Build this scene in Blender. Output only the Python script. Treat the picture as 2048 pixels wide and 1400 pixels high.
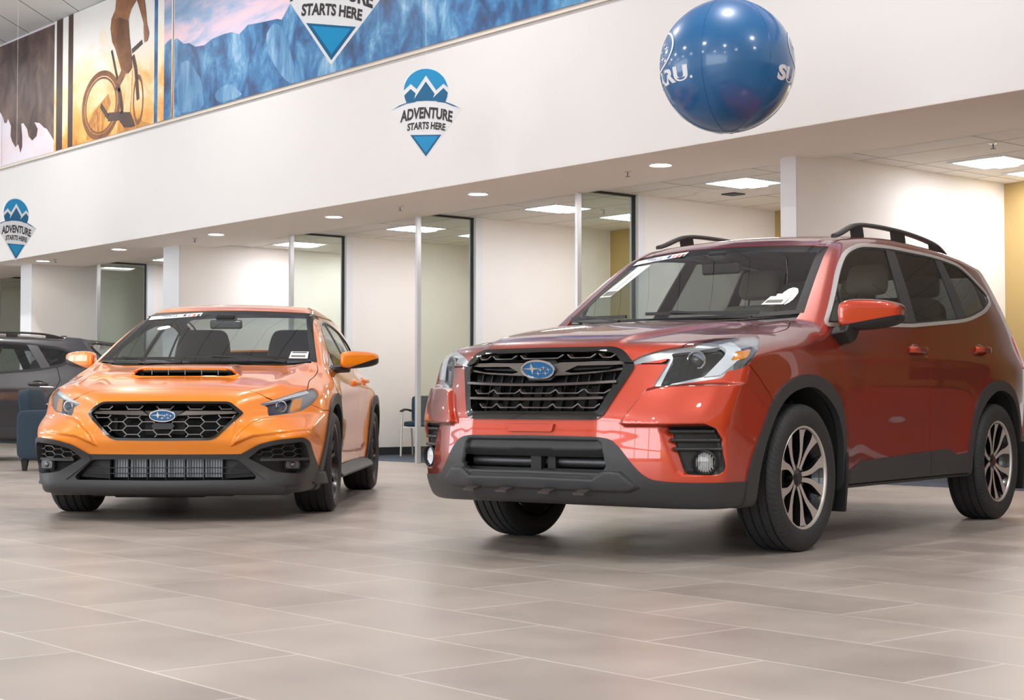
# Car showroom: red compact suv and orange sedan on a tiled floor, offices behind, a mural above.
import bpy, bmesh, math, random
import numpy as np
from mathutils import Vector, Matrix, Euler
random.seed(7); RNG = np.random.default_rng(7)
for o in list(bpy.data.objects): bpy.data.objects.remove(o)
C = bpy.context.scene
COL = C.collection
# ---------------------------------------------------------------- camera, exposure, world, large lights
cam_d = bpy.data.cameras.new('camera'); cam = bpy.data.objects.new('camera', cam_d); COL.objects.link(cam)
cam_d.sensor_width = 36.0; cam_d.lens = 36.0*3172.2/2048; cam_d.clip_end = 200
cam.location = (0, 0, 0.7063); cam.rotation_euler = (math.pi/2 + 0.033752, 0, math.pi/2 - 0.7062835)
C.camera = cam
C.view_settings.view_transform = 'Standard'; C.view_settings.look = 'None'
C.view_settings.gamma = 1.0; C.view_settings.use_curve_mapping = False
C.view_settings.exposure = 0.82
C.cycles.use_denoising = True
C.cycles.max_bounces = 9; C.cycles.transparent_max_bounces = 16; C.cycles.glossy_bounces = 5; C.cycles.diffuse_bounces = 5
C.cycles.sample_clamp_indirect = 8.0; C.cycles.caustics_reflective = False; C.cycles.caustics_refractive = False
W = bpy.data.worlds.new('world'); C.world = W; W.use_nodes = True
nt = W.node_tree; bg = nt.nodes['Background']
bg.inputs['Color'].default_value = (0.88, 0.94, 1.0, 1); bg.inputs['Strength'].default_value = 3.2
def area_light(name, loc, rot, sx, sy, power, col):
    d = bpy.data.lights.new(name, 'AREA'); d.shape = 'RECTANGLE'; d.size = sx; d.size_y = sy; d.energy = power; d.color = col
    o = bpy.data.objects.new(name, d); o.location = loc; o.rotation_euler = rot; COL.objects.link(o); return o

# ---------------------------------------------------------------- materials
def lin(c):
    """sRGB 0-255 to linear"""
    return tuple(((v/255)/12.92 if v/255 <= 0.04045 else ((v/255 + 0.055)/1.055)**2.4) for v in c)
def mat(name, rgb, rough=0.5, metal=0.0, coat=0.0, coat_rough=0.03, vary=0.06, scale=30.0, bump=0.0, bump_scale=200.0, spec=0.5, emit=0.0, trans=0.0):
    m = bpy.data.materials.new(name); m.use_nodes = True; n = m.node_tree.nodes; l = m.node_tree.links
    b = n['Principled BSDF']
    tc = n.new('ShaderNodeTexCoord'); nz = n.new('ShaderNodeTexNoise'); nz.inputs['Scale'].default_value = scale; nz.inputs['Detail'].default_value = 3
    l.new(tc.outputs['Object'], nz.inputs['Vector'])
    mx = n.new('ShaderNodeMix'); mx.data_type = 'RGBA'
    c = lin(rgb); mx.inputs[6].default_value = (*[v*(1-vary) for v in c], 1); mx.inputs[7].default_value = (*[min(1, v*(1+vary)) for v in c], 1)
    l.new(nz.outputs['Fac'], mx.inputs[0]); l.new(mx.outputs[2], b.inputs['Base Color'])
    b.inputs['Roughness'].default_value = rough; b.inputs['Metallic'].default_value = metal
    b.inputs['Coat Weight'].default_value = coat; b.inputs['Coat Roughness'].default_value = coat_rough
    b.inputs['Specular IOR Level'].default_value = spec
    if trans: b.inputs['Transmission Weight'].default_value = trans
    if emit > 0:
        b.inputs['Emission Color'].default_value = (*c, 1); b.inputs['Emission Strength'].default_value = emit
    if bump > 0:
        bn = n.new('ShaderNodeTexNoise'); bn.inputs['Scale'].default_value = bump_scale; l.new(tc.outputs['Object'], bn.inputs['Vector'])
        bp = n.new('ShaderNodeBump'); bp.inputs['Strength'].default_value = bump; bp.inputs['Distance'].default_value = 0.002
        l.new(bn.outputs['Fac'], bp.inputs['Height']); l.new(bp.outputs['Normal'], b.inputs['Normal'])
    return m
def glass(name, tint, ior=1.5, refl=1.0, haze=0.0):
    """thin pane: tinted see-through plus a fresnel mirror"""
    m = bpy.data.materials.new(name); m.use_nodes = True; n = m.node_tree.nodes; l = m.node_tree.links
    for x in list(n): n.remove(x)
    out = n.new('ShaderNodeOutputMaterial'); tr = n.new('ShaderNodeBsdfTransparent'); gl = n.new('ShaderNodeBsdfGlossy'); mx = n.new('ShaderNodeMixShader')
    tc = n.new('ShaderNodeTexCoord'); nz = n.new('ShaderNodeTexNoise'); nz.inputs['Scale'].default_value = 2.0; l.new(tc.outputs['Object'], nz.inputs['Vector'])
    cm = n.new('ShaderNodeMix'); cm.data_type = 'RGBA'; cm.inputs[6].default_value = (*[v*0.97 for v in tint], 1); cm.inputs[7].default_value = (*tint, 1)
    l.new(nz.outputs['Fac'], cm.inputs[0]); l.new(cm.outputs[2], tr.inputs['Color'])
    gl.inputs['Roughness'].default_value = 0.0
    fr = n.new('ShaderNodeLayerWeight'); fr.inputs['Blend'].default_value = 0.5     # facing: 1 - cosine, the same from both sides
    pw = n.new('ShaderNodeMath'); pw.operation = 'POWER'; pw.inputs[1].default_value = 5.0; l.new(fr.outputs['Facing'], pw.inputs[0])
    f0 = ((ior - 1)/(ior + 1))**2*2*refl
    mu = n.new('ShaderNodeMath'); mu.operation = 'MULTIPLY_ADD'; mu.inputs[1].default_value = (1 - f0)*min(refl, 1.0); mu.inputs[2].default_value = f0; mu.use_clamp = True
    l.new(pw.outputs[0], mu.inputs[0]); l.new(mu.outputs[0], mx.inputs[0]); l.new(tr.outputs[0], mx.inputs[1]); l.new(gl.outputs[0], mx.inputs[2])
    if haze > 0:
        df = n.new('ShaderNodeBsdfDiffuse'); df.inputs['Color'].default_value = (0.8, 0.82, 0.82, 1); m2 = n.new('ShaderNodeMixShader'); m2.inputs[0].default_value = haze
        l.new(mx.outputs[0], m2.inputs[1]); l.new(df.outputs[0], m2.inputs[2]); l.new(m2.outputs[0], out.inputs['Surface'])
    else: l.new(mx.outputs[0], out.inputs['Surface'])
    return m
M = {}
M['wall_white'] = mat('wall_white', (211, 209, 209), 0.85, vary=0.012, scale=3, spec=0.2)
M['wall_warm'] = mat('wall_warm', (241, 237, 234), 0.85, vary=0.015, scale=3, spec=0.2)
M['wall_olive'] = mat('wall_olive', (192, 166, 112), 0.85, vary=0.02, scale=3, spec=0.2)
M['column'] = mat('column', (232, 234, 238), 0.7, vary=0.01, scale=3, spec=0.3)
M['soffit'] = mat('soffit', (248, 241, 234), 0.8, vary=0.02, scale=3, spec=0.2)
M['alu'] = mat('alu', (200, 200, 202), 0.35, 0.7, vary=0.02)
M['gasket'] = mat('gasket', (40, 42, 44), 0.6)
M['carpet'] = mat('carpet', (62, 72, 86), 0.95, vary=0.25, scale=180)
M['base_dark'] = mat('base_dark', (44, 44, 50), 0.6)
M['black_plastic'] = mat('black_plastic', (53, 54, 56), 0.48, vary=0.04, scale=60, bump=0.12, bump_scale=700)
M['dark_plastic'] = mat('dark_plastic', (30, 30, 32), 0.5, vary=0.06)
M['gloss_black'] = mat('gloss_black', (10, 10, 12), 0.08, coat=1.0, vary=0.0)
M['frit_black'] = mat('frit_black', (14, 14, 16), 0.45, spec=0.12, vary=0.0)
M['grey_bar'] = mat('grey_bar', (92, 85, 82), 0.3, 0.5, vary=0.03)
M['void'] = mat('void', (9, 10, 12), 0.8, vary=0.1)
M['rubber'] = mat('rubber', (40, 41, 44), 0.62, vary=0.12, scale=40)
M['alloy'] = mat('alloy', (206, 200, 196), 0.35, 0.55, vary=0.02)
M['alloy_dark'] = mat('alloy_dark', (26, 26, 29), 0.25, 0.3, coat=0.5, vary=0.05)
M['chrome'] = mat('chrome', (222, 222, 224), 0.08, 1.0, vary=0.01)
M['bezel_light'] = mat('bezel_light', (190, 194, 198), 0.25, 0.6, vary=0.02)
M['bezel_grey'] = mat('bezel_grey', (158, 162, 166), 0.25, 0.6, vary=0.02)
M['silver'] = mat('silver', (214, 218, 222), 0.3, 0.35, vary=0.01)
M['satin'] = mat('satin', (214, 212, 210), 0.28, 0.6, vary=0.01)
M['steel'] = mat('steel', (120, 122, 126), 0.4, 0.9, vary=0.1)
M['seat_grey'] = mat('seat_grey', (166, 158, 146), 0.8, vary=0.1, scale=90)
M['seat_dark'] = mat('seat_dark', (66, 64, 64), 0.85, vary=0.12, scale=90)
M['trim_dark'] = mat('trim_dark', (34, 34, 36), 0.7, vary=0.08)
M['liner'] = mat('liner', (120, 118, 114), 0.85, vary=0.05)
M['emblem_blue'] = mat('emblem_blue', (0, 102, 162), 0.3, coat=0.4, vary=0.12, scale=12)
M['lamp_white'] = mat('lamp_white', (232, 238, 244), 0.3, coat=0.6, vary=0.05)
M['amber'] = mat('amber', (240, 150, 30), 0.25, coat=0.8, vary=0.06)
M['red_lens'] = mat('red_lens', (190, 60, 60), 0.12, coat=1.0, vary=0.04)
M['paper'] = mat('paper', (236, 236, 236), 0.7, vary=0.02)
M['ink'] = mat('ink', (60, 58, 62), 0.7, vary=0.02)
M['orange_ink'] = mat('orange_ink', (230, 110, 50), 0.7, vary=0.02)
M['blue_ink'] = mat('blue_ink', (40, 70, 120), 0.7, vary=0.02)
M['pink_ink'] = mat('pink_ink', (215, 150, 170), 0.7, vary=0.02)
M['sign_blue'] = mat('sign_blue', (0, 142, 200), 0.5, vary=0.02)
M['sign_navy'] = mat('sign_navy', (0, 96, 142), 0.5, vary=0.02)
M['sign_white'] = mat('sign_white', (226, 230, 236), 0.5, vary=0.01)
M['ball_blue'] = mat('ball_blue', (0, 92, 150), 0.4, coat=0.9, coat_rough=0.13, vary=0.05, scale=1.6)
M['ball_seam'] = mat('ball_seam', (20, 104, 160), 0.2, vary=0.02)
M['fabric_blue'] = mat('fabric_blue', (44, 60, 74), 0.9, vary=0.2, scale=160)
M['screen_glass'] = glass('screen_glass', (0.82, 0.88, 0.86), 1.5, 1.5)
M['tint_glass'] = glass('tint_glass', (0.26, 0.28, 0.28), 1.5, 1.5)
M['side_glass'] = glass('side_glass', (0.70, 0.76, 0.74), 1.5, 1.3)
M['lens'] = glass('lens', (0.93, 0.95, 0.97), 1.5, 1.0)
M['office_glass'] = glass('office_glass', (0.86, 0.90, 0.86), 1.45, 0.8)
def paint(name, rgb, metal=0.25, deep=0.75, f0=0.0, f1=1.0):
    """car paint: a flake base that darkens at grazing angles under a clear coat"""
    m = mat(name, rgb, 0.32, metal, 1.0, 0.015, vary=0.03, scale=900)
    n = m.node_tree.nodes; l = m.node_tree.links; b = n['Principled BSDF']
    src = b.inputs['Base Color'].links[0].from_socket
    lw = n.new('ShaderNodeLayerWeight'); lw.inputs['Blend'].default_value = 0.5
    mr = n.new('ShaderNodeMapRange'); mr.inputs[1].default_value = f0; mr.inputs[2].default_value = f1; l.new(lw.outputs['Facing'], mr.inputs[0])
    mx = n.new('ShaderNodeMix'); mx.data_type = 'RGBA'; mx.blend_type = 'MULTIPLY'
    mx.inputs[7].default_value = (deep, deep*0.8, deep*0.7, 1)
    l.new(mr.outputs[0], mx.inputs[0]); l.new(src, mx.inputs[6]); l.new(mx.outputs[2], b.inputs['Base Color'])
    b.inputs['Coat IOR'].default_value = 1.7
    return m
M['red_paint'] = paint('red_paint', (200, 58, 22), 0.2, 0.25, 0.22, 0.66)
M['orange_paint'] = paint('orange_paint', (255, 146, 4), 0.03, 0.85)
M['grey_paint'] = paint('grey_paint', (74, 74, 78), 0.5)

# ---------------------------------------------------------------- numeric helpers
def curve(xs, ys, smooth=0.0, n=1600):
    """smooth 1-D curve through points: monotone cubic, then a light gaussian blur; returns a fast vectorised function"""
    xs = np.asarray(xs, float); ys = np.asarray(ys, float)
    if xs[0] > xs[-1]:
        xs = xs[::-1]; ys = ys[::-1]
    h = np.diff(xs); d = np.diff(ys) / h
    m = np.zeros(len(xs)); m[0] = d[0]; m[-1] = d[-1]
    for i in range(1, len(xs) - 1):
        if d[i-1] * d[i] <= 0: m[i] = 0
        else:
            w1 = 2*h[i] + h[i-1]; w2 = h[i] + 2*h[i-1]
            m[i] = (w1 + w2) / (w1/d[i-1] + w2/d[i])
    gx = np.linspace(xs[0], xs[-1], n)
    k = np.clip(np.searchsorted(xs, gx) - 1, 0, len(h) - 1)
    t = (gx - xs[k]) / h[k]
    gy = ((2*t**3 - 3*t**2 + 1) * ys[k] + (t**3 - 2*t**2 + t) * h[k] * m[k]
          + (-2*t**3 + 3*t**2) * ys[k+1] + (t**3 - t**2) * h[k] * m[k+1])
    if smooth > 0:
        step = gx[1] - gx[0]; r = int(3 * smooth / step) + 1
        kern = np.exp(-0.5 * (np.arange(-r, r+1) * step / smooth)**2); kern /= kern.sum()
        lo = gy[0] + (gy[1]-gy[0]) * np.arange(-r, 0); hi = gy[-1] + (gy[-1]-gy[-2]) * np.arange(1, r+1)
        gy = np.convolve(np.concatenate([lo, gy, hi]), kern, mode='valid')
    s0 = (gy[1]-gy[0])/(gx[1]-gx[0]); s1 = (gy[-1]-gy[-2])/(gx[1]-gx[0])
    def f(x):
        y = np.interp(x, gx, gy)
        y = y + np.minimum(x - gx[0], 0) * s0 + np.maximum(x - gx[-1], 0) * s1
        return y
    return f
def smax(a, b, k):
    h = np.maximum(k - np.abs(a - b), 0.0) / k
    return np.maximum(a, b) + h*h*k*0.25
def smin(a, b, k): return -smax(-a, -b, k)
def sstep(a, b, x):
    t = np.clip((x - a) / (b - a), 0, 1); return t*t*(3 - 2*t)
def sdf(poly, u, v, r=0.0):
    """signed distance to a polygon, positive inside; r rounds its convex corners"""
    P = np.asarray(poly, float); u = np.asarray(u, float); v = np.asarray(v, float)
    d2 = np.full(u.shape, 1e9); inside = np.zeros(u.shape, bool)
    for i in range(len(P)):
        a = P[i]; b = P[(i+1) % len(P)]; e = b - a
        wu = u - a[0]; wv = v - a[1]
        t = np.clip((wu*e[0] + wv*e[1]) / (e @ e + 1e-18), 0, 1)
        d2 = np.minimum(d2, (wu - t*e[0])**2 + (wv - t*e[1])**2)
        c = (a[1] > v) != (b[1] > v)
        with np.errstate(divide='ignore', invalid='ignore'):
            xi = a[0] + (v - a[1]) * e[0] / (e[1] if e[1] != 0 else 1e-18)
        inside ^= c & (u < xi)
    d = np.sqrt(d2)
    return np.where(inside, d, -d)
def chaikin(poly, n=2, closed=True):
    """round the corners of an outline"""
    P = [np.asarray(p, float) for p in poly]
    for _ in range(n):
        Q = []
        m = len(P)
        for i in range(m if closed else m - 1):
            a = P[i]; b = P[(i+1) % m]
            Q += [a*0.75 + b*0.25, a*0.25 + b*0.75]
        if not closed: Q = [P[0]] + Q + [P[-1]]
        P = Q
    return np.array(P)
def fillet(poly, r, seg=3):
    """polygon with its corners cut by short arcs; r is one radius or one per corner"""
    P = [np.asarray(p, float) for p in poly]; m = len(P); out = []
    for i in range(m):
        ri = r[i] if hasattr(r, '__len__') else r
        p = P[i]; a = P[i-1] - p; b = P[(i+1) % m] - p
        la = np.linalg.norm(a); lb = np.linalg.norm(b); k = min(ri, la*0.45, lb*0.45)
        if k <= 1e-6: out.append(p); continue
        q0 = p + a/la*k; q1 = p + b/lb*k
        for s in range(seg + 1):
            t = s/seg; out.append((1-t)**2*q0 + 2*t*(1-t)*p + t*t*q1)
    return np.array(out)
# ---------------------------------------------------------------- surfaces from a distance field
def surface_half(field, lo, hi, h):
    """closed surface of field=0 for y>=0 as (V, N, T); the y=0 seam lies exactly on the plane"""
    nx = int((hi[0]-lo[0])/h) + 2; nz = int((hi[2]-lo[2])/h) + 2; ny = int(hi[1]/h) + 3
    X = lo[0] + h*np.arange(nx); Y = -h/2 + h*np.arange(ny); Z = lo[2] + h*np.arange(nz)
    B = 4
    bx = np.arange(0, nx, B); by = np.arange(0, ny, B); bz = np.arange(0, nz, B)
    cx, cy, cz = np.meshgrid(X[0] + h*(bx + B/2), Y[0] + h*(by + B/2), Z[0] + h*(bz + B/2), indexing='ij')
    fc = field(cx.ravel(), np.abs(cy).ravel(), cz.ravel()).reshape(cx.shape)
    near = np.abs(fc) < h*B*1.75
    val = np.repeat(np.repeat(np.repeat(np.where(fc > 0, 1.0, -1.0), B, 0), B, 1), B, 2)[:nx, :ny, :nz].copy()
    mask = np.repeat(np.repeat(np.repeat(near, B, 0), B, 1), B, 2)[:nx, :ny, :nz]
    ii, jj, kk = np.nonzero(mask)
    val[ii, jj, kk] = field(X[ii], np.abs(Y[jj]), Z[kk])
    neg = val < 0
    c = np.zeros((nx-1, ny-1, nz-1), np.int8)
    for dx in (0, 1):
        for dy in (0, 1):
            for dz in (0, 1):
                c += neg[dx:nx-1+dx, dy:ny-1+dy, dz:nz-1+dz]
    act = (c > 0) & (c < 8)
    ai, aj, ak = np.nonzero(act)
    idx = -np.ones(act.shape, np.int64); idx[ai, aj, ak] = np.arange(len(ai))
    S = np.zeros((len(ai), 3)); W = np.zeros(len(ai))
    cor = [(0,0,0),(1,0,0),(0,1,0),(1,1,0),(0,0,1),(1,0,1),(0,1,1),(1,1,1)]
    for a in range(8):
        for b in range(a+1, 8):
            if sum(abs(p-q) for p, q in zip(cor[a], cor[b])) != 1: continue
            va = val[ai+cor[a][0], aj+cor[a][1], ak+cor[a][2]]; vb = val[ai+cor[b][0], aj+cor[b][1], ak+cor[b][2]]
            m = (va < 0) != (vb < 0)
            t = np.where(m, va / np.where(m, va - vb, 1), 0)
            p = np.array(cor[a]) + t[:, None]*(np.array(cor[b]) - np.array(cor[a]))
            S += p*m[:, None]; W += m
    V = np.stack([X[ai], Y[aj], Z[ak]], 1) + h*S/W[:, None]
    quads = []
    for ax in range(3):
        o = [a for a in range(3) if a != ax]
        sl0 = [slice(0, n) for n in val.shape]; sl1 = [slice(0, n) for n in val.shape]
        sl0[ax] = slice(0, -1); sl1[ax] = slice(1, None)
        ch = neg[tuple(sl0)] != neg[tuple(sl1)]
        e = np.argwhere(ch)
        e = e[(e[:, o[0]] > 0) & (e[:, o[1]] > 0) & (e[:, o[0]] < val.shape[o[0]]-1) & (e[:, o[1]] < val.shape[o[1]]-1)]
        def at(d0, d1):
            q = e.copy(); q[:, o[0]] += d0; q[:, o[1]] += d1
            return idx[q[:, 0], q[:, 1], q[:, 2]]
        Q = np.stack([at(-1, -1), at(0, -1), at(0, 0), at(-1, 0)], 1)
        s = neg[e[:, 0], e[:, 1], e[:, 2]]
        if ax == 1: s = ~s
        Q = np.where(s[:, None], Q, Q[:, ::-1])
        quads.append(Q[(Q >= 0).all(1)])
    Q = np.concatenate(quads)
    seam = aj == 0
    V[seam, 1] = 0
    for it in range(4):
        f0, g = field_grad(field, V)
        st = (f0 / np.maximum((g*g).sum(1), 0.2))[:, None] * g
        ln = np.linalg.norm(st, axis=1, keepdims=True)
        V -= st * np.minimum(1, 0.6*h/np.maximum(ln, 1e-9))
        V[seam, 1] = 0
    f0, g = field_grad(field, V)
    g[seam, 1] = 0
    N = g / np.maximum(np.linalg.norm(g, axis=1, keepdims=True), 1e-9)
    d1 = np.linalg.norm(V[Q[:, 0]] - V[Q[:, 2]], axis=1); d2 = np.linalg.norm(V[Q[:, 1]] - V[Q[:, 3]], axis=1)
    a = d1 <= d2
    T = np.concatenate([Q[a][:, [0, 1, 2]], Q[a][:, [0, 2, 3]], Q[~a][:, [0, 1, 3]], Q[~a][:, [1, 2, 3]]])
    return V, N, T
def field_grad(field, V, e=0.0015):
    x, y, z = V[:, 0], V[:, 1], V[:, 2]
    f0 = field(x, np.abs(y), z)
    gx = (field(x+e, np.abs(y), z) - field(x-e, np.abs(y), z)) / (2*e)
    gy = (field(x, np.abs(y+e), z) - field(x, np.abs(y-e), z)) / (2*e)
    gz = (field(x, np.abs(y), z+e) - field(x, np.abs(y), z-e)) / (2*e)
    return f0, np.stack([gx, gy, gz], 1)
class Skin:
    """a surface split into named panels by the zero lines of outline functions"""
    def __init__(s, V, N, T):
        s.V, s.N, s.T = V, N, T; s.R = np.zeros(len(T), np.int32); s.names = ['body']
    def rid(s, name):
        if name not in s.names: s.names.append(name)
        return s.names.index(name)
    def cut(s, g, src=None):
        """split triangles of the given panels along g(V,N)=0; returns per-triangle inside flags"""
        gv = g(s.V, s.N); gv = np.where(np.abs(gv) < 2e-4, 0.0, gv)
        sel = np.ones(len(s.T), bool) if src is None else np.isin(s.R, [s.rid(n) for n in src])
        G = gv[s.T]
        mix = sel & (G.max(1) > 0) & (G.min(1) < 0)
        t = s.T[mix]; r = s.R[mix]; Gm = G[mix]
        keepT = s.T[~mix]; keepR = s.R[~mix]
        keepIn = (G[~mix].sum(1) > 0) & sel[~mix]
        if len(t) == 0: return keepIn
        E = np.concatenate([t[:, [0, 1]], t[:, [1, 2]], t[:, [2, 0]]]); Es = np.sort(E, 1)
        ga, gb = gv[Es[:, 0]], gv[Es[:, 1]]; cr = ga*gb < 0
        ue, inv = np.unique(Es[cr], axis=0, return_inverse=True); inv = inv.ravel()
        tt = gv[ue[:, 0]] / (gv[ue[:, 0]] - gv[ue[:, 1]])
        nv = s.V[ue[:, 0]] + tt[:, None]*(s.V[ue[:, 1]] - s.V[ue[:, 0]])
        nn = s.N[ue[:, 0]] + tt[:, None]*(s.N[ue[:, 1]] - s.N[ue[:, 0]])
        nn /= np.maximum(np.linalg.norm(nn, axis=1, keepdims=True), 1e-9)
        base = len(s.V); eid = -np.ones(len(E), np.int64); eid[cr] = base + inv
        m = len(t); e0, e1, e2 = eid[:m], eid[m:2*m], eid[2*m:]
        outT, outR, outI = [keepT], [keepR], [keepIn]
        ncr = (e0 >= 0).astype(int) + (e1 >= 0) + (e2 >= 0)
        for k in range(3):
            # rotate so that the lone vertex is t[:,k]: edges (k,k+1) and (k+2,k) are cut
            ea = (e0, e1, e2)[k]; eb = (e0, e1, e2)[(k+1) % 3]; ec = (e0, e1, e2)[(k+2) % 3]
            q = (ncr == 2) & (ea >= 0) & (ec >= 0)
            a, b, c = t[q, k], t[q, (k+1) % 3], t[q, (k+2) % 3]
            ia = Gm[q, k] > 0
            outT += [np.stack([a, ea[q], ec[q]], 1), np.stack([ea[q], b, c], 1), np.stack([ea[q], c, ec[q]], 1)]
            outR += [r[q]]*3; outI += [ia, ~ia, ~ia]
            q = (ncr == 1) & (eb >= 0)          # vertex k lies on the line, the opposite edge is cut
            a, b, c = t[q, k], t[q, (k+1) % 3], t[q, (k+2) % 3]
            ib = Gm[q, (k+1) % 3] > 0
            outT += [np.stack([a, b, eb[q]], 1), np.stack([a, eb[q], c], 1)]
            outR += [r[q]]*2; outI += [ib, ~ib]
        s.V = np.concatenate([s.V, nv]); s.N = np.concatenate([s.N, nn])
        s.T = np.concatenate(outT); s.R = np.concatenate(outR)
        return np.concatenate(outI)
    def assign(s, name, g, src=('body',)):
        i = s.rid(name); ins = s.cut(g, src); s.R[ins] = i
    def refine(s, field, g, levels):
        """put mesh edges along a crease and settle the vertices back on the surface"""
        for lv in levels: s.cut(lambda V, N: g(V, N) - lv)
        seam = np.abs(s.V[:, 1]) < 1e-6
        k = np.nonzero((s.V[:, 0] > 0.35) & (s.N[:, 0] > 0.25))[0]      # slide along the length of the car only
        x, y, z = s.V[k, 0].copy(), np.abs(s.V[k, 1]), s.V[k, 2]; e = 0.0008
        for it in range(5):
            f0 = field(x, y, z); fx = (field(x + e, y, z) - field(x - e, y, z))/(2*e)
            x = x - np.clip(f0/np.maximum(fx, 0.2), -0.006, 0.006)
        s.V[k, 0] = x
        f0, gr = field_grad(field, s.V, 0.0012); gr[seam, 1] = 0
        s.N = gr/np.maximum(np.linalg.norm(gr, axis=1, keepdims=True), 1e-9)
    def gap(s, d, w=0.003, src=('body',), lim=None):
        """open a seam of half width w along d=0"""
        s.cut(d, src)
        s.assign('seam', (lambda V, N: w - np.abs(d(V, N))) if lim is None else (lambda V, N: np.minimum(w - np.abs(d(V, N)), lim(V, N))), src)
    def panel(s, name, offset=0.0, skirt=0.014, mirror=True, side=0):
        """(V, N, T) of a panel with its rim turned inward; side keeps only one half: 1 is left"""
        T = s.T[s.R == s.rid(name)]
        if len(T) == 0: return None
        u, inv = np.unique(T, return_inverse=True); T = inv.reshape(-1, 3)
        N = s.N[u]; V = s.V[u] + N*offset
        E = np.concatenate([T[:, [0, 1]], T[:, [1, 2]], T[:, [2, 0]]]); key = np.sort(E, 1)
        _, fi, cnt = np.unique(key, axis=0, return_index=True, return_counts=True)
        B = E[fi[cnt == 1]]
        B = B[~((np.abs(V[B[:, 0], 1]) < 1e-6) & (np.abs(V[B[:, 1], 1]) < 1e-6))] if mirror else B
        if skirt > 0 and len(B):
            ub, ib = np.unique(B, return_inverse=True); ib = ib.reshape(-1, 2); n = len(V)
            ed = V[B[:, 1]] - V[B[:, 0]]
            nrm = np.cross(ed, N[B[:, 0]]); nv = np.zeros((len(ub), 3))
            for k in (0, 1): np.add.at(nv, ib[:, k], nrm)
            nv /= np.maximum(np.linalg.norm(nv, axis=1, keepdims=True), 1e-9)
            V = np.concatenate([V, V[ub], V[ub] - N[ub]*skirt]); N = np.concatenate([N, nv, nv])
            a, b = ib[:, 0] + n, ib[:, 1] + n; m = len(ub)
            T = np.concatenate([T, np.stack([b, a, a + m], 1), np.stack([b, a + m, b + m], 1)])
        if side == -1:
            V = V*[1, -1, 1]; N = N*[1, -1, 1]; T = T[:, ::-1]
        elif side == 0 and mirror:
            n = len(V); seam = np.abs(V[:, 1]) < 1e-6
            mp = np.where(seam, np.arange(n), np.arange(n) + n)
            V = np.concatenate([V, V*[1, -1, 1]]); N = np.concatenate([N, N*[1, -1, 1]])
            T = np.concatenate([T, mp[T][:, ::-1]])
        return V, N, T

# ---------------------------------------------------------------- object helpers
def link(o, parent=None):
    COL.objects.link(o)
    if parent is not None: o.parent = parent
    return o
def empty(name, loc, rz, label, cat, group=None):
    o = bpy.data.objects.new(name, None); o.empty_display_size = 0.1; link(o)
    o.location = loc; o.rotation_euler = (0, 0, rz); o['label'] = label; o['category'] = cat
    if group: o['group'] = group
    return o
def tag(o, label, cat, group=None):
    o['label'] = label; o['category'] = cat
    if group: o['group'] = group
    return o
def mesh_np(name, V, T, m, parent=None, N=None, smooth=True):
    """one mesh object from arrays (faces all of one size); N gives exact vertex normals"""
    V = np.ascontiguousarray(V, np.float32); T = np.ascontiguousarray(T, np.int32); k = T.shape[1]
    me = bpy.data.meshes.new(name); me.vertices.add(len(V)); me.vertices.foreach_set('co', V.ravel())
    me.loops.add(T.size); me.loops.foreach_set('vertex_index', T.ravel())
    me.polygons.add(len(T)); me.polygons.foreach_set('loop_start', np.arange(0, T.size, k, dtype=np.int32))
    me.polygons.foreach_set('use_smooth', np.full(len(T), smooth))
    me.update(calc_edges=True); me.validate()
    if N is not None and len(me.vertices) == len(N): me.normals_split_custom_set_from_vertices(np.asarray(N, np.float32))
    me.materials.append(m)
    return link(bpy.data.objects.new(name, me), parent)
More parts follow.
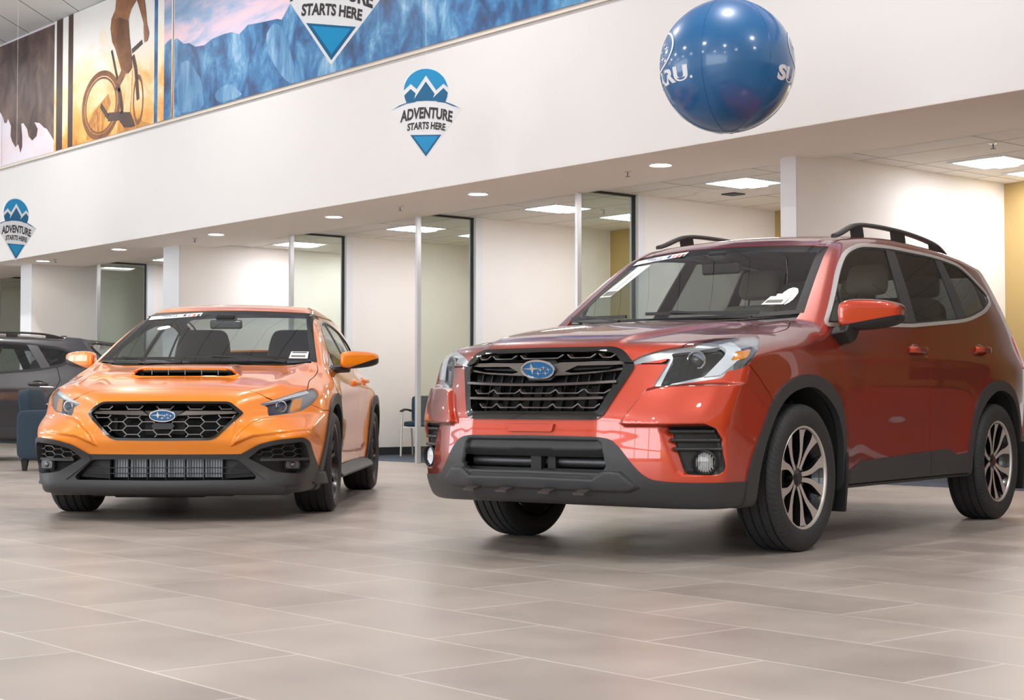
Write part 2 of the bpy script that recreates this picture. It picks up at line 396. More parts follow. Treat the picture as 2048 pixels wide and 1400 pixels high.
class MB:
    """collects simple solids, then links them as one mesh"""
    def __init__(s): s.v = []; s.f = []
    def add(s, V, F):
        b = len(s.v); s.v += [tuple(map(float, p)) for p in V]; s.f += [tuple(int(i) + b for i in f) for f in F]; return s
    def box(s, lo, hi, rot=None, at=(0, 0, 0)):
        x0, y0, z0 = lo; x1, y1, z1 = hi
        V = [(x0,y0,z0),(x1,y0,z0),(x1,y1,z0),(x0,y1,z0),(x0,y0,z1),(x1,y0,z1),(x1,y1,z1),(x0,y1,z1)]
        if rot is not None: V = [tuple(rot @ Vector(p) + Vector(at)) for p in V]
        return s.add(V, [(0,3,2,1),(4,5,6,7),(0,1,5,4),(1,2,6,5),(2,3,7,6),(3,0,4,7)])
    def prism(s, poly, a, b, fn=None):
        """outline (u,v) extruded from depth a to b; fn(u,v,w) places the points"""
        fn = fn or (lambda u, v, w: (u, v, w)); n = len(poly)
        V = [fn(u, v, a) for u, v in poly] + [fn(u, v, b) for u, v in poly]
        F = [tuple(range(n))[::-1], tuple(range(n, 2*n))] + [(i, (i+1) % n, n + (i+1) % n, n + i) for i in range(n)]
        return s.add(V, F)
    def lathe(s, prof, seg=48, fn=None, a0=0.0, a1=2*math.pi, close=False):
        """profile (r, h) turned about the h axis; fn(x, y, h) places the points"""
        fn = fn or (lambda x, y, h: (x, y, h)); full = abs(a1 - a0 - 2*math.pi) < 1e-6
        k = seg if full else seg + 1; n = len(prof); V = []
        for i in range(k):
            a = a0 + (a1 - a0)*i/seg
            V += [fn(r*math.cos(a), r*math.sin(a), h) for r, h in prof]
        F = []
        for i in range(seg):
            j = (i+1) % k
            for q in range(n if close else n - 1):
                w = (q+1) % n
                F.append((i*n + q, j*n + q, j*n + w, i*n + w))
        return s.add(V, F)
    def tube(s, pts, r, seg=8, caps=True):
        P = [Vector(p) for p in pts]; n = len(P); V = []; F = []
        up = Vector((0, 0, 1))
        for i in range(n):
            t = (P[min(i+1, n-1)] - P[max(i-1, 0)]).normalized()
            a = t.cross(up)
            if a.length < 1e-3: a = t.cross(Vector((1, 0, 0)))
            a.normalize(); b = a.cross(t)
            ri = r[i] if hasattr(r, '__len__') else r
            V += [P[i] + (a*math.cos(2*math.pi*k/seg) + b*math.sin(2*math.pi*k/seg))*ri for k in range(seg)]
        for i in range(n-1):
            for k in range(seg):
                k2 = (k+1) % seg; F.append((i*seg + k, i*seg + k2, (i+1)*seg + k2, (i+1)*seg + k))
        if caps: F += [tuple(range(seg))[::-1], tuple(range((n-1)*seg, n*seg))]
        return s.add(V, F)
    def sweep(s, prof, pts, ups=None, closed=False, caps=True):
        """closed section (a,b) carried along points; a runs sideways, b along the up direction"""
        P = [Vector(p) for p in pts]; n = len(P); m = len(prof); V = []; F = []
        for i in range(n):
            if closed: t = (P[(i+1) % n] - P[i-1]).normalized()
            else: t = (P[min(i+1, n-1)] - P[max(i-1, 0)]).normalized()
            u = Vector(ups[i] if ups is not None else (0, 0, 1)); a = t.cross(u).normalized(); b = a.cross(t)
            V += [P[i] + a*pa + b*pb for pa, pb in prof]
        for i in range(n if closed else n-1):
            j = (i+1) % n
            for k in range(m):
                k2 = (k+1) % m; F.append((i*m + k, i*m + k2, j*m + k2, j*m + k))
        if caps and not closed: F += [tuple(range(m))[::-1], tuple(range((n-1)*m, n*m))]
        return s.add(V, F)
    def ball(s, c, r, seg=16, rings=8):
        r = r if hasattr(r, '__len__') else (r, r, r)
        V = []; F = []
        for i in range(rings+1):
            th = math.pi*i/rings
            for k in range(seg):
                ph = 2*math.pi*k/seg
                V.append((c[0] + r[0]*math.sin(th)*math.cos(ph), c[1] + r[1]*math.sin(th)*math.sin(ph), c[2] + r[2]*math.cos(th)))
        for i in range(rings):
            for k in range(seg):
                k2 = (k+1) % seg; F.append((i*seg + k, (i+1)*seg + k, (i+1)*seg + k2, i*seg + k2))
        return s.add(V, F)
    def build(s, name, m, parent=None, bevel=0.0, smooth=35, seg=2, subd=0, loc=None, rot=None):
        me = bpy.data.meshes.new(name); me.from_pydata(s.v, [], s.f)
        bm = bmesh.new(); bm.from_mesh(me)
        bmesh.ops.remove_doubles(bm, verts=bm.verts, dist=1e-6); bmesh.ops.recalc_face_normals(bm, faces=bm.faces)
        bm.to_mesh(me); bm.free()
        me.materials.append(m)
        if smooth:
            me.polygons.foreach_set('use_smooth', np.ones(len(me.polygons), bool)); me.set_sharp_from_angle(angle=math.radians(smooth))
        o = link(bpy.data.objects.new(name, me), parent)
        if loc is not None: o.location = loc
        if rot is not None: o.rotation_euler = rot
        if bevel > 0:
            b = o.modifiers.new('bevel', 'BEVEL'); b.width = bevel; b.segments = seg; b.limit_method = 'ANGLE'; b.angle_limit = math.radians(30); b.harden_normals = True
        if subd:
            q = o.modifiers.new('subd', 'SUBSURF'); q.levels = subd; q.render_levels = subd
        return o
def struct(name, mb, m, **k):
    o = mb.build(name, m, **k); o['kind'] = 'structure'; return o
def copy_tree(o, parent=None):
    c = o.copy(); COL.objects.link(c)
    if parent is not None: c.parent = parent
    for ch in list(o.children): copy_tree(ch, c)
    return c
def text_mesh(body, size, font=None, shear=0.0, offset=0.0, space=1.0):
    """outline letters as a flat mesh: (V, F) with the text centred on x"""
    cu = bpy.data.curves.new('letters', 'FONT'); cu.body = body; cu.size = size; cu.align_x = 'CENTER'; cu.shear = shear; cu.offset = offset
    cu.space_character = space; cu.resolution_u = 4
    o = bpy.data.objects.new('letters', cu); COL.objects.link(o)
    bpy.context.view_layer.update()
    me = bpy.data.meshes.new_from_object(o.evaluated_get(bpy.context.evaluated_depsgraph_get()))
    V = [tuple(v.co) for v in me.vertices]; F = [tuple(p.vertices) for p in me.polygons]
    bpy.data.objects.remove(o); bpy.data.curves.remove(cu); bpy.data.meshes.remove(me)
    return V, F

# ---------------------------------------------------------------- red compact suv: body surface
CHEEK = [(0.557, 0.765), (0.474, 0.621), (0.49, 0.612), (0.62, 0.611), (0.795, 0.615), (0.830, 0.596), (0.850, 0.546), (0.860, 0.43), (0.855, 0.36), (1.1, 0.36), (1.1, 0.80), (0.62, 0.785)]
SKIDP = [(-0.2, 0.372), (0.348, 0.366), (0.402, 0.403), (0.474, 0.400), (0.545, 0.336), (0.50, 0.318), (-0.2, 0.322)]
INTP = [(-0.2, 0.547), (0.362, 0.546), (0.382, 0.530), (0.408, 0.425), (0.390, 0.402), (0.368, 0.393), (-0.2, 0.400)]
POCKET = [(0.620, 0.606), (0.806, 0.610), (0.828, 0.592), (0.845, 0.546), (0.853, 0.43), (0.848, 0.402), (0.830, 0.386), (0.710, 0.388), (0.690, 0.404)]
def make_suv_field():
    # widest half width along the car, and how the side falls inward with height (0 at the shoulder)
    plan = curve([-3.62, -3.5, -3.3, -3.0, -2.67, -2.2, -1.4, -0.6, -0.2, 0.15, 0.40, 0.55, 0.70, 0.80, 0.90],
                 [0.70, 0.775, 0.838, 0.878, 0.890, 0.889, 0.889, 0.888, 0.888, 0.889, 0.890, 0.887, 0.872, 0.848, 0.80], 0.04)
    low = curve([0.15, 0.25, 0.33, 0.42, 0.55, 0.70, 0.82, 0.92, 1.02, 1.12, 1.25],
                [0.070, 0.042, 0.030, 0.022, 0.012, 0.004, 0.000, 0.000, 0.006, 0.027, 0.085], 0.025)
    # greenhouse side: half width at the belt line and the lean of the glass
    gb = curve([-3.4, -3.1, -2.7, -2.2, -1.4, -0.8, -0.45, -0.2, 0.1, 0.5], [0.76, 0.805, 0.838, 0.852, 0.856, 0.848, 0.840, 0.838, 0.88, 1.0], 0.05)
    lean = curve([0.85, 1.0, 1.10, 1.25, 1.40, 1.55, 1.62, 1.75], [-0.15, -0.045, 0.0, 0.044, 0.094, 0.152, 0.186, 0.27], 0.02)
    nose = curve([0.15, 0.22, 0.29, 0.36, 0.45, 0.55, 0.64, 0.72, 0.80, 0.87, 0.95, 1.05],
                 [0.84, 0.93, 0.990, 1.018, 1.026, 1.018, 1.008, 0.985, 0.955, 0.932, 0.903, 0.85], 0.012)
    hood0 = curve([-0.45, -0.2, -0.05, 0.1, 0.25, 0.42, 0.6, 0.75, 0.85, 0.92, 1.05], [1.133, 1.122, 1.114, 1.104, 1.090, 1.067, 1.039, 1.012, 0.991, 0.970, 0.90], 0.03)
    hoody = curve([0.0, 0.25, 0.45, 0.60, 0.70, 0.78, 0.86, 0.95], [0.0, -0.004, -0.013, -0.026, -0.039, -0.056, -0.088, -0.14], 0.03)
    roof0 = curve([-3.45, -3.1, -2.7, -2.2, -1.7, -1.35, -1.1, -0.95, -0.8, -0.6], [1.565, 1.618, 1.658, 1.682, 1.688, 1.670, 1.645, 1.618, 1.578, 1.515], 0.05)
    roofy = curve([0.0, 0.25, 0.45, 0.58, 0.66, 0.75], [0.0, -0.006, -0.016, -0.028, -0.038, -0.058], 0.03)
    wind = curve([-1.3, -1.0, -0.78, -0.5, -0.2, 0.1], [1.862, 1.690, 1.556, 1.378, 1.176, 0.965], 0.03)
    tail = curve([0.2, 0.35, 0.5, 0.7, 0.9, 1.05, 1.25, 1.45, 1.58, 1.70],
                 [-3.48, -3.575, -3.605, -3.60, -3.565, -3.52, -3.43, -3.31, -3.20, -3.06], 0.03)
    under = curve([-3.7, -3.3, -2.9, -2.2, -0.5, 0.4, 0.75, 1.05], [0.40, 0.34, 0.27, 0.285, 0.285, 0.25, 0.24, 0.265], 0.05)
    def field(x, y, z):
        lowz = low(z)
        W = plan(x) - lowz
        # fender and rear-quarter swell around the wheels
        for cx in (0.0, -2.67):
            r = np.sqrt((x - cx)**2 + (z - 0.345)**2)
            W = W + 0.013*np.exp(-((r - 0.46)/0.13)**2)
        # hollow of the lower doors and the rise above the sill
        dm = sstep(-0.35, -1.2, x)*sstep(-2.5, -1.7, x)
        W = W - 0.010*dm*np.exp(-((z - 0.56)/0.13)**2)
        # crease at handle height
        zc = 0.965 + (-0.02)*(x + 1.4)*0.5
        W = W + 0.006*np.exp(-((z - zc)/0.035)**2)*sstep(0.1, -0.4, x)*sstep(-3.2, -2.7, x)
        side_l = y - W
        side_g = y - (gb(x) - lean(z))
        side = np.where(z > 0.86, smax(side_l, side_g, 0.05), side_l)
        side = side/np.sqrt(1 + (0.40*sstep(1.0, 1.3, z))**2)
        # front
        pl = 0.012*(y/0.4)**2 + 0.82*np.maximum(y - 0.34, 0)**2 + 0.25*np.maximum(z - 0.62, 0)*np.clip(y - 0.3, 0, 0.3)
        d = sdf(CHEEK, y, z)
        pl = pl + (0.008 - 0.034*sstep(-0.012, 0.008, d))*sstep(0.3, 0.5, x)*sstep(0.34, 0.42, y)
        d = sdf(POCKET, y, z)
        pl = pl + 0.045*sstep(-0.004, 0.030, d)*sstep(0.3, 0.5, x)
        far = sstep(0.5, 0.7, x)
        pl = pl - 0.022*sstep(-0.006, 0.007, sdf(SKIDP, y, z))*far
        pl = pl + far*sstep(-0.003, 0.009, sdf(INTP, y, z))*(0.020 + 1.1*np.maximum(0.503 - z, 0))
        front = (x - nose(z) + pl)/np.sqrt(1 + (0.36*sstep(0.5, 0.8, z))**2 + (2.2*np.maximum(y - 0.55, 0))**2)
        # hood, screen, roof
        cr = np.clip((0.92 - x)/0.9, 0, 1)
        hood = hood0(x + 0.16*np.maximum(y - 0.2, 0)**2) + hoody(y)
        yc = 0.36 + 0.20*cr                      # raised centre bounded by two creases
        hood = hood + 0.020*sstep(0.030, -0.030, y - yc)*sstep(0.95, 0.7, x)
        hood = hood + 0.035*sstep(0.15, -0.25, x)*sstep(0.5, 0.72, y)
        ws = wind(x + 0.30*y**2) - 0.02*y**2
        rf = roof0(x + 0.12*y**2) + roofy(y)
        rf = rf - 0.010*sstep(0.50, 0.515, y)*sstep(0.585, 0.57, y)
        dt = smax(z - ws, 0*z - 9, 0.01)/np.sqrt(1 + 0.30)
        top = smin(smax((z - hood)/1.02, 0*z - 9, 0.01), np.where(x < 0.3, dt, 9.0), 0.02)
        top = smax(top, z - rf, 0.05)
        rear = (tail(z) - x + 0.03*(y/0.5)**2 + 0.6*np.maximum(y - 0.55, 0)**2)/np.sqrt(1 + (0.55*sstep(1.0, 1.4, z))**2)
        f = smax(side, front, 0.05)
        f = smax(f, top, 0.045)
        f = smax(f, rear, 0.07)
        f = smax(f, (under(x) - z), 0.03)
        return f
    return field

# ---------------------------------------------------------------- shared car parts
def surf_x(field, y, z, x0=0.3, x1=1.3, n=34):
    """foremost point of the surface at (y,z): bisection along x"""
    y = np.abs(np.asarray(y, float)); z = np.asarray(z, float); a = np.full(y.shape, x0); b = np.full(y.shape, x1)
    for _ in range(n):
        m = (a + b)/2; i = field(m, y, z) < 0; a = np.where(i, m, a); b = np.where(i, b, m)
    return (a + b)/2
def surf_y(field, x, z, n=34):
    x = np.asarray(x, float); z = np.asarray(z, float); a = np.full(x.shape, 0.2); b = np.full(x.shape, 1.2)
    for _ in range(n):
        m = (a + b)/2; i = field(x, m, z) < 0; a = np.where(i, m, a); b = np.where(i, b, m)
    return (a + b)/2
def surf_z(field, x, y, n=34):
    x = np.asarray(x, float); y = np.abs(np.asarray(y, float)); a = np.full(x.shape, 0.5); b = np.full(x.shape, 2.0)
    for _ in range(n):
        m = (a + b)/2; i = field(x, y, m) < 0; a = np.where(i, m, a); b = np.where(i, b, m)
    return (a + b)/2
def g_side(poly, ymin=0.45):
    return lambda V, N: np.minimum(sdf(poly, V[:, 0], V[:, 2]), np.abs(V[:, 1]) - ymin)
def g_front(poly, xmin=0.3):
    return lambda V, N: np.minimum(sdf(poly, np.abs(V[:, 1]), V[:, 2]), V[:, 0] - xmin)
def g_top(poly, zmin=0.85):
    return lambda V, N: np.minimum(sdf(poly, V[:, 0], np.abs(V[:, 1])), V[:, 2] - zmin)
def polyline_d(pts, u, v):
    """signed distance to an open line (left of its direction positive)"""
    P = np.asarray(pts, float); best = np.full(u.shape, 1e9); sg = np.ones(u.shape)
    for i in range(len(P)-1):
        a, b = P[i], P[i+1]; e = b - a; t = ((u - a[0])*e[0] + (v - a[1])*e[1])/(e @ e)
        t = np.clip(t, -1e3 if i == 0 else 0, 1e3 if i == len(P)-2 else 1)
        dx = u - a[0] - t*e[0]; dy = v - a[1] - t*e[1]; d = np.hypot(dx, dy)
        s = np.sign(e[0]*(v - a[1]) - e[1]*(u - a[0])); m = d < best; best = np.where(m, d, best); sg = np.where(m, s, sg)
    return best*sg
def put(sk, region, name, m, parent, offset=0.0, skirt=0.014, sides=(0,)):
    """link a panel; sides (1,-1) gives a left and a right object of their own"""
    out = []
    for sd in sides:
        r = sk.panel(region, offset, skirt, mirror=(sd == 0), side=sd)
        if r is None: continue
        V, N, T = r; out.append(mesh_np(name, V, T, m, parent, N))
    return out
def tyre_mb(R, width, rim, grooves=4):
    w = width/2; rr = rim + 0.006
    prof = [(rr - 0.012, -w*0.80), (rr, -w*0.88), (rr + 0.012, -w*0.94), (rr + (R-rr)*0.35, -w*1.02), (rr + (R-rr)*0.6, -w*1.01), (R - 0.020, -w*0.93), (R - 0.007, -w*0.84), (R - 0.002, -w*0.74)]
    xs = np.linspace(-0.62, 0.62, grooves)*w
    for gx in xs: prof += [(R, gx - 0.0052), (R - 0.0085, gx - 0.0042), (R - 0.0085, gx + 0.0042), (R, gx + 0.0052)]
    return prof + [(r, -h) for r, h in prof[:8][::-1]]
def rubber_mat():
    """tyre rubber with fine radial cuts across the tread shoulders and raised rings on the sidewall"""
    m = mat('tyre_rubber', (44, 45, 48), 0.6, vary=0.1, scale=30)
    n = m.node_tree.nodes; l = m.node_tree.links; b = n['Principled BSDF']; tc = n['Texture Coordinate']
    sp = n.new('ShaderNodeSeparateXYZ'); l.new(tc.outputs['Object'], sp.inputs[0])
    at = n.new('ShaderNodeMath'); at.operation = 'ARCTAN2'; l.new(sp.outputs['Z'], at.inputs[0]); l.new(sp.outputs['X'], at.inputs[1])
    sk = n.new('ShaderNodeMath'); sk.operation = 'MULTIPLY_ADD'; sk.inputs[1].default_value = 2.2; l.new(sp.outputs['Y'], sk.inputs[0]); l.new(at.outputs[0], sk.inputs[2])
    ms = n.new('ShaderNodeMath'); ms.operation = 'MULTIPLY'; ms.inputs[1].default_value = 78; l.new(sk.outputs[0], ms.inputs[0])
    sn = n.new('ShaderNodeMath'); sn.operation = 'SINE'; l.new(ms.outputs[0], sn.inputs[0])
    gt = n.new('ShaderNodeMapRange'); gt.inputs[1].default_value = 0.72; gt.inputs[2].default_value = 0.92; l.new(sn.outputs[0], gt.inputs[0])
    # only on the tread: radius above a limit
    vl = n.new('ShaderNodeVectorMath'); vl.operation = 'LENGTH'; cb = n.new('ShaderNodeCombineXYZ'); l.new(sp.outputs['X'], cb.inputs[0]); l.new(sp.outputs['Z'], cb.inputs[2]); l.new(cb.outputs[0], vl.inputs[0])
    th = n.new('ShaderNodeMath'); th.operation = 'GREATER_THAN'; th.inputs[1].default_value = 0.318; l.new(vl.outputs['Value'], th.inputs[0])
    mu = n.new('ShaderNodeMath'); mu.operation = 'MULTIPLY'; l.new(gt.outputs[0], mu.inputs[0]); l.new(th.outputs[0], mu.inputs[1])
    bp = n.new('ShaderNodeBump'); bp.inputs['Strength'].default_value = 0.8; bp.inputs['Distance'].default_value = 0.004; bp.invert = True
    l.new(mu.outputs[0], bp.inputs['Height']); l.new(bp.outputs['Normal'], b.inputs['Normal'])
    return m
M['tyre'] = rubber_mat()
def two_tone(o, m2, axis, thr=0.6):
    """faces not looking along the axis take the second material"""
    o.data.materials.append(m2); a = Vector(axis)
    for p in o.data.polygons:
        if p.normal.dot(a) < thr: p.material_index = 1
def make_wheel(car, x, y, R, width, rim, spin, style, steer=0.0):
    """wheel part (the rim barrel) with tyre, spokes, cap and brake disc under it"""
    s = 1 if y > 0 else -1; w = width/2
    A = lambda p, q, h: (p, h*s, q)
    rb = MB().lathe([(rim - 0.002, -w*0.86), (rim + 0.008, -w*0.90), (rim + 0.010, -w*0.84), (rim - 0.010, -w*0.80), (rim - 0.016, -w*0.6), (rim - 0.045, -w*0.3), (rim - 0.045, w*0.3), (rim - 0.022, w*0.62), (rim - 0.014, w*0.80)], 64, A)
    o = rb.build('wheel', M['alloy_dark'], car, loc=(x, y, R), rot=(0, 0, steer))
    MB().lathe([(rim - 0.009, w*0.78), (rim - 0.005, w*0.86), (rim + 0.003, w*0.89), (rim + 0.006, w*0.86), (rim + 0.003, w*0.80)], 72, A).build('rim_lip', M['alloy'] if style == 'suv' else M['alloy_dark'], o)
    MB().lathe(tyre_mb(R, width, rim), 96, A).build('tyre', M['tyre'], o, smooth=40)
    MB().lathe([(0.0, -0.035), (0.135, -0.035), (0.142, -0.03), (0.142, -0.015), (0.06, -0.012), (0.06, 0.02), (0.0, 0.02)], 40, A).build('brake_disc', M['steel'], o)
    MB().box((-0.04, -0.05, -0.055), (0.04, 0.03, 0.055), Matrix.Rotation(0.3, 3, 'Y'), (-0.10, -0.01*s, 0.04)).build('brake_caliper', M['steel'], o, bevel=0.01)
    face = w*0.62
    def dish(r): return face + (0.022 if style == 'suv' else 0.012)*(r/rim)**2 - 0.012*math.exp(-(r/0.07)**2)
    n = 5
    for k in range(n):
        a0 = spin + k*2*math.pi/n
        sp = MB()
        for sg in (-1, 1):
            st = [0.042, 0.07, 0.10, 0.13, 0.16, 0.19, rim - 0.026, rim - 0.010]
            off = [0.012, 0.015, 0.019, 0.027, 0.040, 0.055, 0.066, 0.070] if style == 'suv' else [0.012, 0.014, 0.018, 0.024, 0.032, 0.040, 0.047, 0.050]
            hw = [0.0105, 0.0110, 0.0120, 0.0135, 0.0155, 0.019, 0.025, 0.034] if style == 'suv' else [0.009, 0.009, 0.0095, 0.010, 0.011, 0.012, 0.014, 0.016]
            ca, sa_ = math.cos(a0), math.sin(a0); L = []; Rr = []
            for r, c, h in zip(st, off, hw):
                for lst, q_ in ((L, sg*c - h), (Rr, sg*c + h)):
                    al = math.sqrt(max(r*r - q_*q_, 1e-6)); lst.append((al*ca - q_*sa_, al*sa_ + q_*ca, r))
            q = L + Rr[::-1]; m = len(q); d = 0.030
            V = [A(px, pz, dish(pr)) for px, pz, pr in q] + [A(px, pz, dish(pr) - d) for px, pz, pr in q]
            k6 = len(st); F = []
            for i in range(k6 - 1):
                F.append((i, i+1, m-2-i, m-1-i)); F.append((m+i, m+m-1-i, m+m-2-i, m+i+1))
            for i in range(m): F.append((i, m+i, m+(i+1) % m, (i+1) % m))
            sp.add(V, F)
        b = sp.build('spoke', M['alloy'] if style == 'suv' else M['steel'], o, smooth=0)
        two_tone(b, M['alloy_dark'], (0, s, 0), 0.75)
    MB().lathe([(0.0, face + 0.004), (0.026, face + 0.004), (0.031, face), (0.062, face - 0.016), (0.066, face - 0.04)], 32, A).build('hub_cap', M['alloy_dark'], o)
    nb = MB()
    for k in range(5):
        a = spin + (k + 0.5)*2*math.pi/5
        c = (0.056*math.cos(a), 0.056*math.sin(a)); nb.lathe([(0.0, face - 0.004), (0.009, face - 0.004), (0.011, face - 0.03)], 6, lambda p, q, h, c=c: A(p + c[0], q + c[1], h))
    nb.build('lug_nut', M['dark_plastic'], o)
    MB().lathe([(rim - 0.052, -0.03), (0.03, -0.05)], 48, A).build('barrel_back', M['trim_dark'], o)
    MB().lathe([(rim - 0.052, -0.028), (rim - 0.046, -w*0.3), (rim - 0.017, -w*0.6), (rim - 0.011, -w*0.82)], 56, A).build('rim_back', M['grey_bar'], o)
    return o
def soft_box(name, m, parent, c, size, r=0.04, taper=1.0, tilt=0.0, bulge=0.0, puff=0.0):
    """upholstered block: rounded box narrowing towards the top, leaning about the y axis"""
    V = []; n = 7; sx, sy, sz = [v/2 for v in size]
    bm = bmesh.new(); bmesh.ops.create_cube(bm, size=2.0); bmesh.ops.subdivide_edges(bm, edges=bm.edges, cuts=5, use_grid_fill=True)
    rr = r
    for v in bm.verts:
        p = Vector(v.co); q = Vector((p.x*sx, p.y*sy, p.z*sz))
        k = Vector((max(-sx+rr, min(sx-rr, q.x)), max(-sy+rr, min(sy-rr, q.y)), max(-sz+rr, min(sz-rr, q.z))))
        d = q - k
        if d.length > 1e-6: q = k + d.normalized()*min(rr, d.length) if d.length > rr else q
        t = (q.z/sz + 1)/2; f = 1 + (taper - 1)*t
        q.y *= f
        q.x += puff*(1 - (q.y/sy)**2)*(1 - (q.z/sz)**2)*(1 if p.x > 0 else -0.4)
        v.co = q
    me = bpy.data.meshes.new(name); bm.to_mesh(me); bm.free(); me.materials.append(m)
    me.polygons.foreach_set('use_smooth', np.ones(len(me.polygons), bool))
    o = link(bpy.data.objects.new(name, me), parent); o.location = c; o.rotation_euler = (0, tilt, 0)
    q = o.modifiers.new('subd', 'SUBSURF'); q.levels = 1; q.render_levels = 1
    return o
def make_seat(car, x, y, z, m, head=True, back_h=0.62):
    """front seat: cushion, leaning backrest and headrest on two posts"""
    o = soft_box('seat', m, car, (x, y, z), (0.52, 0.50, 0.16), 0.06, 0.96, -0.12, 0, 0.0)
    b = soft_box('backrest', m, o, (-0.33, 0, back_h/2 + 0.03), (0.17, 0.50, back_h), 0.07, 0.80, -0.32, 0, 0.02)
    if head:
        soft_box('headrest', m, o, (-0.50, 0, back_h + 0.17), (0.11, 0.27, 0.19), 0.05, 0.86, -0.22, 0, 0.01)
        MB().tube([(-0.47, -0.06, back_h - 0.04), (-0.49, -0.06, back_h + 0.12)], 0.007).tube([(-0.47, 0.06, back_h - 0.04), (-0.49, 0.06, back_h + 0.12)], 0.007).build('headrest_post', M['chrome'], o)
    return o
def make_steering(car, x, y, z, m=None):
    a = math.radians(62)
    A = lambda p, q, h: (x - q*math.cos(a) - h*math.sin(a)*1.0, y + p, z + q*math.sin(a) - h*math.cos(a)*1.0)
    rim = []
    o = MB().lathe([(0.185 + 0.016*math.cos(t), 0.016*math.sin(t)) for t in np.linspace(0, 2*math.pi, 9)[:-1]], 36, A, close=True).build('steering_wheel', M['trim_dark'], car)
    MB().prism([(-0.18, -0.02), (-0.06, -0.05), (0.06, -0.05), (0.18, -0.02), (0.18, 0.02), (0.06, 0.05), (-0.06, 0.05), (-0.18, 0.02)], -0.012, 0.02, A).build('wheel_spoke', M['trim_dark'], o, bevel=0.006)
    return o
def emblem(parent, c, hw, hh, tilt, m_field=None, scale_stars=1.0):
    """oval badge: chrome ring, blue field, one large and five small four-pointed stars"""
    ct, st = math.cos(tilt), math.sin(tilt)
    A = lambda u, v, w: (c[0] + w*ct - v*st, c[1] + u, c[2] + v*ct + w*st)      # u to the car's left, v up, w forward
    k = 48
    E = lambda r1, r2: [(r1*math.cos(2*math.pi*i/k), r2*math.sin(2*math.pi*i/k)) for i in range(k)]
    o = MB().prism(E(hw*0.93, hh*0.90), -0.012, 0.003, A).build('emblem', m_field or M['emblem_blue'], parent)
    rg = MB(); sec = [(0.0055*math.cos(t), 0.0055*math.sin(t)) for t in np.linspace(0, 2*math.pi, 7)[:-1]]
    rg.sweep([(a*1.0, b) for a, b in sec], [A(p, q, 0.004) for p, q in E(hw*0.95, hh*0.93)], [(ct, 0, st)]*k, closed=True)
    rg.build('emblem_ring', M['chrome'], o)
    # seen from the front the big star sits on the viewer's left, that is at the car's right (negative u)
    stars = [(-0.34, 0.12, 0.46, 0.62), (0.36, 0.22, 0.20, 0.26), (0.62, 0.02, 0.20, 0.26), (0.16, 0.00, 0.20, 0.26), (-0.02, -0.38, 0.22, 0.28), (0.42, -0.36, 0.22, 0.28)]
    for i, (u, v, a, b) in enumerate(stars):
        P = []
        for q in range(8):
            t = q*math.pi/4; r = 1.0 if q % 2 == 0 else 0.20
            P.append((hw*(u + a*r*math.cos(t)*(1.35 if i == 0 else 1.0)), hh*(v + b*r*math.sin(t))))
        MB().prism(P, 0.002, 0.006, A).build('star', M['chrome'], o, smooth=0)
    return o
def make_mirror(car, c, s, paintm, size=(0.105, 0.125, 0.068), sweep=0.75, split=0.35):
    """door mirror: painted cap over a black lower half, on a stalk; s is 1 for the left side"""
    nu, nv = 40, 24; V = []; 
    for i in range(nu):
        for j in range(nv + 1):
            a = 2*math.pi*i/nu; b = math.pi*j/nv
            pw = lambda q, e: math.copysign(abs(q)**e, q)
            e = 0.50
            py = pw(math.cos(b), 0.62); rad = pw(math.sin(b), 0.42)
            px = rad*pw(math.cos(a), e); pz = rad*pw(math.sin(a), e)
            ty = (py + 1)/2                                   # 0 inner end, 1 outer end
            sz = 1.0 - 0.30*ty**2; px2 = px*(1 - 0.35*ty) if px > 0 else px*0.55
            V.append((px2*size[0] - sweep*py*size[1]*0.9, py*size[1], pz*size[2]*sz + 0.012*ty))
    V = np.array(V); T = []
    for i in range(nu):
        i2 = (i+1) % nu
        for j in range(nv):
            a, b, c_, d = i*(nv+1)+j, i2*(nv+1)+j, i2*(nv+1)+j+1, i*(nv+1)+j+1
            T += [(a, b, c_), (a, c_, d)]
    T = np.array(T)
    fn = np.cross(V[T[:, 1]] - V[T[:, 0]], V[T[:, 2]] - V[T[:, 0]]); N = np.zeros_like(V)
    for k in range(3): np.add.at(N, T[:, k], fn)
    # merge the poles and the doubled normals
    N /= np.maximum(np.linalg.norm(N, axis=1, keepdims=True), 1e-12)
    if (N*V).sum() < 0: N = -N; T = T[:, ::-1]
    m = Skin(V, N, T)
    m.assign('lower', lambda V, N: -(V[:, 2] + 0.018 - split*np.maximum(V[:, 1], -0.2)*1.0 + 0.012))
    m.assign('glass', lambda V, N: np.minimum(-0.030 - (V[:, 0] + sweep*0.9*V[:, 1]), 0.055 - np.abs(V[:, 2])), ('body', 'lower'))
    out = None
    for reg, nm, mm in (('body', 'mirror', paintm), ('lower', 'mirror_base', M['dark_plastic']), ('glass', 'mirror_glass', M['chrome'])):
        r = m.panel(reg, 0, 0.004, mirror=False, side=1 if s > 0 else -1)
        if r is None: continue
        v, n, t = r
        o = mesh_np(nm, v + np.array([c[0], c[1]*s, c[2]]), t, mm, out if out else car, n); out = out or o
    return out

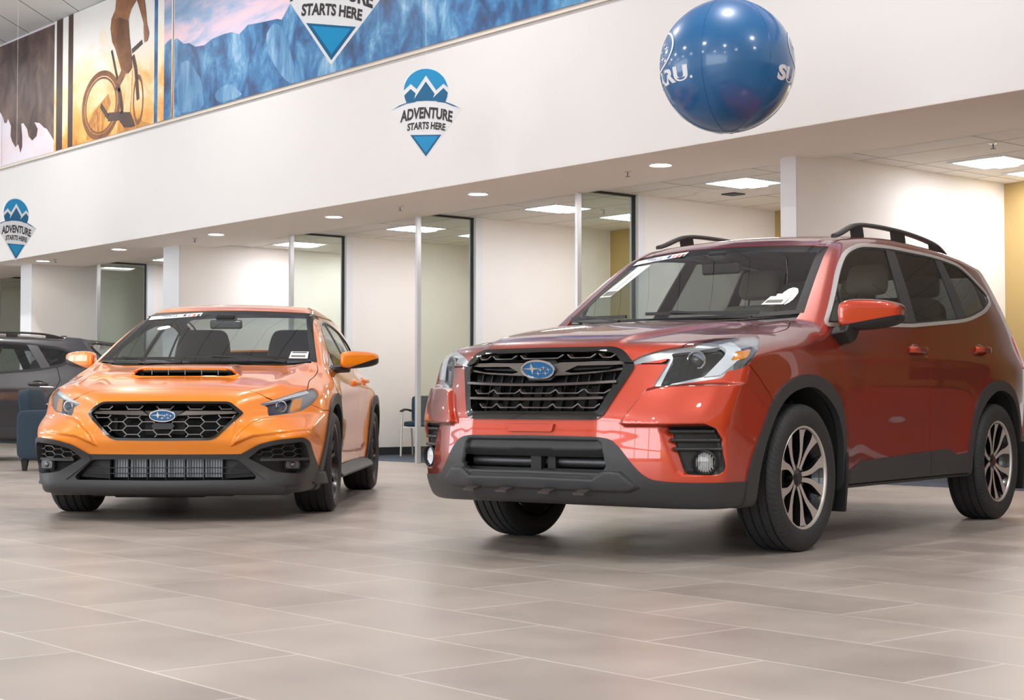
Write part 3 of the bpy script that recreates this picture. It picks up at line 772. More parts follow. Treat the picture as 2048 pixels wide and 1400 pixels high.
# ---------------------------------------------------------------- the room
FACE_Y, GLASS_Y, BACK_Y, SOFFIT_Z, CEIL_Z, OFF_Z = 9.96, 11.3, 14.4, 2.92, 6.33, 2.965
def floor_material():
    m = mat('floor_tile', (176, 158, 146), 0.3, vary=0.05, scale=1.2, spec=0.5)
    n = m.node_tree.nodes; l = m.node_tree.links; b = n['Principled BSDF']
    tc = n['Texture Coordinate']; br = n.new('ShaderNodeTexBrick')
    mp = n.new('ShaderNodeMapping'); mp.inputs['Location'].default_value = (0.13, 0.28, 0); l.new(tc.outputs['Object'], mp.inputs['Vector']); l.new(mp.outputs[0], br.inputs['Vector'])
    br.inputs['Scale'].default_value = 1.0; br.inputs['Brick Width'].default_value = 0.92; br.inputs['Row Height'].default_value = 0.457
    br.inputs['Mortar Size'].default_value = 0.004; br.inputs['Mortar Smooth'].default_value = 0.1; br.offset = 0.5; br.offset_frequency = 2
    br.inputs['Color1'].default_value = (*lin((150, 140, 133)), 1); br.inputs['Color2'].default_value = (*lin((168, 158, 150)), 1); br.inputs['Mortar'].default_value = (*lin((202, 194, 188)), 1)
    nz = n.new('ShaderNodeTexNoise'); nz.inputs['Scale'].default_value = 2.2; nz.inputs['Detail'].default_value = 6; l.new(tc.outputs['Object'], nz.inputs['Vector'])
    rp = n.new('ShaderNodeMapRange'); rp.inputs[1].default_value = 0.3; rp.inputs[2].default_value = 0.7; rp.inputs[3].default_value = 0.88; rp.inputs[4].default_value = 1.1; l.new(nz.outputs['Fac'], rp.inputs[0])
    mx = n.new('ShaderNodeMix'); mx.data_type = 'RGBA'; mx.blend_type = 'MULTIPLY'; mx.inputs[0].default_value = 1
    l.new(br.outputs['Color'], mx.inputs[6]); l.new(rp.outputs[0], mx.inputs[7]); l.new(mx.outputs[2], b.inputs['Base Color'])
    rr = n.new('ShaderNodeMapRange'); rr.inputs[1].default_value = 0.3; rr.inputs[2].default_value = 0.7; rr.inputs[3].default_value = 0.30; rr.inputs[4].default_value = 0.38; l.new(nz.outputs['Fac'], rr.inputs[0]); l.new(rr.outputs[0], b.inputs['Roughness'])
    bp = n.new('ShaderNodeBump'); bp.inputs['Strength'].default_value = 0.35; bp.inputs['Distance'].default_value = 0.001; bp.invert = True
    l.new(br.outputs['Fac'], bp.inputs['Height']); l.new(bp.outputs['Normal'], b.inputs['Normal'])
    return m
def grid_ceiling(name, sx, sy, ox, oy, tile=(205, 200, 194), line=(120, 118, 116), w=0.012, turn=0.0):
    m = mat(name, tile, 0.9, vary=0.03, scale=60, spec=0.1)
    n = m.node_tree.nodes; l = m.node_tree.links; b = n['Principled BSDF']; tc = n['Texture Coordinate']
    br = n.new('ShaderNodeTexBrick'); br.offset = 0.0; mp = n.new('ShaderNodeMapping'); mp.inputs['Location'].default_value = (ox, oy, 0); mp.inputs['Rotation'].default_value = (0, 0, turn)
    l.new(tc.outputs['Object'], mp.inputs['Vector']); l.new(mp.outputs[0], br.inputs['Vector'])
    br.inputs['Scale'].default_value = 1.0; br.inputs['Brick Width'].default_value = sx; br.inputs['Row Height'].default_value = sy; br.inputs['Mortar Size'].default_value = w
    c = lin(tile); br.inputs['Color1'].default_value = (*c, 1); br.inputs['Color2'].default_value = (*[v*0.985 for v in c], 1); br.inputs['Mortar'].default_value = (*lin(line), 1)
    l.new(br.outputs['Color'], b.inputs['Base Color'])
    return m
X0, X1, Y0 = -34.0, 7.0, -8.0
M['floor'] = floor_material()
struct('floor', MB().box((X0, Y0, -0.2), (X1, GLASS_Y + 0.18, 0.0)), M['floor'])
struct('floor_carpet', MB().box((X0, GLASS_Y + 0.18, -0.2), (X1, BACK_Y, 0.004)), M['carpet'])
M['ceil_grid'] = grid_ceiling('ceil_grid', 60.0, 0.61, 0.46, 0.05, (222, 228, 230), (96, 98, 98), 0.008, math.radians(45))
struct('ceiling', MB().box((X0, Y0, CEIL_Z), (X1, FACE_Y + 0.3, CEIL_Z + 0.2)), M['ceil_grid'])
struct('wall_fascia', MB().box((X0, FACE_Y, SOFFIT_Z + 0.004), (X1, FACE_Y + 0.25, CEIL_Z)), M['wall_white'])
struct('ceiling_soffit', MB().box((X0, FACE_Y + 0.003, SOFFIT_Z), (X1, GLASS_Y + 0.07, SOFFIT_Z + 0.06)), M['soffit'])
M['office_ceil'] = grid_ceiling('office_ceil', 1.22, 0.61, 0.3, 0.2, (240, 236, 231), (190, 182, 174))
struct('ceiling_office', MB().box((X0, GLASS_Y + 0.07, OFF_Z), (X1, BACK_Y, OFF_Z + 0.08)), M['office_ceil'])
struct('trim_1', MB().box((X0, GLASS_Y + 0.06, SOFFIT_Z), (X1, GLASS_Y + 0.075, OFF_Z + 0.02)), M['column'])
struct('wall_back', MB().box((X0, BACK_Y, 0), (X1, BACK_Y + 0.15, OFF_Z + 0.1)), M['wall_olive'])
struct('wall_left', MB().box((X0 - 0.2, Y0, 0), (X0, BACK_Y, CEIL_Z)), M['wall_white'])
PART = [-0.6, -3.4, -6.2, -9.08, -12.12, -14.90, -17.66, -19.82, -23.3, -24.05, -27.2, -30.4]
SOLID = {-0.6: (11.08, 0.18), -3.4: (11.08, 0.18), -6.2: (11.08, 0.18), -9.08: (11.08, 0.18), -19.82: (10.80, 0.46), -24.05: (10.50, 0.42)}
for i, px in enumerate(PART):
    solid = px in SOLID
    y0 = SOLID[px][0] + 0.02 if solid else 12.2
    struct('wall_partition', MB().box((px - 0.12, y0, 0), (px, BACK_Y, OFF_Z)), M['wall_warm'])
    struct('baseboard_partition', MB().box((px, y0 + 0.3, 0.004), (px + 0.012, BACK_Y, 0.11)), M['base_dark'])
    if solid:
        y0, w = SOLID[px]
        struct('column', MB().box((px - w, y0, 0), (px - 0.002, y0 + w, SOFFIT_Z)), M['column'])
    else:
        # glass screen square to the office front: post, pane with dark gaskets, white jamb
        struct('trim_post', MB().box((px - 0.075, GLASS_Y - 0.03, 0), (px - 0.035, GLASS_Y + 0.03, SOFFIT_Z + 0.04)), M['alu'], bevel=0.003)
        struct('window_screen', MB().box((px - 0.066, GLASS_Y + 0.04, 0.02), (px - 0.054, 12.12, OFF_Z - 0.02)), M['office_glass'])
        struct('trim_gasket', MB().box((px - 0.085, GLASS_Y + 0.04, OFF_Z - 0.022), (px - 0.035, 12.15, OFF_Z - 0.002)).box((px - 0.085, 12.115, 0.02), (px - 0.04, 12.13, OFF_Z - 0.02)), M['gasket'])
        struct('trim_jamb', MB().box((px - 0.13, 12.13, 0), (px + 0.006, 12.24, OFF_Z)), M['column'], bevel=0.003)
# glazed front and side of the hall: frames around open daylight
fr = MB()
for k in range(14): fr.box((X0 + k*3.15, Y0 - 0.1, 0), (X0 + k*3.15 + 0.12, Y0 + 0.05, CEIL_Z))
for z in (0.0, 2.6, 4.6): fr.box((X0, Y0 - 0.1, z), (X1, Y0 + 0.05, z + 0.14))
struct('window_1', fr, M['alu'])
struct('wall_front', MB().box((X0, Y0 - 0.12, 5.6), (X1, Y0, CEIL_Z)).box((X0, Y0 - 0.12, 0), (X1, Y0, 0.9)).box((-15.5, Y0 - 0.12, 0.9), (-5.2, Y0, 5.6)), M['wall_warm'])  # unseen wall; sill and solid middle shaped to cut window reflections on the suv
struct('wall_right', MB().box((X1, Y0, 0), (X1 + 0.2, BACK_Y, 2.9)), M['wall_olive'])
struct('wall_right_upper', MB().box((X1, Y0, 2.9), (X1 + 0.2, BACK_Y, CEIL_Z)), M['wall_white'])
# lamps
M['lamp_glow'] = mat('lamp_glow', (255, 246, 236), 0.4, emit=30, vary=0.0)
M['troffer_glow'] = mat('troffer_glow', (246, 246, 250), 0.4, emit=21, vary=0.0)
M['basket_glow'] = mat('basket_glow', (255, 252, 248), 0.4, emit=2.2, vary=0.0)
M['bay_glow'] = mat('bay_glow', (255, 251, 246), 0.4, emit=300, vary=0.0)
def downlight(x, y):
    t = empty('recessed_downlight', (x, y, SOFFIT_Z), 0, 'round recessed downlight in the tan soffit', 'ceiling light', 'downlights along the soffit')
    MB().lathe([(0.085, -0.001), (0.105, -0.012), (0.112, -0.008), (0.112, 0.0)], 28).build('trim_ring', M['column'], t)
    MB().lathe([(0.0, -0.006), (0.086, -0.006), (0.086, 0.0)], 28).build('lens', M['lamp_glow'], t)
    return t
def troffer(x, y, lab):
    t = empty('office_troffer', (x, y, OFF_Z), 0, lab, 'ceiling light', 'office ceiling troffers')
    MB().box((-0.31, -0.31, -0.012), (-0.27, 0.31, 0)).box((0.27, -0.31, -0.012), (0.31, 0.31, 0)).box((-0.27, -0.31, -0.012), (0.27, -0.27, 0)).box((-0.27, 0.27, -0.012), (0.27, 0.31, 0)).build('frame', M['column'], t)
    MB().box((-0.27, -0.27, -0.008), (0.27, 0.27, -0.002)).build('diffuser', M['troffer_glow'], t)
    MB().box((-0.11, -0.26, -0.03), (0.11, 0.26, -0.009)).build('basket', M['basket_glow'], t, bevel=0.008)
    return t
def sprinkler(x, y, z):
    t = empty('fire_sprinkler', (x, y, z), 0, 'small pendant fire sprinkler head on the ceiling', 'sprinkler', 'sprinkler heads')
    MB().lathe([(0.0, -0.012), (0.035, -0.010), (0.042, 0.0)], 20).build('escutcheon', M['satin'], t)
    MB().lathe([(0.0, -0.055), (0.022, -0.055), (0.022, -0.050), (0.007, -0.048), (0.007, -0.01)], 14).build('deflector', M['steel'], t)
def high_bay(x, y):
    t = empty('round_bay_lamp', (x, y, CEIL_Z), 0, 'round high ceiling lamp over the showroom floor', 'ceiling light', 'round ceiling lamps')
    MB().lathe([(0.0, 0.0), (0.16, 0.0), (0.18, -0.05), (0.145, -0.06)], 32).build('housing', M['column'], t)
    MB().lathe([(0.0, -0.052), (0.148, -0.052)], 32).build('lens', M['bay_glow'], t)
for x, y in ((-10.234, 10.54), (-12.904, 10.54), (-15.6, 10.54), (-18.225, 10.47), (-20.9, 10.43), (-23.36, 10.38)): downlight(x, y)
for x, y, s in ((-8.3, 13.0, 'office ceiling troffer seen above the suv roof'), (-8.35, 14.0, 'rear office ceiling troffer cut by the frame edge'), (-10.74, 12.27, 'office ceiling troffer beside the air vent'),
                (-13.57, 12.27, 'office ceiling troffer between the second and third glass screens'), (-13.6, 13.5, 'rear troffer seen through the glass screen'), (-16.32, 12.29, 'office ceiling troffer straddled by a metal post'),
                (-19.0, 12.25, 'office ceiling troffer above the sedan roof'), (-22.3, 12.1, 'office ceiling troffer of the far office'), (-10.75, 13.6, 'added rear office ceiling troffer behind the white column, for fill light'), (-16.35, 13.5, 'added rear troffer at the edge of the middle glass screen, for fill light'), (-19.0, 13.5, 'added rear office troffer behind the sedan roof, for fill light')): troffer(x, y, s)  # the last rear troffers are added to brighten the offices
for x, y in ((-10.73, 10.6), (-14.3, 10.55), (-18.85, 10.5), (-22.99, 10.41)): sprinkler(x, y, SOFFIT_Z)
sprinkler(-7.7, 12.05, OFF_Z); sprinkler(-10.4, 12.7, OFF_Z); sprinkler(-13.3, 12.75, OFF_Z)
for x, y in [(X, Y) for Y in (-4.5, 1.6, 7.74) for X in (2.7, -2.1, -6.82, -11.7, -16.5, -21.3, -26.1)]: high_bay(x, y)
t = empty('air_vent', (-11.35, 12.8, OFF_Z), 0, 'square ceiling air vent beside the office troffer', 'vent')
MB().box((-0.3, -0.3, -0.01), (0.3, 0.3, 0)).build('plate', M['wall_warm'], t)
MB().box((-0.09, -0.09, -0.022), (0.09, 0.09, -0.01)).build('louver', M['base_dark'], t)

# ---------------------------------------------------------------- the red suv
F_SUV = make_suv_field()
suv = empty('compact_suv', (-5.734, 5.794, 0), -1.34094, 'red compact suv with black cladding and roof rails, parked nearest the camera', 'car')
sk = Skin(*surface_half(F_SUV, (-3.8, 0, 0.1), (1.2, 1.0, 1.85), 0.0125))
sk.refine(F_SUV, lambda V, N: np.where(V[:, 0] > 0.45, sdf(CHEEK, np.abs(V[:, 1]), V[:, 2]), -1.0), (-0.012, 0.008, -0.006, 0.002))
sk.refine(F_SUV, lambda V, N: np.where(V[:, 0] > 0.45, sdf(POCKET, np.abs(V[:, 1]), V[:, 2]), -1.0), (-0.003, 0.029))
sk.refine(F_SUV, lambda V, N: np.where(V[:, 0] > 0.6, sdf(SKIDP, np.abs(V[:, 1]), V[:, 2]), -1.0), (-0.006, 0.007))
sk.refine(F_SUV, lambda V, N: np.where(V[:, 0] > 0.6, sdf(INTP, np.abs(V[:, 1]), V[:, 2]), -1.0), (-0.003, 0.009))
ARCH_OUT = [(0.56, 0.20), (0.556, 0.366), (0.515, 0.48), (0.456, 0.575), (0.353, 0.728), (0.249, 0.796), (0.085, 0.842), (-0.053, 0.848), (-0.227, 0.817), (-0.352, 0.746), (-0.426, 0.644), (-0.458, 0.52), (-0.472, 0.40), (-0.478, 0.20)]
ARCH_IN = [(0.475, 0.20), (0.470, 0.366), (0.440, 0.48), (0.398, 0.57), (0.335, 0.655), (0.272, 0.710), (0.183, 0.758), (0.037, 0.787), (-0.082, 0.785), (-0.221, 0.736), (-0.335, 0.661), (-0.400, 0.56), (-0.430, 0.45), (-0.440, 0.20)]
mir = lambda P: [(-2.67 - x, z) for x, z in P]
for P in (ARCH_IN, mir(ARCH_IN)): sk.assign('hole', g_side(chaikin(P, 1), 0.5))
for nm, P in (('arch_front', ARCH_OUT), ('arch_rear', mir(ARCH_OUT))): sk.assign(nm, g_side(chaikin(P, 1), 0.5))
sk.assign('undertray', lambda V, N: np.minimum.reduce([-N[:, 2] - 0.45, 0.42 - V[:, 2], 0.55 - V[:, 0]]))
# --- side glass
DLO = fillet([(-0.367, 1.106), (-1.471, 1.145), (-2.377, 1.211), (-2.80, 1.292), (-2.985, 1.352), (-2.988, 1.40), (-2.66, 1.560), (-2.288, 1.590), (-1.572, 1.592), (-1.163, 1.570), (-0.920, 1.508), (-0.745, 1.400)], [0.01, 0, 0.2, 0.1, 0.03, 0.03, 0.1, 0.2, 0.3, 0.15, 0.15, 0.1])
gd = g_side(DLO, 0.5)
sk.assign('dlo', gd)
sk.assign('dlo', lambda V, N: gd(V, N) + 0.016)
sk.assign('glass_zone', lambda V, N: gd(V, N) - 0.004, ('dlo',))
def xline(a, b):
    """positive ahead of the line through two (x,z) points"""
    return lambda V, N: (V[:, 0] - (a[0] + (V[:, 2] - a[1])*(b[0] - a[0])/(b[1] - a[1])))
def between(l1, l2): return lambda V, N: np.minimum(l1(V, N), -l2(V, N))
L1 = xline((-1.361, 1.143), (-1.532, 1.582)); L2 = xline((-1.528, 1.154), (-1.658, 1.583))
L3 = xline((-2.233, 1.202), (-2.269, 1.576)); L4 = xline((-2.391, 1.224), (-2.377, 1.576)); LQ = xline((-0.592, 1.10), (-0.668, 1.42))
inset = lambda f, k: (lambda V, N: np.minimum(f(V, N), gd(V, N) - k))
sk.assign('quarter_glass', inset(lambda V, N: LQ(V, N) - 0.010, 0.016), ('glass_zone',))
sk.assign('front_door_glass', inset(lambda V, N: np.minimum(-LQ(V, N) - 0.010, L1(V, N)), 0.014), ('glass_zone',))
sk.assign('rear_door_glass', inset(between(L3, L2), 0.014), ('glass_zone',))
sk.assign('cargo_glass', inset(lambda V, N: -L4(V, N), 0.014), ('glass_zone',))
sk.assign('pillar_cover', lambda V, N: np.minimum(np.minimum(-L1(V, N), L2(V, N)), gd(V, N) - 0.010), ('glass_zone',))
sk.assign('pillar_cover_2', lambda V, N: np.minimum(np.minimum(-L3(V, N), L4(V, N)), gd(V, N) - 0.010), ('glass_zone',))
# --- windscreen
xb = lambda y: -0.13 - 0.43*y*y
def g_ws(e=0.0, et=0.0, eb=0.0):
    return lambda V, N: np.minimum.reduce([xb(V[:, 1]) - eb - V[:, 0], 0.716 - (V[:, 2] - 1.164)*0.31 - e - V[:, 1], 1.574 - 0.06*V[:, 1]**2 - et - V[:, 2], V[:, 0] + 1.25, V[:, 2] - 1.08])
sk.assign('frit', g_ws()); ws_panel = None
sk.assign('screen', g_ws(0.042, 0.040, 0.035), ('frit',))
# --- hood and cowl
HOOD = [(-0.40, 0.0), (-0.40, 0.55), (-0.30, 0.668), (-0.245, 0.694), (-0.07, 0.772), (-0.012, 0.781), (0.10, 0.778), (0.235, 0.752), (0.461, 0.706), (0.660, 0.680), (0.798, 0.622), (0.851, 0.555), (0.878, 0.506), (0.890, 0.44), (0.898, 0.36), (0.92, 0.0), (0.92, -0.2), (-0.4, -0.2)]
gh0 = g_top(chaikin(HOOD, 1), 0.885)
gh = lambda V, N: np.minimum(gh0(V, N), V[:, 0] - xb(V[:, 1]) - 0.055)
sk.assign('cowl', lambda V, N: np.minimum.reduce([xb(V[:, 1]) + 0.055 - V[:, 0], 0.70 - V[:, 1], V[:, 2] - 1.05, 1.205 - V[:, 2], V[:, 0] + 0.6, N[:, 2] - 0.3]))
# --- grille
GR_OUT = fillet([(-0.1, 0.962), (0.372, 0.960), (0.425, 0.940), (0.474, 0.888), (0.483, 0.868), (0.385, 0.653), (0.356, 0.633), (-0.1, 0.632)], [0, 0.04, 0.03, 0.02, 0.02, 0.03, 0.03, 0])
GR_IN = fillet([(-0.1, 0.944), (0.380, 0.936), (0.437, 0.866), (0.359, 0.679), (0.345, 0.668), (-0.1, 0.668)], [0, 0.03, 0.02, 0.02, 0.02, 0])
sk.assign('grille_frame', g_front(GR_OUT, 0.6)); sk.assign('grille_hole', g_front(GR_IN, 0.6), ('grille_frame',))
# --- headlight, cut in the side view
HL = [(0.881, 0.890), (0.851, 0.925), (0.798, 0.951), (0.660, 0.986), (0.461, 1.015), (0.235, 1.038), (0.275, 1.020), (0.418, 0.966), (0.505, 0.917), (0.562, 0.881), (0.607, 0.863), (0.665, 0.850), (0.685, 0.821), (0.875, 0.780), (0.795, 0.913), (0.807, 0.907), (0.878, 0.883)]
sk.assign('lamp', g_side(fillet(HL, [0.004, 0.02, 0.03, 0.04, 0.05, 0.01, 0.01, 0.03, 0.02, 0.01, 0.01, 0.006, 0.01, 0.01, 0.006, 0.004, 0.004]), 0.4))
lens_panel = {s: sk.panel('lamp', 0.0, 0.01, mirror=False, side=s) for s in (1, -1)}
BOX = [(0.787, 0.935), (0.600, 0.977), (0.735, 0.830), (0.856, 0.789), (0.790, 0.912)]
sk.assign('lamp_box', g_side(BOX, 0.4), ('lamp',))
sk.assign('lamp_turn', g_side([(0.590, 0.946), (0.470, 0.963), (0.555, 0.917), (0.645, 0.897)], 0.4), ('lamp',))
sk.assign('lamp_drl', g_side([(0.606, 0.978), (0.500, 0.995), (0.690, 0.834), (0.741, 0.826)], 0.4), ('lamp',))
sk.assign('lamp_dark', g_side([(0.605, 0.957), (0.43, 0.978), (0.40, 0.90), (0.64, 0.845)], 0.4), ('lamp',))
# --- lower cladding, intake, fog pockets
CLAD = [(-0.1, 0.562), (0.361, 0.558), (0.425, 0.547), (0.466, 0.510), (0.547, 0.405), (0.590, 0.370), (0.669, 0.359), (0.78, 0.356), (1.2, 0.356), (1.2, 0.1), (-0.1, 0.1)]
sk.assign('cladding', g_front(fillet(CLAD, [0, 0.05, 0.04, 0.05, 0.05, 0.03, 0.03, 0, 0, 0, 0]), 0.38))
INT = fillet([(-0.1, 0.547), (0.362, 0.546), (0.382, 0.530), (0.408, 0.425), (0.390, 0.402), (0.368, 0.393), (-0.1, 0.400)], [0, 0.012, 0.015, 0.012, 0.01, 0.01, 0])
sk.assign('intake_bar', g_front(INT, 0.5), ('cladding',))
sk.assign('intake_slot', g_front([(-0.1, 0.468), (0.5, 0.468), (0.5, 0.3), (-0.1, 0.3)], 0.5), ('intake_bar',))
SKID = fillet([(-0.1, 0.372), (0.348, 0.366), (0.402, 0.403), (0.474, 0.400), (0.540, 0.338), (0.50, 0.326), (-0.1, 0.330)], [0, 0.02, 0.02, 0.03, 0.02, 0.01, 0])
sk.assign('skid_garnish', g_front(SKID, 0.5), ('cladding', 'undertray'))
PK = fillet([(0.650, 0.603), (0.800, 0.607), (0.822, 0.590), (0.838, 0.546), (0.846, 0.432), (0.842, 0.406), (0.826, 0.390), (0.732, 0.392), (0.708, 0.406)], [0.006, 0.02, 0.02, 0.03, 0.03, 0.02, 0.02, 0.015, 0.015])
sk.assign('fog_pocket', g_front(PK, 0.45))
# --- sill and rear cladding
sk.assign('sill', g_side(fillet([(-0.40, 0.374), (-0.585, 0.371), (-0.685, 0.410), (-1.89, 0.447), (-2.01, 0.408), (-2.4, 0.43), (-2.4, 0.1), (-0.40, 0.1)], [0, 0.03, 0.05, 0.04, 0.03, 0, 0, 0]), 0.5), ('body', 'undertray'))
sk.assign('rear_cladding', lambda V, N: np.minimum(0.50 - V[:, 2], -2.95 - V[:, 0]), ('body',))
sk.assign('tail_lamp', lambda V, N: np.minimum.reduce([-3.30 - V[:, 0], V[:, 2] - 0.93, 1.135 - V[:, 2], V[:, 1] - 0.50]))
sk.assign('rear_window', g_front([(-0.1, 1.20), (0.60, 1.20), (0.53, 1.545), (-0.1, 1.56)], -9)); 
sk.R[(sk.R == sk.rid('rear_window')) & (sk.V[sk.T].mean(1)[:, 0] > -2.6)] = 0
sk.gap(gh, 0.0030, ('body', 'grille_frame')); sk.assign('hood', gh)
# --- doors, bumper, fenders
FD = [(-0.32, 1.30), (-0.400, 1.10), (-0.392, 1.02), (-0.388, 0.95), (-0.449, 0.78), (-0.50, 0.60), (-0.53, 0.30), (-1.626, 0.30), (-1.620, 0.56), (-1.555, 1.0), (-1.475, 1.15), (-1.42, 1.30)]
RD = [(-1.475, 1.15), (-1.555, 1.0), (-1.620, 0.56), (-1.626, 0.30), (-2.25, 0.30), (-2.26, 0.60), (-2.38, 0.78), (-2.52, 0.91), (-2.569, 0.996), (-2.595, 1.145), (-2.60, 1.26), (-1.45, 1.22)]
for nm, P in (('front_door', FD), ('rear_door', RD)):
    g = g_side(P, 0.5); sk.gap(g, 0.0028, ('body', 'sill'), lambda V, N: 1.14 - V[:, 2]); sk.assign(nm, g)
SEAM = [(0.62, 0.95), (0.562, 0.885), (0.47, 0.825), (0.378, 0.750), (0.28, 0.60), (0.28, 0.20), (1.3, 0.20), (1.3, 0.96)]
g = lambda V, N: sdf(SEAM, V[:, 0], V[:, 2])
sk.gap(g, 0.0022, ('body',), lambda V, N: np.minimum(0.90 - V[:, 2], V[:, 0] - 0.2)); sk.assign('front_bumper', g)
sk.assign('fender', g_side([(-0.32, 1.30), (-0.400, 1.10), (-0.392, 1.02), (-0.388, 0.95), (-0.449, 0.78), (-0.50, 0.60), (-0.53, 0.2), (0.7, 0.2), (0.7, 1.06), (-0.05, 1.2)], 0.4))
# --- link the panels
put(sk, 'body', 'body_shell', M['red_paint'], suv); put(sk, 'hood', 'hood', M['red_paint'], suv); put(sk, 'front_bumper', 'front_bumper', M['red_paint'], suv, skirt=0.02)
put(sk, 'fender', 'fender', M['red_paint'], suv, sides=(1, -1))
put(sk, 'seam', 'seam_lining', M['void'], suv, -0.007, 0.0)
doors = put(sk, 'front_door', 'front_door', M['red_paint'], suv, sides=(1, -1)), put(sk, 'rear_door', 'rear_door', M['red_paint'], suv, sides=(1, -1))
for i, s in enumerate((1, -1)):
    put(sk, 'front_door_glass', 'door_window', M['side_glass'], doors[0][i], -0.006, 0.004, (s,)); put(sk, 'quarter_glass', 'quarter_window', M['side_glass'], doors[0][i], -0.006, 0.004, (s,))
    put(sk, 'rear_door_glass', 'door_window', M['tint_glass'], doors[1][i], -0.006, 0.004, (s,))
put(sk, 'cargo_glass', 'cargo_window', M['tint_glass'], suv, -0.006, 0.004, (1, -1)); put(sk, 'rear_window', 'rear_window', M['tint_glass'], suv, -0.006, 0.004)
put(sk, 'dlo', 'window_chrome', M['satin'], suv, 0.004, 0.012, (1, -1)); put(sk, 'pillar_cover', 'pillar_cover', M['black_plastic'], suv, 0.0, 0.01, (1, -1)); put(sk, 'pillar_cover_2', 'pillar_cover', M['black_plastic'], suv, 0.0, 0.01, (1, -1)); put(sk, 'glass_zone', 'window_seal', M['gasket'], suv, -0.003, 0.01, (1, -1))
screen = put(sk, 'screen', 'windscreen', M['screen_glass'], suv, -0.002, 0.0)[0]; put(sk, 'frit', 'screen_border', M['frit_black'], screen, -0.002, 0.004)
put(sk, 'cowl', 'cowl', M['dark_plastic'], suv, -0.012, 0.01)
put(sk, 'cladding', 'lower_cladding', M['black_plastic'], suv, 0.006, 0.06); put(sk, 'skid_garnish', 'skid_garnish', M['black_plastic'], suv, 0.006, 0.03)
put(sk, 'intake_bar', 'intake_bar', M['black_plastic'], suv, 0.005, 0.03); put(sk, 'undertray', 'undertray', M['dark_plastic'], suv, 0.0, 0.01)
put(sk, 'arch_front', 'arch_cladding', M['black_plastic'], suv, 0.012, 0.035, (1, -1)); put(sk, 'arch_rear', 'arch_cladding', M['black_plastic'], suv, 0.012, 0.035, (1, -1))
put(sk, 'sill', 'sill_cladding', M['black_plastic'], suv, 0.010, 0.03, (1, -1)); put(sk, 'rear_cladding', 'rear_cladding', M['black_plastic'], suv, 0.006, 0.03)
put(sk, 'tail_lamp', 'tail_lamp', M['red_lens'], suv, 0.006, 0.02, (1, -1))
# lining of the cabin so that the paint shows only outside
def lining(sk, car, regions, zmin, m, off=-0.022):
    V, N, T = [], [], []; n0 = 0
    for rg in regions:
        r = sk.panel(rg, off, 0.0)
        if r is None: continue
        v, n, t = r; keep = v[t].mean(1)[:, 2] > zmin
        V.append(v); N.append(-n); T.append(t[keep][:, ::-1] + n0); n0 += len(v)
    mesh_np('cabin_lining', np.concatenate(V), np.concatenate(T), m, car, np.concatenate(N))
lining(sk, suv, ('body', 'front_door', 'rear_door'), 0.55, M['liner'])
# headlights
for s in (1, -1):
    V, N, T = lens_panel[s]; hl = mesh_np('headlight', V, T, M['lens'], suv, N)
    hl['label'] = 'clear wraparound headlight lens'
    put(sk, 'lamp', 'reflector_bezel', M['bezel_light'], hl, -0.012, 0.02, (s,)); put(sk, 'lamp_box', 'projector_housing', M['gloss_black'], hl, -0.034, -0.022, (s,))
    put(sk, 'lamp_drl', 'daylight_guide', M['lamp_white'], hl, -0.006, 0.02, (s,)); put(sk, 'lamp_turn', 'turn_signal', M['amber'], hl, -0.010, 0.02, (s,)); put(sk, 'lamp_dark', 'lamp_surround', M['steel'], hl, -0.018, -0.008, (s,))
    yy = surf_y(F_SUV, np.array([0.740]), np.array([0.902]))[0]
    d = Vector((0.93, 0.36*s, 0)).normalized(); a = Vector((-d.y, d.x, 0)); c = Vector((0.740, yy*s, 0.902)) - d*0.045
    A = lambda p, q, h: tuple(c + a*p + Vector((0, 0, q)) + d*h)
    MB().lathe([(0.042, 0.0), (0.043, 0.016), (0.036, 0.020), (0.033, 0.008)], 28, A).build('projector_ring', M['chrome'], hl)
    MB().lathe([(0.034*math.sin(t), 0.002 + 0.022*math.cos(t)) for t in np.linspace(math.pi/2, 0, 8)], 28, A).build('projector_lens', M['lens'], hl)
    MB().lathe([(0.0, 0.001), (0.034, 0.001)], 28, A).build('projector_back', M['steel'], hl)
xp = float(surf_x(F_SUV, np.array([0.0]), np.array([0.596]))[0])
MB().prism([(-0.130, 0.614), (-0.122, 0.583), (-0.114, 0.577), (0.120, 0.577), (0.128, 0.583), (0.136, 0.614)], 0.0, 1.0, lambda u, v, w: (xp + (0.014 - 0.045*(v - 0.577) if w else -0.02), u, v)).build('plate_mount', M['red_paint'], suv, bevel=0.003)
# grille
put(sk, 'grille_frame', 'grille', M['gloss_black'], suv, 0.010, 0.07); grille = [o for o in suv.children if o.name.startswith('grille')][0]
put(sk, 'grille_hole', 'radiator', M['void'], grille, -0.11, 0.0)
GX = lambda y, z, d=0.0: surf_x(F_SUV, np.asarray(y, float), np.asarray(z, float)) - d
def grille_bar(ys, zs, h, depth, d, m, name='grille_bar', par=None):
    """horizontal bar following the bow of the front; h height, depth front to back, d set-back"""
    ys = np.asarray(ys); zs = np.asarray(zs); x = GX(ys, zs, d)
    pr = [(0, -h/2), (depth*0.15, -h*0.55), (depth, -h*0.35), (depth, h*0.35), (depth*0.15, h*0.55), (0, h/2), (-depth*0.08, 0)]
    mb = MB()
    return mb.sweep([(a, b) for a, b in pr], [(xx, yy, zz) for xx, yy, zz in zip(x, ys, zs)]).build(name, m, par or grille)
yy = np.linspace(-0.412, 0.412, 17); grille_bar(yy, 0.793 + 0.075*yy**2, 0.015, 0.035, 0.012, M['grey_bar'])
yy = np.linspace(-0.372, 0.372, 15); grille_bar(yy, 0.727 + 0.04*yy**2, 0.015, 0.035, 0.012, M['grey_bar'])
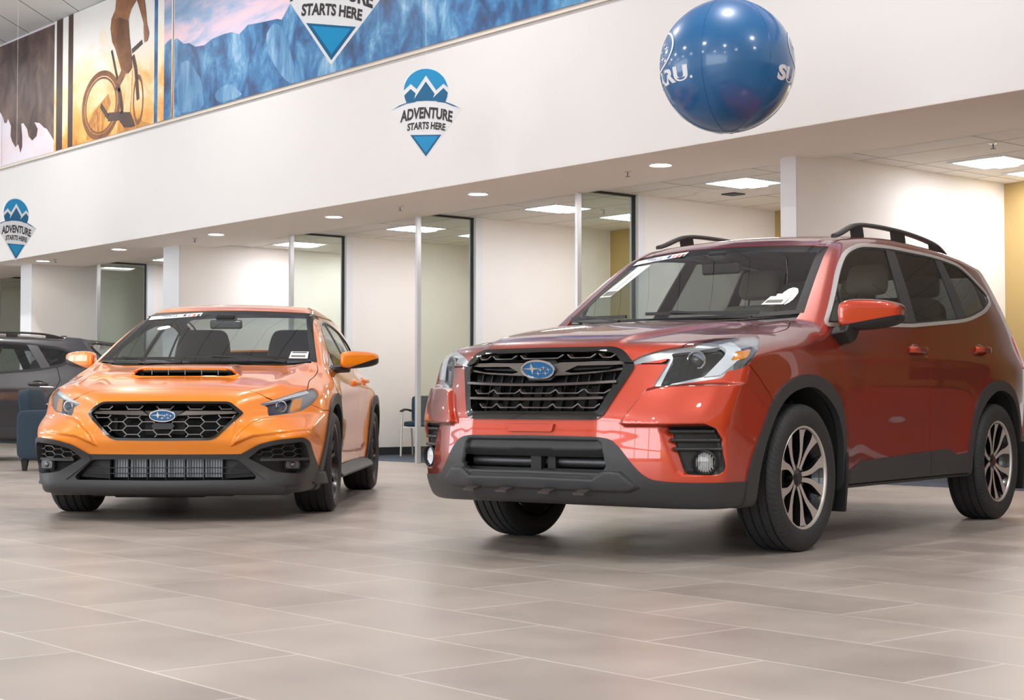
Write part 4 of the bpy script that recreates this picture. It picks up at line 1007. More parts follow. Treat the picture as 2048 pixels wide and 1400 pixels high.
# wing band with two slits, joined behind the badge
def plate(poly, d, th, m, name, par):
    """thin plate cut in the front view, laid on the bow of the front at set-back d"""
    P = np.array(poly); n = len(P); x = GX(P[:, 0], P[:, 1], d)
    V = [(xx, y, z) for xx, (y, z) in zip(x, P)] + [(xx - th, y, z) for xx, (y, z) in zip(x, P)]
    return MB().add(V, [tuple(range(n)), tuple(range(n, 2*n))[::-1]] + [(i, n + i, n + (i+1) % n, (i+1) % n) for i in range(n)]).build(name, m, par, bevel=0.003, smooth=30)
for s in (1, -1):
    m2 = lambda P: [(y*s, z) for y, z in P] if s > 0 else [(y*s, z) for y, z in P][::-1]
    plate(m2([(0.05, 0.885), (0.10, 0.897), (0.20, 0.8985), (0.30, 0.8995), (0.418, 0.901), (0.430, 0.884), (0.38, 0.8805), (0.30, 0.8795), (0.195, 0.8785), (0.125, 0.850), (0.06, 0.845)]), 0.006, 0.03, M['grey_bar'], 'grille_wing', grille)
    plate(m2([(0.06, 0.835), (0.10, 0.834), (0.17, 0.837), (0.30, 0.845), (0.430, 0.858), (0.434, 0.870), (0.395, 0.864), (0.36, 0.857), (0.26, 0.851), (0.165, 0.847), (0.12, 0.856), (0.06, 0.85)]), 0.006, 0.03, M['grey_bar'], 'grille_wing', grille)
    plate(m2([(0.150, 0.867), (0.178, 0.872), (0.375, 0.876), (0.35, 0.866), (0.17, 0.858)]), 0.026, 0.02, M['dark_plastic'], 'grille_slit', grille)
for z, h, segs in ((0.924, 0.016, ((-0.372, -0.312), (-0.286, -0.158), (-0.120, 0.108), (0.146, 0.282), (0.314, 0.378))), (0.763, 0.018, ((-0.352, -0.256), (-0.236, -0.096), (-0.088, 0.104), (0.118, 0.252), (0.276, 0.384))), (0.697, 0.018, ((-0.305, -0.216), (-0.202, -0.076), (-0.066, 0.106), (0.118, 0.240), (0.256, 0.352)))):
    for a, b in segs:
        e = 0.014; a += 0.004; b -= 0.004; mb = MB(); pts = [(a, z + h/2), (a + e, z - h/2), (b - e, z - h/2), (b, z + h/2)]
        x = GX([p[0] for p in pts], [p[1] for p in pts], 0.020)
        pr = [(0, -0.0028), (0.03, -0.0028), (0.03, 0.0028), (0, 0.0028)]
        mb.sweep(pr, [(xx, p[0], p[1]) for xx, p in zip(x, pts)]).build('grille_fin', M['grey_bar'], grille)
plate([(-0.43, 0.935), (-0.36, 0.943), (0.36, 0.943), (0.43, 0.935), (0.425, 0.905), (-0.425, 0.905)][::-1], 0.045, 0.01, M['dark_plastic'], 'grille_shelf', grille)
plate([(-0.432, 0.85), (0.432, 0.85), (0.418, 0.805), (0.30, 0.798), (0.1, 0.795), (-0.1, 0.795), (-0.30, 0.798), (-0.418, 0.805)][::-1], 0.04, 0.01, M['dark_plastic'], 'grille_shelf', grille)
for k in range(-6, 7):
    y = k*0.062 + 0.01; zt = 0.845 if abs(y) > 0.08 else 0.80
    zb = 0.672 if abs(y) < 0.34 else 0.76
    x0 = float(GX([y], [zb])[0]); x1 = float(GX([y], [zt])[0])
    MB().add([(x0 - 0.03, y - 0.0025, zb), (x0 - 0.03, y + 0.0025, zb), (x1 - 0.03, y + 0.0025, zt), (x1 - 0.03, y - 0.0025, zt), (x0 - 0.06, y - 0.0025, zb), (x0 - 0.06, y + 0.0025, zb), (x1 - 0.06, y + 0.0025, zt), (x1 - 0.06, y - 0.0025, zt)], [(0, 1, 2, 3), (7, 6, 5, 4), (0, 4, 5, 1), (1, 5, 6, 2), (2, 6, 7, 3), (3, 7, 4, 0)]).build('grille_rib', M['dark_plastic'], grille)
for y, w, z0, z1 in ((0.0, 0.17, 0.68, 0.785), (0.235, 0.13, 0.68, 0.79), (-0.3, 0.06, 0.70, 0.80)): MB().box((0.875, y - w/2, z0), (0.885, y + w/2, z1)).build('radiator_core', M['trim_dark'], grille, bevel=0.004)
emblem(grille, (float(GX([0.0], [0.864])[0]) + 0.012, -0.004, 0.864), 0.096, 0.046, -0.30)
plate([(-0.105, 0.85), (-0.105, 0.88), (-0.07, 0.915), (0.06, 0.915), (0.10, 0.88), (0.10, 0.85), (0.06, 0.812), (-0.06, 0.812)][::-1], 0.010, 0.03, M['dark_plastic'], 'emblem_base', grille)
# fog pockets
for s in (1, -1):
    pk = put(sk, 'fog_pocket', 'fog_lamp_pocket', M['dark_plastic'], suv, -0.004, 0.02, (s,))[0]
    for z, y0, y1 in ((0.583, 0.648, 0.820), (0.544, 0.660, 0.836), (0.505, 0.672, 0.842)):
        ys = np.linspace(y0, y1, 9); x = surf_x(F_SUV, ys, np.full(9, z), 0.3, 1.2) + 0.016 - 0.010*np.linspace(-1, 1, 9)**4
        MB().sweep([(0.013*math.cos(t), 0.0085*math.sin(t)) for t in np.linspace(0, 2*math.pi, 11)[:-1]], [(a, b*s, z) for a, b in zip(x, ys)]).build('pocket_slat', M['black_plastic'], pk)
    d = Vector((0.93, 0.37*s, 0)).normalized(); a = Vector((-d.y, d.x, 0)); xx = float(surf_x(F_SUV, np.array([0.777]), np.array([0.445]), 0.3, 1.2)[0]); c = Vector((xx, 0.777*s, 0.445))
    A = lambda p, q, h: tuple(c + a*p + Vector((0, 0, q)) + d*h)
    MB().lathe([(0.058, -0.01), (0.056, 0.020), (0.049, 0.026), (0.045, 0.010)], 32, A).build('fog_bezel', M['dark_plastic'], pk)
    fl = MB().lathe([(0.046*math.sin(t), 0.012 + 0.012*math.cos(t)) for t in np.linspace(math.pi/2, 0, 7)], 32, A).build('fog_lens', M['lens'], pk)
    f2 = MB()
    for i in range(-4, 5):
        w = math.sqrt(max(0.0, 0.044**2 - (i*0.0095)**2)); f2.add([A(i*0.0095 - 0.004, -w, 0.004), A(i*0.0095, -w, 0.010), A(i*0.0095 + 0.004, -w, 0.004), A(i*0.0095 - 0.004, w, 0.004), A(i*0.0095, w, 0.010), A(i*0.0095 + 0.004, w, 0.004)], [(0, 1, 4, 3), (1, 2, 5, 4)])
    f2.build('fog_reflector', M['chrome'], pk, smooth=0)
    MB().lathe([(0.0, 0.003), (0.046, 0.003)], 28, A).build('fog_back', M['lamp_white'], pk)
# lower intake internals
MB().box((0.80, -0.45, 0.36), (0.84, 0.45, 0.50)).build('intake_back', M['void'], suv)
MB().tube([(0.90, -0.40, 0.438), (0.90, 0.42, 0.438)], 0.026, 16).build('crash_bar', M['steel'], suv)
MB().box((0.86, -0.42, 0.396), (0.95, 0.42, 0.408)).build('intake_shelf', M['dark_plastic'], suv)
MB().box((0.93, -0.035, 0.38), (0.965, 0.025, 0.48)).box((0.92, 0.05, 0.38), (0.95, 0.095, 0.48)).build('intake_strut', M['dark_plastic'], suv, bevel=0.004)
for k, y in enumerate((-0.34, -0.15, 0.09, 0.28)): MB().box((0.92, y, 0.318), (0.985, y + 0.06, 0.327), Matrix.Rotation(0.25, 3, 'Y'), (0.05, 0, 0.235)).build('skid_tab', M['grey_bar'], suv)
# under structure
MB().box((-0.35, -0.60, 0.30), (0.80, 0.60, 0.62)).build('engine_bay', M['void'], suv)
MB().box((-3.35, -0.74, 0.30), (-0.45, 0.74, 0.36)).build('floor_pan', M['void'], suv)
MB().tube([(-2.67, -0.7, 0.34), (-2.67, 0.7, 0.34)], 0.035, 10).box((-2.85, -0.45, 0.24), (-2.45, 0.45, 0.33)).build('rear_axle', M['void'], suv)
for cx in (0.0, -2.67):
    for s in (1, -1):
        MB().lathe([(0.475, 0.44), (0.475, 0.862), (0.455, 0.862), (0.455, 0.46), (0.0, 0.46), (0.0, 0.44)], 40, lambda p, q, h, cx=cx, s=s: (cx + p, h*s, 0.345 + q), -0.15, math.pi + 0.15).build('wheel_liner', M['trim_dark'], suv)
        x = cx - 0.452; y = 0.80*s
        MB().prism([(-0.085, 0.0), (-0.10, 0.16), (-0.10, 0.30), (0.075, 0.30), (0.085, 0.0)], -0.012, 0.006, lambda u, v, w: (x + w - 0.06*(0.3 - v)*0.3, y + u*s*-1, 0.165 + v)).build('mud_flap', M['dark_plastic'], suv, bevel=0.004)
for (x, y), sp in (((0, 0.785), 0.0), ((0, -0.785), 0.3), ((-2.67, 0.788), 0.32), ((-2.67, -0.788), 0.1)): make_wheel(suv, x, y, 0.3525, 0.225, 0.243, math.radians(36) + sp*2.0, 'suv')
# roof rails
for s in (1, -1):
    P = [(-1.05, 0.557, 1.622), (-1.13, 0.556, 1.642), (-1.24, 0.552, 1.680), (-1.33, 0.548, 1.706), (-1.45, 0.547, 1.720), (-1.75, 0.549, 1.728), (-2.1, 0.550, 1.724), (-2.4, 0.548, 1.706), (-2.56, 0.546, 1.688), (-2.66, 0.544, 1.660), (-2.72, 0.543, 1.636)]
    rl = MB().sweep([(0.016, -0.010), (0.018, 0.0), (0.012, 0.011), (-0.012, 0.011), (-0.018, 0.0), (-0.016, -0.010)], [(x, y*s, z) for x, y, z in chaikin(P, 2, False)]).build('roof_rail', M['black_plastic'], suv)
    for xa, xb_ in ((-1.30, -1.42), (-1.86, -2.02), (-2.45, -2.58)):
        zt = float(np.interp(-xa, [-p[0] for p in P], [p[2] for p in P])); zt2 = float(np.interp(-xb_, [-p[0] for p in P], [p[2] for p in P]))
        zr = float(surf_z(F_SUV, [xa], [0.549])[0]) - 0.01
        MB().prism([(xa - 0.02, zr), (xa, zt - 0.004), (xb_, zt2 - 0.004), (xb_ - 0.03, zr)], 0.535*s, 0.563*s, lambda u, v, w: (u, w, v)).build('rail_foot', M['dark_plastic'], rl, bevel=0.004)
# mirrors, handles, wipers
for i, s in enumerate((1, -1)):
    mm = None if s < 0 else make_mirror(suv, (-0.585, 0.985, 1.152), s, M['red_paint'], (0.12, 0.122, 0.082), 0.85, 0.26)
    if mm: MB().prism([(-0.36, 1.052), (-0.44, 0.992), (-0.50, 1.01), (-0.58, 1.085), (-0.50, 1.10), (-0.40, 1.088)], 0.0, 1.0, lambda u, v, w: (u*(1 - 0.1*w) - 0.055*w, (0.845 + 0.085*w)*s, v + 0.015*w)).build('mirror_stalk', M['dark_plastic'], mm, bevel=0.012)
    if mm: MB().box((-0.70, 1.078*s - 0.012, 1.150), (-0.60, 1.078*s + 0.003, 1.163)).build('side_repeater', M['lamp_white'], mm, bevel=0.004)
    for dr, x, z in ((doors[0][i], -1.388, 1.000), (doors[1][i], -2.429, 1.030)):
        ys = float(surf_y(F_SUV, [x], [z])[0])
        hd = MB().sweep([(0.010*math.cos(t), 0.017*math.sin(t)) for t in np.linspace(0, 2*math.pi, 13)[:-1]], [(x + u, (ys + 0.006 + 0.034*(1 - (u/0.12)**4))*s, z) for u in np.linspace(-0.115, 0.115, 13)]).build('door_handle', M['red_paint'], dr)
        MB().ball((x - 0.01, (ys - 0.012)*s, z - 0.002), (0.075, 0.016, 0.036), 20, 10).build('handle_recess', M['red_paint'], hd)
def wiper(car, field_x, pts, name='wiper'):
    P = [Vector(p) for p in pts]
    o = MB().sweep([(-0.008, -0.004), (0.008, -0.004), (0.005, 0.012), (-0.005, 0.012)], P).build(name, M['dark_plastic'], car)
    return o
SX = lambda y, z: surf_x(F_SUV, np.asarray(y, float), np.asarray(z, float), -1.2, 0.2)
for ys, zs in ((np.linspace(-0.66, -0.22, 8), np.linspace(1.158, 1.150, 8)), (np.linspace(-0.10, 0.52, 9), np.linspace(1.160, 1.152, 9))):
    x = SX(ys, zs); wp = wiper(suv, None, [(a + 0.016, b, c + 0.012) for a, b, c in zip(x, ys, zs)])
    MB().sweep([(-0.009, -0.006), (0.009, -0.006), (0.007, 0.006), (-0.007, 0.006)], [(float(x[2]) + 0.03, ys[2], zs[2] + 0.024), (float(x[-3]) + 0.05, ys[-3], zs[-3] + 0.006), (float(x[-1]) + 0.09, ys[-1], zs[-1] - 0.012)]).build('wiper_arm', M['dark_plastic'], wp)
# stickers on the glass
def decal(poly, d, m, name, par, th=0.0012):
    """thin sheet lying on the screen, outline in the front view"""
    P = np.array(poly, float); n = len(P); x = SX(P[:, 0], P[:, 1]) + d
    V = [(a, y, z) for a, (y, z) in zip(x, P)] + [(a - th, y, z) for a, (y, z) in zip(x, P)]
    return MB().add(V, [tuple(range(n)), tuple(range(n, 2*n))[::-1]] + [(i, n + i, n + (i+1) % n, (i+1) % n) for i in range(n)]).build(name, m, par, smooth=0)
def strip(y0, z0, y1, z1, h, k=6):
    """parallelogram outline with subdivided long edges"""
    a = [(y0 + (y1-y0)*i/k, z0 + (z1-z0)*i/k) for i in range(k+1)]; return a + [(y, z - h) for y, z in a[::-1]]
def letters_on(surf, par, body, m, y, z, size, d, flip=1, font_shear=0.0, name='lettering'):
    V, F = text_mesh(body, size, shear=font_shear); V = np.array(V)
    yy = y + V[:, 0]*flip; zz = z + V[:, 1]
    x = surf(yy, zz) + d
    return MB().add(np.stack([x, yy, zz], 1), F).build(name, m, par, smooth=0)
st = decal(strip(-0.575, 1.528, -0.215, 1.560, 0.030), 0.004, M['paper'], 'banner_sticker', screen)
letters_on(SX, screen, 'Follow Us', M['blue_ink'], -0.43, 1.520, 0.030, 0.007)
for k, (y, mm) in enumerate(((-0.335, 'blue_ink'), (-0.300, 'pink_ink'), (-0.268, 'orange_ink'), (-0.238, 'ink'))): decal([(y, 1.545), (y + 0.018, 1.5465), (y + 0.018, 1.5285), (y, 1.527)], 0.006, M[mm], 'sticker_icon', st)
ms = decal([(-0.615, 1.30), (-0.515, 1.488), (-0.415, 1.490), (-0.515, 1.30)], 0.003, M['paper'], 'price_sheet', screen)
decal([(-0.60, 1.308), (-0.585, 1.335), (-0.50, 1.335), (-0.515, 1.308)], 0.005, M['liner'], 'sheet_block', ms); decal([(-0.578, 1.35), (-0.53, 1.445), (-0.485, 1.445), (-0.53, 1.35)], 0.005, M['lamp_white'], 'sheet_block', ms)
tg = decal([(0.487, 1.212), (0.505, 1.258), (0.605, 1.258), (0.592, 1.212)], 0.003, M['paper'], 'stock_tag', screen)
decal([(0.50, 1.222), (0.505, 1.238), (0.58, 1.238), (0.578, 1.222)], 0.005, M['liner'], 'tag_print', tg); decal([(0.53, 1.259), (0.53, 1.272), (0.60, 1.272), (0.60, 1.259)], 0.003, M['paper'], 'tag_tab', tg)
# cabin
make_seat(suv, -1.35, 0.36, 0.72, M['seat_grey']); make_seat(suv, -1.35, -0.36, 0.72, M['seat_grey'])
rs = soft_box('rear_seat', M['seat_grey'], suv, (-2.15, 0, 0.72), (0.5, 1.30, 0.18), 0.06); soft_box('rear_backrest', M['seat_grey'], rs, (-0.32, 0, 0.36), (0.16, 1.28, 0.60), 0.06, 0.95, -0.3)
for y in (-0.42, 0, 0.42): soft_box('headrest', M['seat_grey'], rs, (-0.47, y, 0.72), (0.10, 0.25, 0.14), 0.04, 0.9, -0.2)
MB().prism([(-0.25, 1.10), (-0.50, 1.115), (-0.78, 1.08), (-0.86, 1.0), (-0.80, 0.80), (-0.70, 0.6), (-0.25, 0.6)], -0.70, 0.70, lambda u, v, w: (u, w, v)).build('dashboard', M['trim_dark'], suv, bevel=0.03, seg=3)
make_steering(suv, -0.93, 0.36, 1.02)
MB().box((-0.02, -0.12, -0.035), (0.02, 0.12, 0.035)).build('rearview_mirror', M['gloss_black'], suv, bevel=0.015, loc=(-0.80, 0.0, 1.455), rot=(0, 0.1, 0))
MB().box((-0.86, -0.06, 1.49), (-0.74, 0.06, 1.545)).build('camera_housing', M['trim_dark'], suv, bevel=0.015)

# ---------------------------------------------------------------- orange sedan: body surface
W_BULGE = [(0.402, 0.455), (0.442, 0.525), (0.515, 0.590), (0.57, 0.615), (0.64, 0.625), (1.1, 0.645), (1.1, 0.548), (0.80, 0.546), (0.62, 0.522), (0.53, 0.510)]
def make_sedan_field():
    plan = curve([-3.62, -3.5, -3.3, -3.0, -2.67, -2.2, -1.4, -0.6, -0.2, 0.15, 0.40, 0.55, 0.70, 0.80, 0.90],
                 [0.74, 0.82, 0.865, 0.892, 0.902, 0.893, 0.884, 0.882, 0.884, 0.888, 0.884, 0.873, 0.853, 0.830, 0.79], 0.04)
    low = curve([0.15, 0.22, 0.30, 0.40, 0.52, 0.64, 0.74, 0.84, 0.92, 1.0, 1.1], [0.06, 0.040, 0.030, 0.014, 0.004, 0.0, 0.0, 0.004, 0.020, 0.060, 0.125], 0.025)
    gb = curve([-3.4, -3.0, -2.6, -2.0, -1.4, -0.8, -0.45, -0.2, 0.1, 0.5], [0.70, 0.745, 0.780, 0.806, 0.815, 0.810, 0.797, 0.80, 0.88, 1.0], 0.05)
    lean = curve([0.68, 0.80, 0.90, 0.97, 1.05, 1.20, 1.32, 1.38, 1.5], [-0.26, -0.15, -0.045, 0.004, 0.032, 0.09, 0.143, 0.172, 0.25], 0.02)
    nose = curve([0.12, 0.17, 0.215, 0.25, 0.30, 0.36, 0.40, 0.44, 0.49, 0.56, 0.65, 0.71, 0.76, 0.85],
                 [0.90, 1.00, 1.035, 1.030, 1.020, 1.022, 1.030, 1.048, 1.068, 1.066, 1.040, 1.005, 0.965, 0.86], 0.012)
    hood0 = curve([-0.45, -0.2, 0.0, 0.2, 0.45, 0.65, 0.78, 0.88, 0.96, 1.03, 1.1], [1.01, 0.980, 0.956, 0.925, 0.882, 0.842, 0.812, 0.780, 0.742, 0.690, 0.60], 0.03)
    hoody = curve([0.0, 0.3, 0.5, 0.65, 0.74, 0.81, 0.88, 0.95], [0.0, -0.004, -0.012, -0.024, -0.040, -0.064, -0.105, -0.16], 0.03)
    wind = curve([-1.5, -1.3, -0.97, -0.5, -0.09, 0.1, 0.3], [1.545, 1.480, 1.362, 1.172, 0.992, 0.905, 0.81], 0.03)
    roof0 = curve([-3.7, -3.55, -3.28, -3.18, -2.9, -2.6, -2.2, -1.8, -1.5, -1.2, -1.05, -0.85], [1.08, 1.105, 1.118, 1.145, 1.262, 1.368, 1.435, 1.456, 1.452, 1.424, 1.396, 1.34], 0.05)
    roofy = curve([0.0, 0.25, 0.45, 0.58, 0.68, 0.8], [0.0, -0.004, -0.013, -0.024, -0.040, -0.07], 0.03)
    tail = curve([0.15, 0.3, 0.5, 0.7, 0.9, 1.05, 1.15], [-3.42, -3.55, -3.60, -3.60, -3.58, -3.60, -3.62], 0.03)
    under = curve([-3.7, -3.3, -2.9, -2.2, -0.5, 0.4, 0.8, 1.05], [0.30, 0.24, 0.2, 0.19, 0.19, 0.175, 0.17, 0.19], 0.05)
    def field(x, y, z):
        W = plan(x) - low(z)
        for cx in (0.0, -2.675):
            r = np.sqrt((x - cx)**2 + (z - 0.32)**2)
            W = W + 0.016*np.exp(-((r - 0.43)/0.12)**2)
        W = W - 0.014*sstep(-0.35, -1.0, x)*sstep(-2.5, -1.9, x)*np.exp(-((z - 0.50)/0.11)**2)
        W = W + 0.007*np.exp(-((z - (0.80 - 0.03*(x + 1.3)))/0.04)**2)*sstep(0.2, -0.4, x)
        side_l = y - W; side_g = y - (gb(x) - lean(z))
        side = np.where(z > 0.74, smax(side_l, side_g, 0.06), side_l)
        side = side/np.sqrt(1 + (0.5*sstep(0.85, 1.1, z))**2)
        pl = 0.035*(y/0.4)**2 + 1.45*np.maximum(y - 0.6, 0)**2
        pl = pl + sstep(0.50, 0.66, z)*0.66*np.maximum(y - 0.42, 0)
        pl = pl - 0.022*sstep(-0.010, 0.012, sdf(W_BULGE, y, z))*sstep(0.4, 0.6, x)
        front = (x - nose(z) + pl)/np.sqrt(1 + (0.5*sstep(0.55, 0.75, z))**2 + (2.4*np.maximum(y - 0.6, 0))**2)
        hood = hood0(x + 0.22*np.maximum(y - 0.2, 0)**2) + hoody(y)
        hood = hood + 0.03*sstep(0.15, -0.25, x)*sstep(0.5, 0.72, y)
        # fender crests and the scoop
        hood = hood + 0.012*np.exp(-((y - (0.60 + 0.10*np.clip(0.8 - x, 0, 1)))/0.06)**2)*sstep(0.9, 0.5, x)
        yw = 0.335 - 0.10*np.clip((0.46 - x)/0.6, 0, 1)
        sc = (0.053*sstep(-0.20, 0.44, x))*sstep(0.475, 0.452, x)*sstep(yw + 0.035, yw - 0.045, y)
        hood = hood + sc
        ws = wind(x + 0.30*y**2) - 0.02*y**2
        rf = roof0(x + 0.10*y**2*sstep(-2.4, -2.0, x)) + roofy(y)
        dt = (z - ws)/np.sqrt(1 + 0.19)
        top = smin(z - hood, np.where(x < 0.4, dt, 9.0), 0.02)
        top = smax(top, (z - rf)/np.sqrt(1 + 0.15*sstep(-2.4, -2.8, x)), 0.05)
        rear = tail(z) - x + 0.04*(y/0.5)**2 + 0.7*np.maximum(y - 0.5, 0)**2
        f = smax(side, front, 0.05); f = smax(f, top, 0.04); f = smax(f, rear, 0.06); f = smax(f, under(x) - z, 0.02)
        return f
    return field

# ---------------------------------------------------------------- the orange sedan
F_SED = make_sedan_field()
sed = empty('sports_sedan', (-9.313, 5.230, 0), -0.714212, 'orange sports sedan with a hood scoop and honeycomb grille', 'car')
sk = Skin(*surface_half(F_SED, (-3.8, 0, 0.05), (1.2, 1.0, 1.6), 0.0125))
sk.refine(F_SED, lambda V, N: np.where(V[:, 0] > 0.45, sdf(W_BULGE, np.abs(V[:, 1]), V[:, 2]), -1.0), (-0.010, 0.010))
sk.refine(F_SED, lambda V, N: np.where((V[:, 2] > 0.8) & (np.abs(V[:, 1]) < 0.42), V[:, 0] - 0.4635, -1.0), (-0.0105, 0.0105))
AO = [(0.53, 0.10), (0.525, 0.284), (0.475, 0.42), (0.415, 0.55), (0.319, 0.668), (0.215, 0.735), (0.085, 0.768), (-0.06, 0.778), (-0.20, 0.762), (-0.325, 0.705), (-0.400, 0.60), (-0.438, 0.48), (-0.450, 0.34), (-0.450, 0.10)]
AI = [(0.445, 0.10), (0.440, 0.284), (0.405, 0.42), (0.355, 0.53), (0.275, 0.625), (0.180, 0.680), (0.068, 0.704), (-0.06, 0.708), (-0.17, 0.690), (-0.275, 0.635), (-0.345, 0.55), (-0.388, 0.45), (-0.40, 0.34), (-0.40, 0.10)]
mir = lambda P: [(-2.675 - x, z) for x, z in P]
for P in (AI, mir(AI)): sk.assign('hole', g_side(chaikin(P, 1), 0.5))
for nm, P in (('arch_front', AO), ('arch_rear', mir(AO))): sk.assign(nm, g_side(chaikin(P, 1), 0.5))
sk.assign('undertray', lambda V, N: np.minimum.reduce([-N[:, 2] - 0.45, 0.30 - V[:, 2], 0.55 - V[:, 0]]))
DLO = fillet([(-0.510, 0.955), (-1.40, 0.985), (-2.40, 1.030), (-2.70, 1.075), (-2.66, 1.175), (-2.35, 1.285), (-2.0, 1.325), (-1.70, 1.330), (-1.35, 1.300), (-1.00, 1.178)], [0.01, 0, 0.1, 0.03, 0.04, 0.12, 0.1, 0.1, 0.15, 0.2])
gd = g_side(DLO, 0.4); sk.assign('dlo', gd); sk.assign('dlo', lambda V, N: gd(V, N) + 0.014)
sk.assign('glass_zone', lambda V, N: gd(V, N) - 0.002, ('dlo',))
LQ = xline((-0.80, 0.96), (-0.88, 1.20)); L1 = xline((-1.56, 0.99), (-1.66, 1.32)); L2 = xline((-1.66, 0.99), (-1.76, 1.32)); L3 = xline((-2.40, 1.03), (-2.30, 1.28))
inset = lambda f, k: (lambda V, N: np.minimum(f(V, N), gd(V, N) - k))
sk.assign('quarter_glass', inset(lambda V, N: LQ(V, N) - 0.010, 0.016), ('glass_zone',))
sk.assign('front_door_glass', inset(lambda V, N: np.minimum(-LQ(V, N) - 0.010, L1(V, N)), 0.014), ('glass_zone',))
sk.assign('rear_door_glass', inset(between(L3, L2), 0.014), ('glass_zone',))
sk.assign('cargo_glass', inset(lambda V, N: -L3(V, N) - 0.03, 0.014), ('glass_zone',))
xb = lambda y: -0.055 - 0.37*y*y
def g_ws(e=0.0, et=0.0, eb=0.0):
    return lambda V, N: np.minimum.reduce([xb(V[:, 1]) - eb - V[:, 0], 0.745 - (V[:, 2] - 0.985)*0.40 - e - V[:, 1], 1.384 - 0.05*V[:, 1]**2 - et - V[:, 2], V[:, 0] + 1.45, V[:, 2] - 0.92])
sk.assign('frit', g_ws()); sk.assign('screen', g_ws(0.040, 0.028, 0.03), ('frit',))
rwz = lambda V, N: np.minimum.reduce([-2.32 - V[:, 0], V[:, 0] + 3.12, 0.60 - 0.05*(V[:, 0] + 2.3) - V[:, 1], N[:, 2] - 0.2])
sk.assign('rear_window', rwz)
sk.assign('cowl', lambda V, N: np.minimum.reduce([xb(V[:, 1]) + 0.05 - V[:, 0], 0.71 - V[:, 1], V[:, 2] - 0.88, 1.03 - V[:, 2], V[:, 0] + 0.6, N[:, 2] - 0.3]))
# grille, lamps, lower face
GO = fillet([(-0.1, 0.7145), (0.386, 0.7125), (0.464, 0.646), (0.305, 0.490), (-0.1, 0.4875)], [0, 0.03, 0.012, 0.04, 0])
GI = fillet([(-0.1, 0.7015), (0.379, 0.6995), (0.440, 0.645), (0.298, 0.503), (-0.1, 0.5005)], [0, 0.025, 0.01, 0.035, 0])
sk.assign('grille_frame', g_front(GO, 0.6)); sk.assign('grille_hole', g_front(GI, 0.6), ('grille_frame',))
HL = [(0.868, 0.703), (0.787, 0.728), (0.626, 0.772), (0.43, 0.806), (0.40, 0.802), (0.435, 0.756), (0.545, 0.695), (0.641, 0.659), (0.770, 0.640), (0.860, 0.631), (0.835, 0.685)]
sk.assign('lamp', g_side(fillet(HL, [0.004, 0.03, 0.05, 0.01, 0.01, 0.03, 0.03, 0.02, 0.02, 0.004, 0.006]), 0.4))
lens_panel = {s: sk.panel('lamp', 0.0, 0.01, mirror=False, side=s) for s in (1, -1)}
sk.assign('lamp_turn', g_side([(0.653, 0.735), (0.578, 0.745), (0.640, 0.668), (0.722, 0.655)], 0.4), ('lamp',))
sk.assign('lamp_box', g_side([(0.835, 0.70), (0.655, 0.738), (0.725, 0.654), (0.865, 0.636), (0.838, 0.686)], 0.4), ('lamp',))
sk.assign('lamp_drl', lambda V, N: np.minimum(V[:, 2] - (0.703 + (0.862 - V[:, 0])*0.20), 0.40*(V[:, 0] - 0.5)), ('lamp',))
FO = fillet([(0.452, 0.404), (0.56, 0.464), (0.66, 0.490), (0.80, 0.503), (0.828, 0.480), (0.853, 0.30), (0.848, 0.225), (0.66, 0.213), (0.60, 0.245), (0.435, 0.374)], [0.01, 0.03, 0.04, 0.03, 0.03, 0.04, 0.03, 0.03, 0.03, 0.01])
FI = fillet([(0.495, 0.382), (0.565, 0.442), (0.66, 0.466), (0.795, 0.477), (0.812, 0.455), (0.824, 0.33), (0.790, 0.280), (0.672, 0.292), (0.635, 0.304)], [0.006, 0.02, 0.03, 0.02, 0.02, 0.03, 0.03, 0.02, 0.02])
sk.assign('fog_frame', g_front(FO, 0.42)); sk.assign('fog_hole', g_front(FI, 0.42), ('fog_frame',))
sk.assign('cladding', g_front([(-0.1, 0.404), (0.50, 0.404), (0.66, 0.22), (0.80, 0.215), (0.80, 0.10), (-0.1, 0.10)], 0.5), ('body', 'undertray'))
sk.assign('cladding', lambda V, N: np.minimum(0.235 - V[:, 2], V[:, 0] - 0.40))
CO = fillet([(-0.1, 0.377), (0.432, 0.374), (0.545, 0.270), (0.53, 0.248), (-0.1, 0.245)], [0, 0.02, 0.02, 0.02, 0])
sk.assign('intake_slot', g_front(CO, 0.5), ('cladding',))
sk.assign('lip', g_front([(-0.1, 0.246), (0.7, 0.25), (0.7, 0.1), (-0.1, 0.1)], 0.5), ('cladding',))
sk.assign('sill', lambda V, N: np.minimum.reduce([0.285 - V[:, 2], -0.35 - V[:, 0], V[:, 0] + 2.35, np.abs(V[:, 1]) - 0.5]), ('body', 'undertray'))
sk.assign('scoop_mouth', lambda V, N: np.minimum.reduce([sdf(fillet([(-0.1, 0.9345), (0.255, 0.9325), (0.334, 0.903), (0.334, 0.891), (0.280, 0.8800), (-0.1, 0.8800)], [0, 0.03, 0.008, 0.008, 0.02, 0]), np.abs(V[:, 1]), V[:, 2]), V[:, 0] - 0.432, 0.495 - V[:, 0]]))
HOOD = [(-0.5, -0.2), (-0.5, 0.6), (-0.30, 0.725), (-0.20, 0.752), (-0.073, 0.776), (0.10, 0.772), (0.271, 0.763), (0.40, 0.775), (0.52, 0.786), (0.64, 0.728), (0.722, 0.671), (0.800, 0.600), (0.822, 0.50), (0.834, 0.25), (0.836, -0.2)]
gh0 = g_top(chaikin(HOOD, 1), 0.70); gh = lambda V, N: np.minimum(gh0(V, N), V[:, 0] - xb(V[:, 1]) - 0.05)
sk.gap(gh, 0.0026); sk.assign('hood', gh)
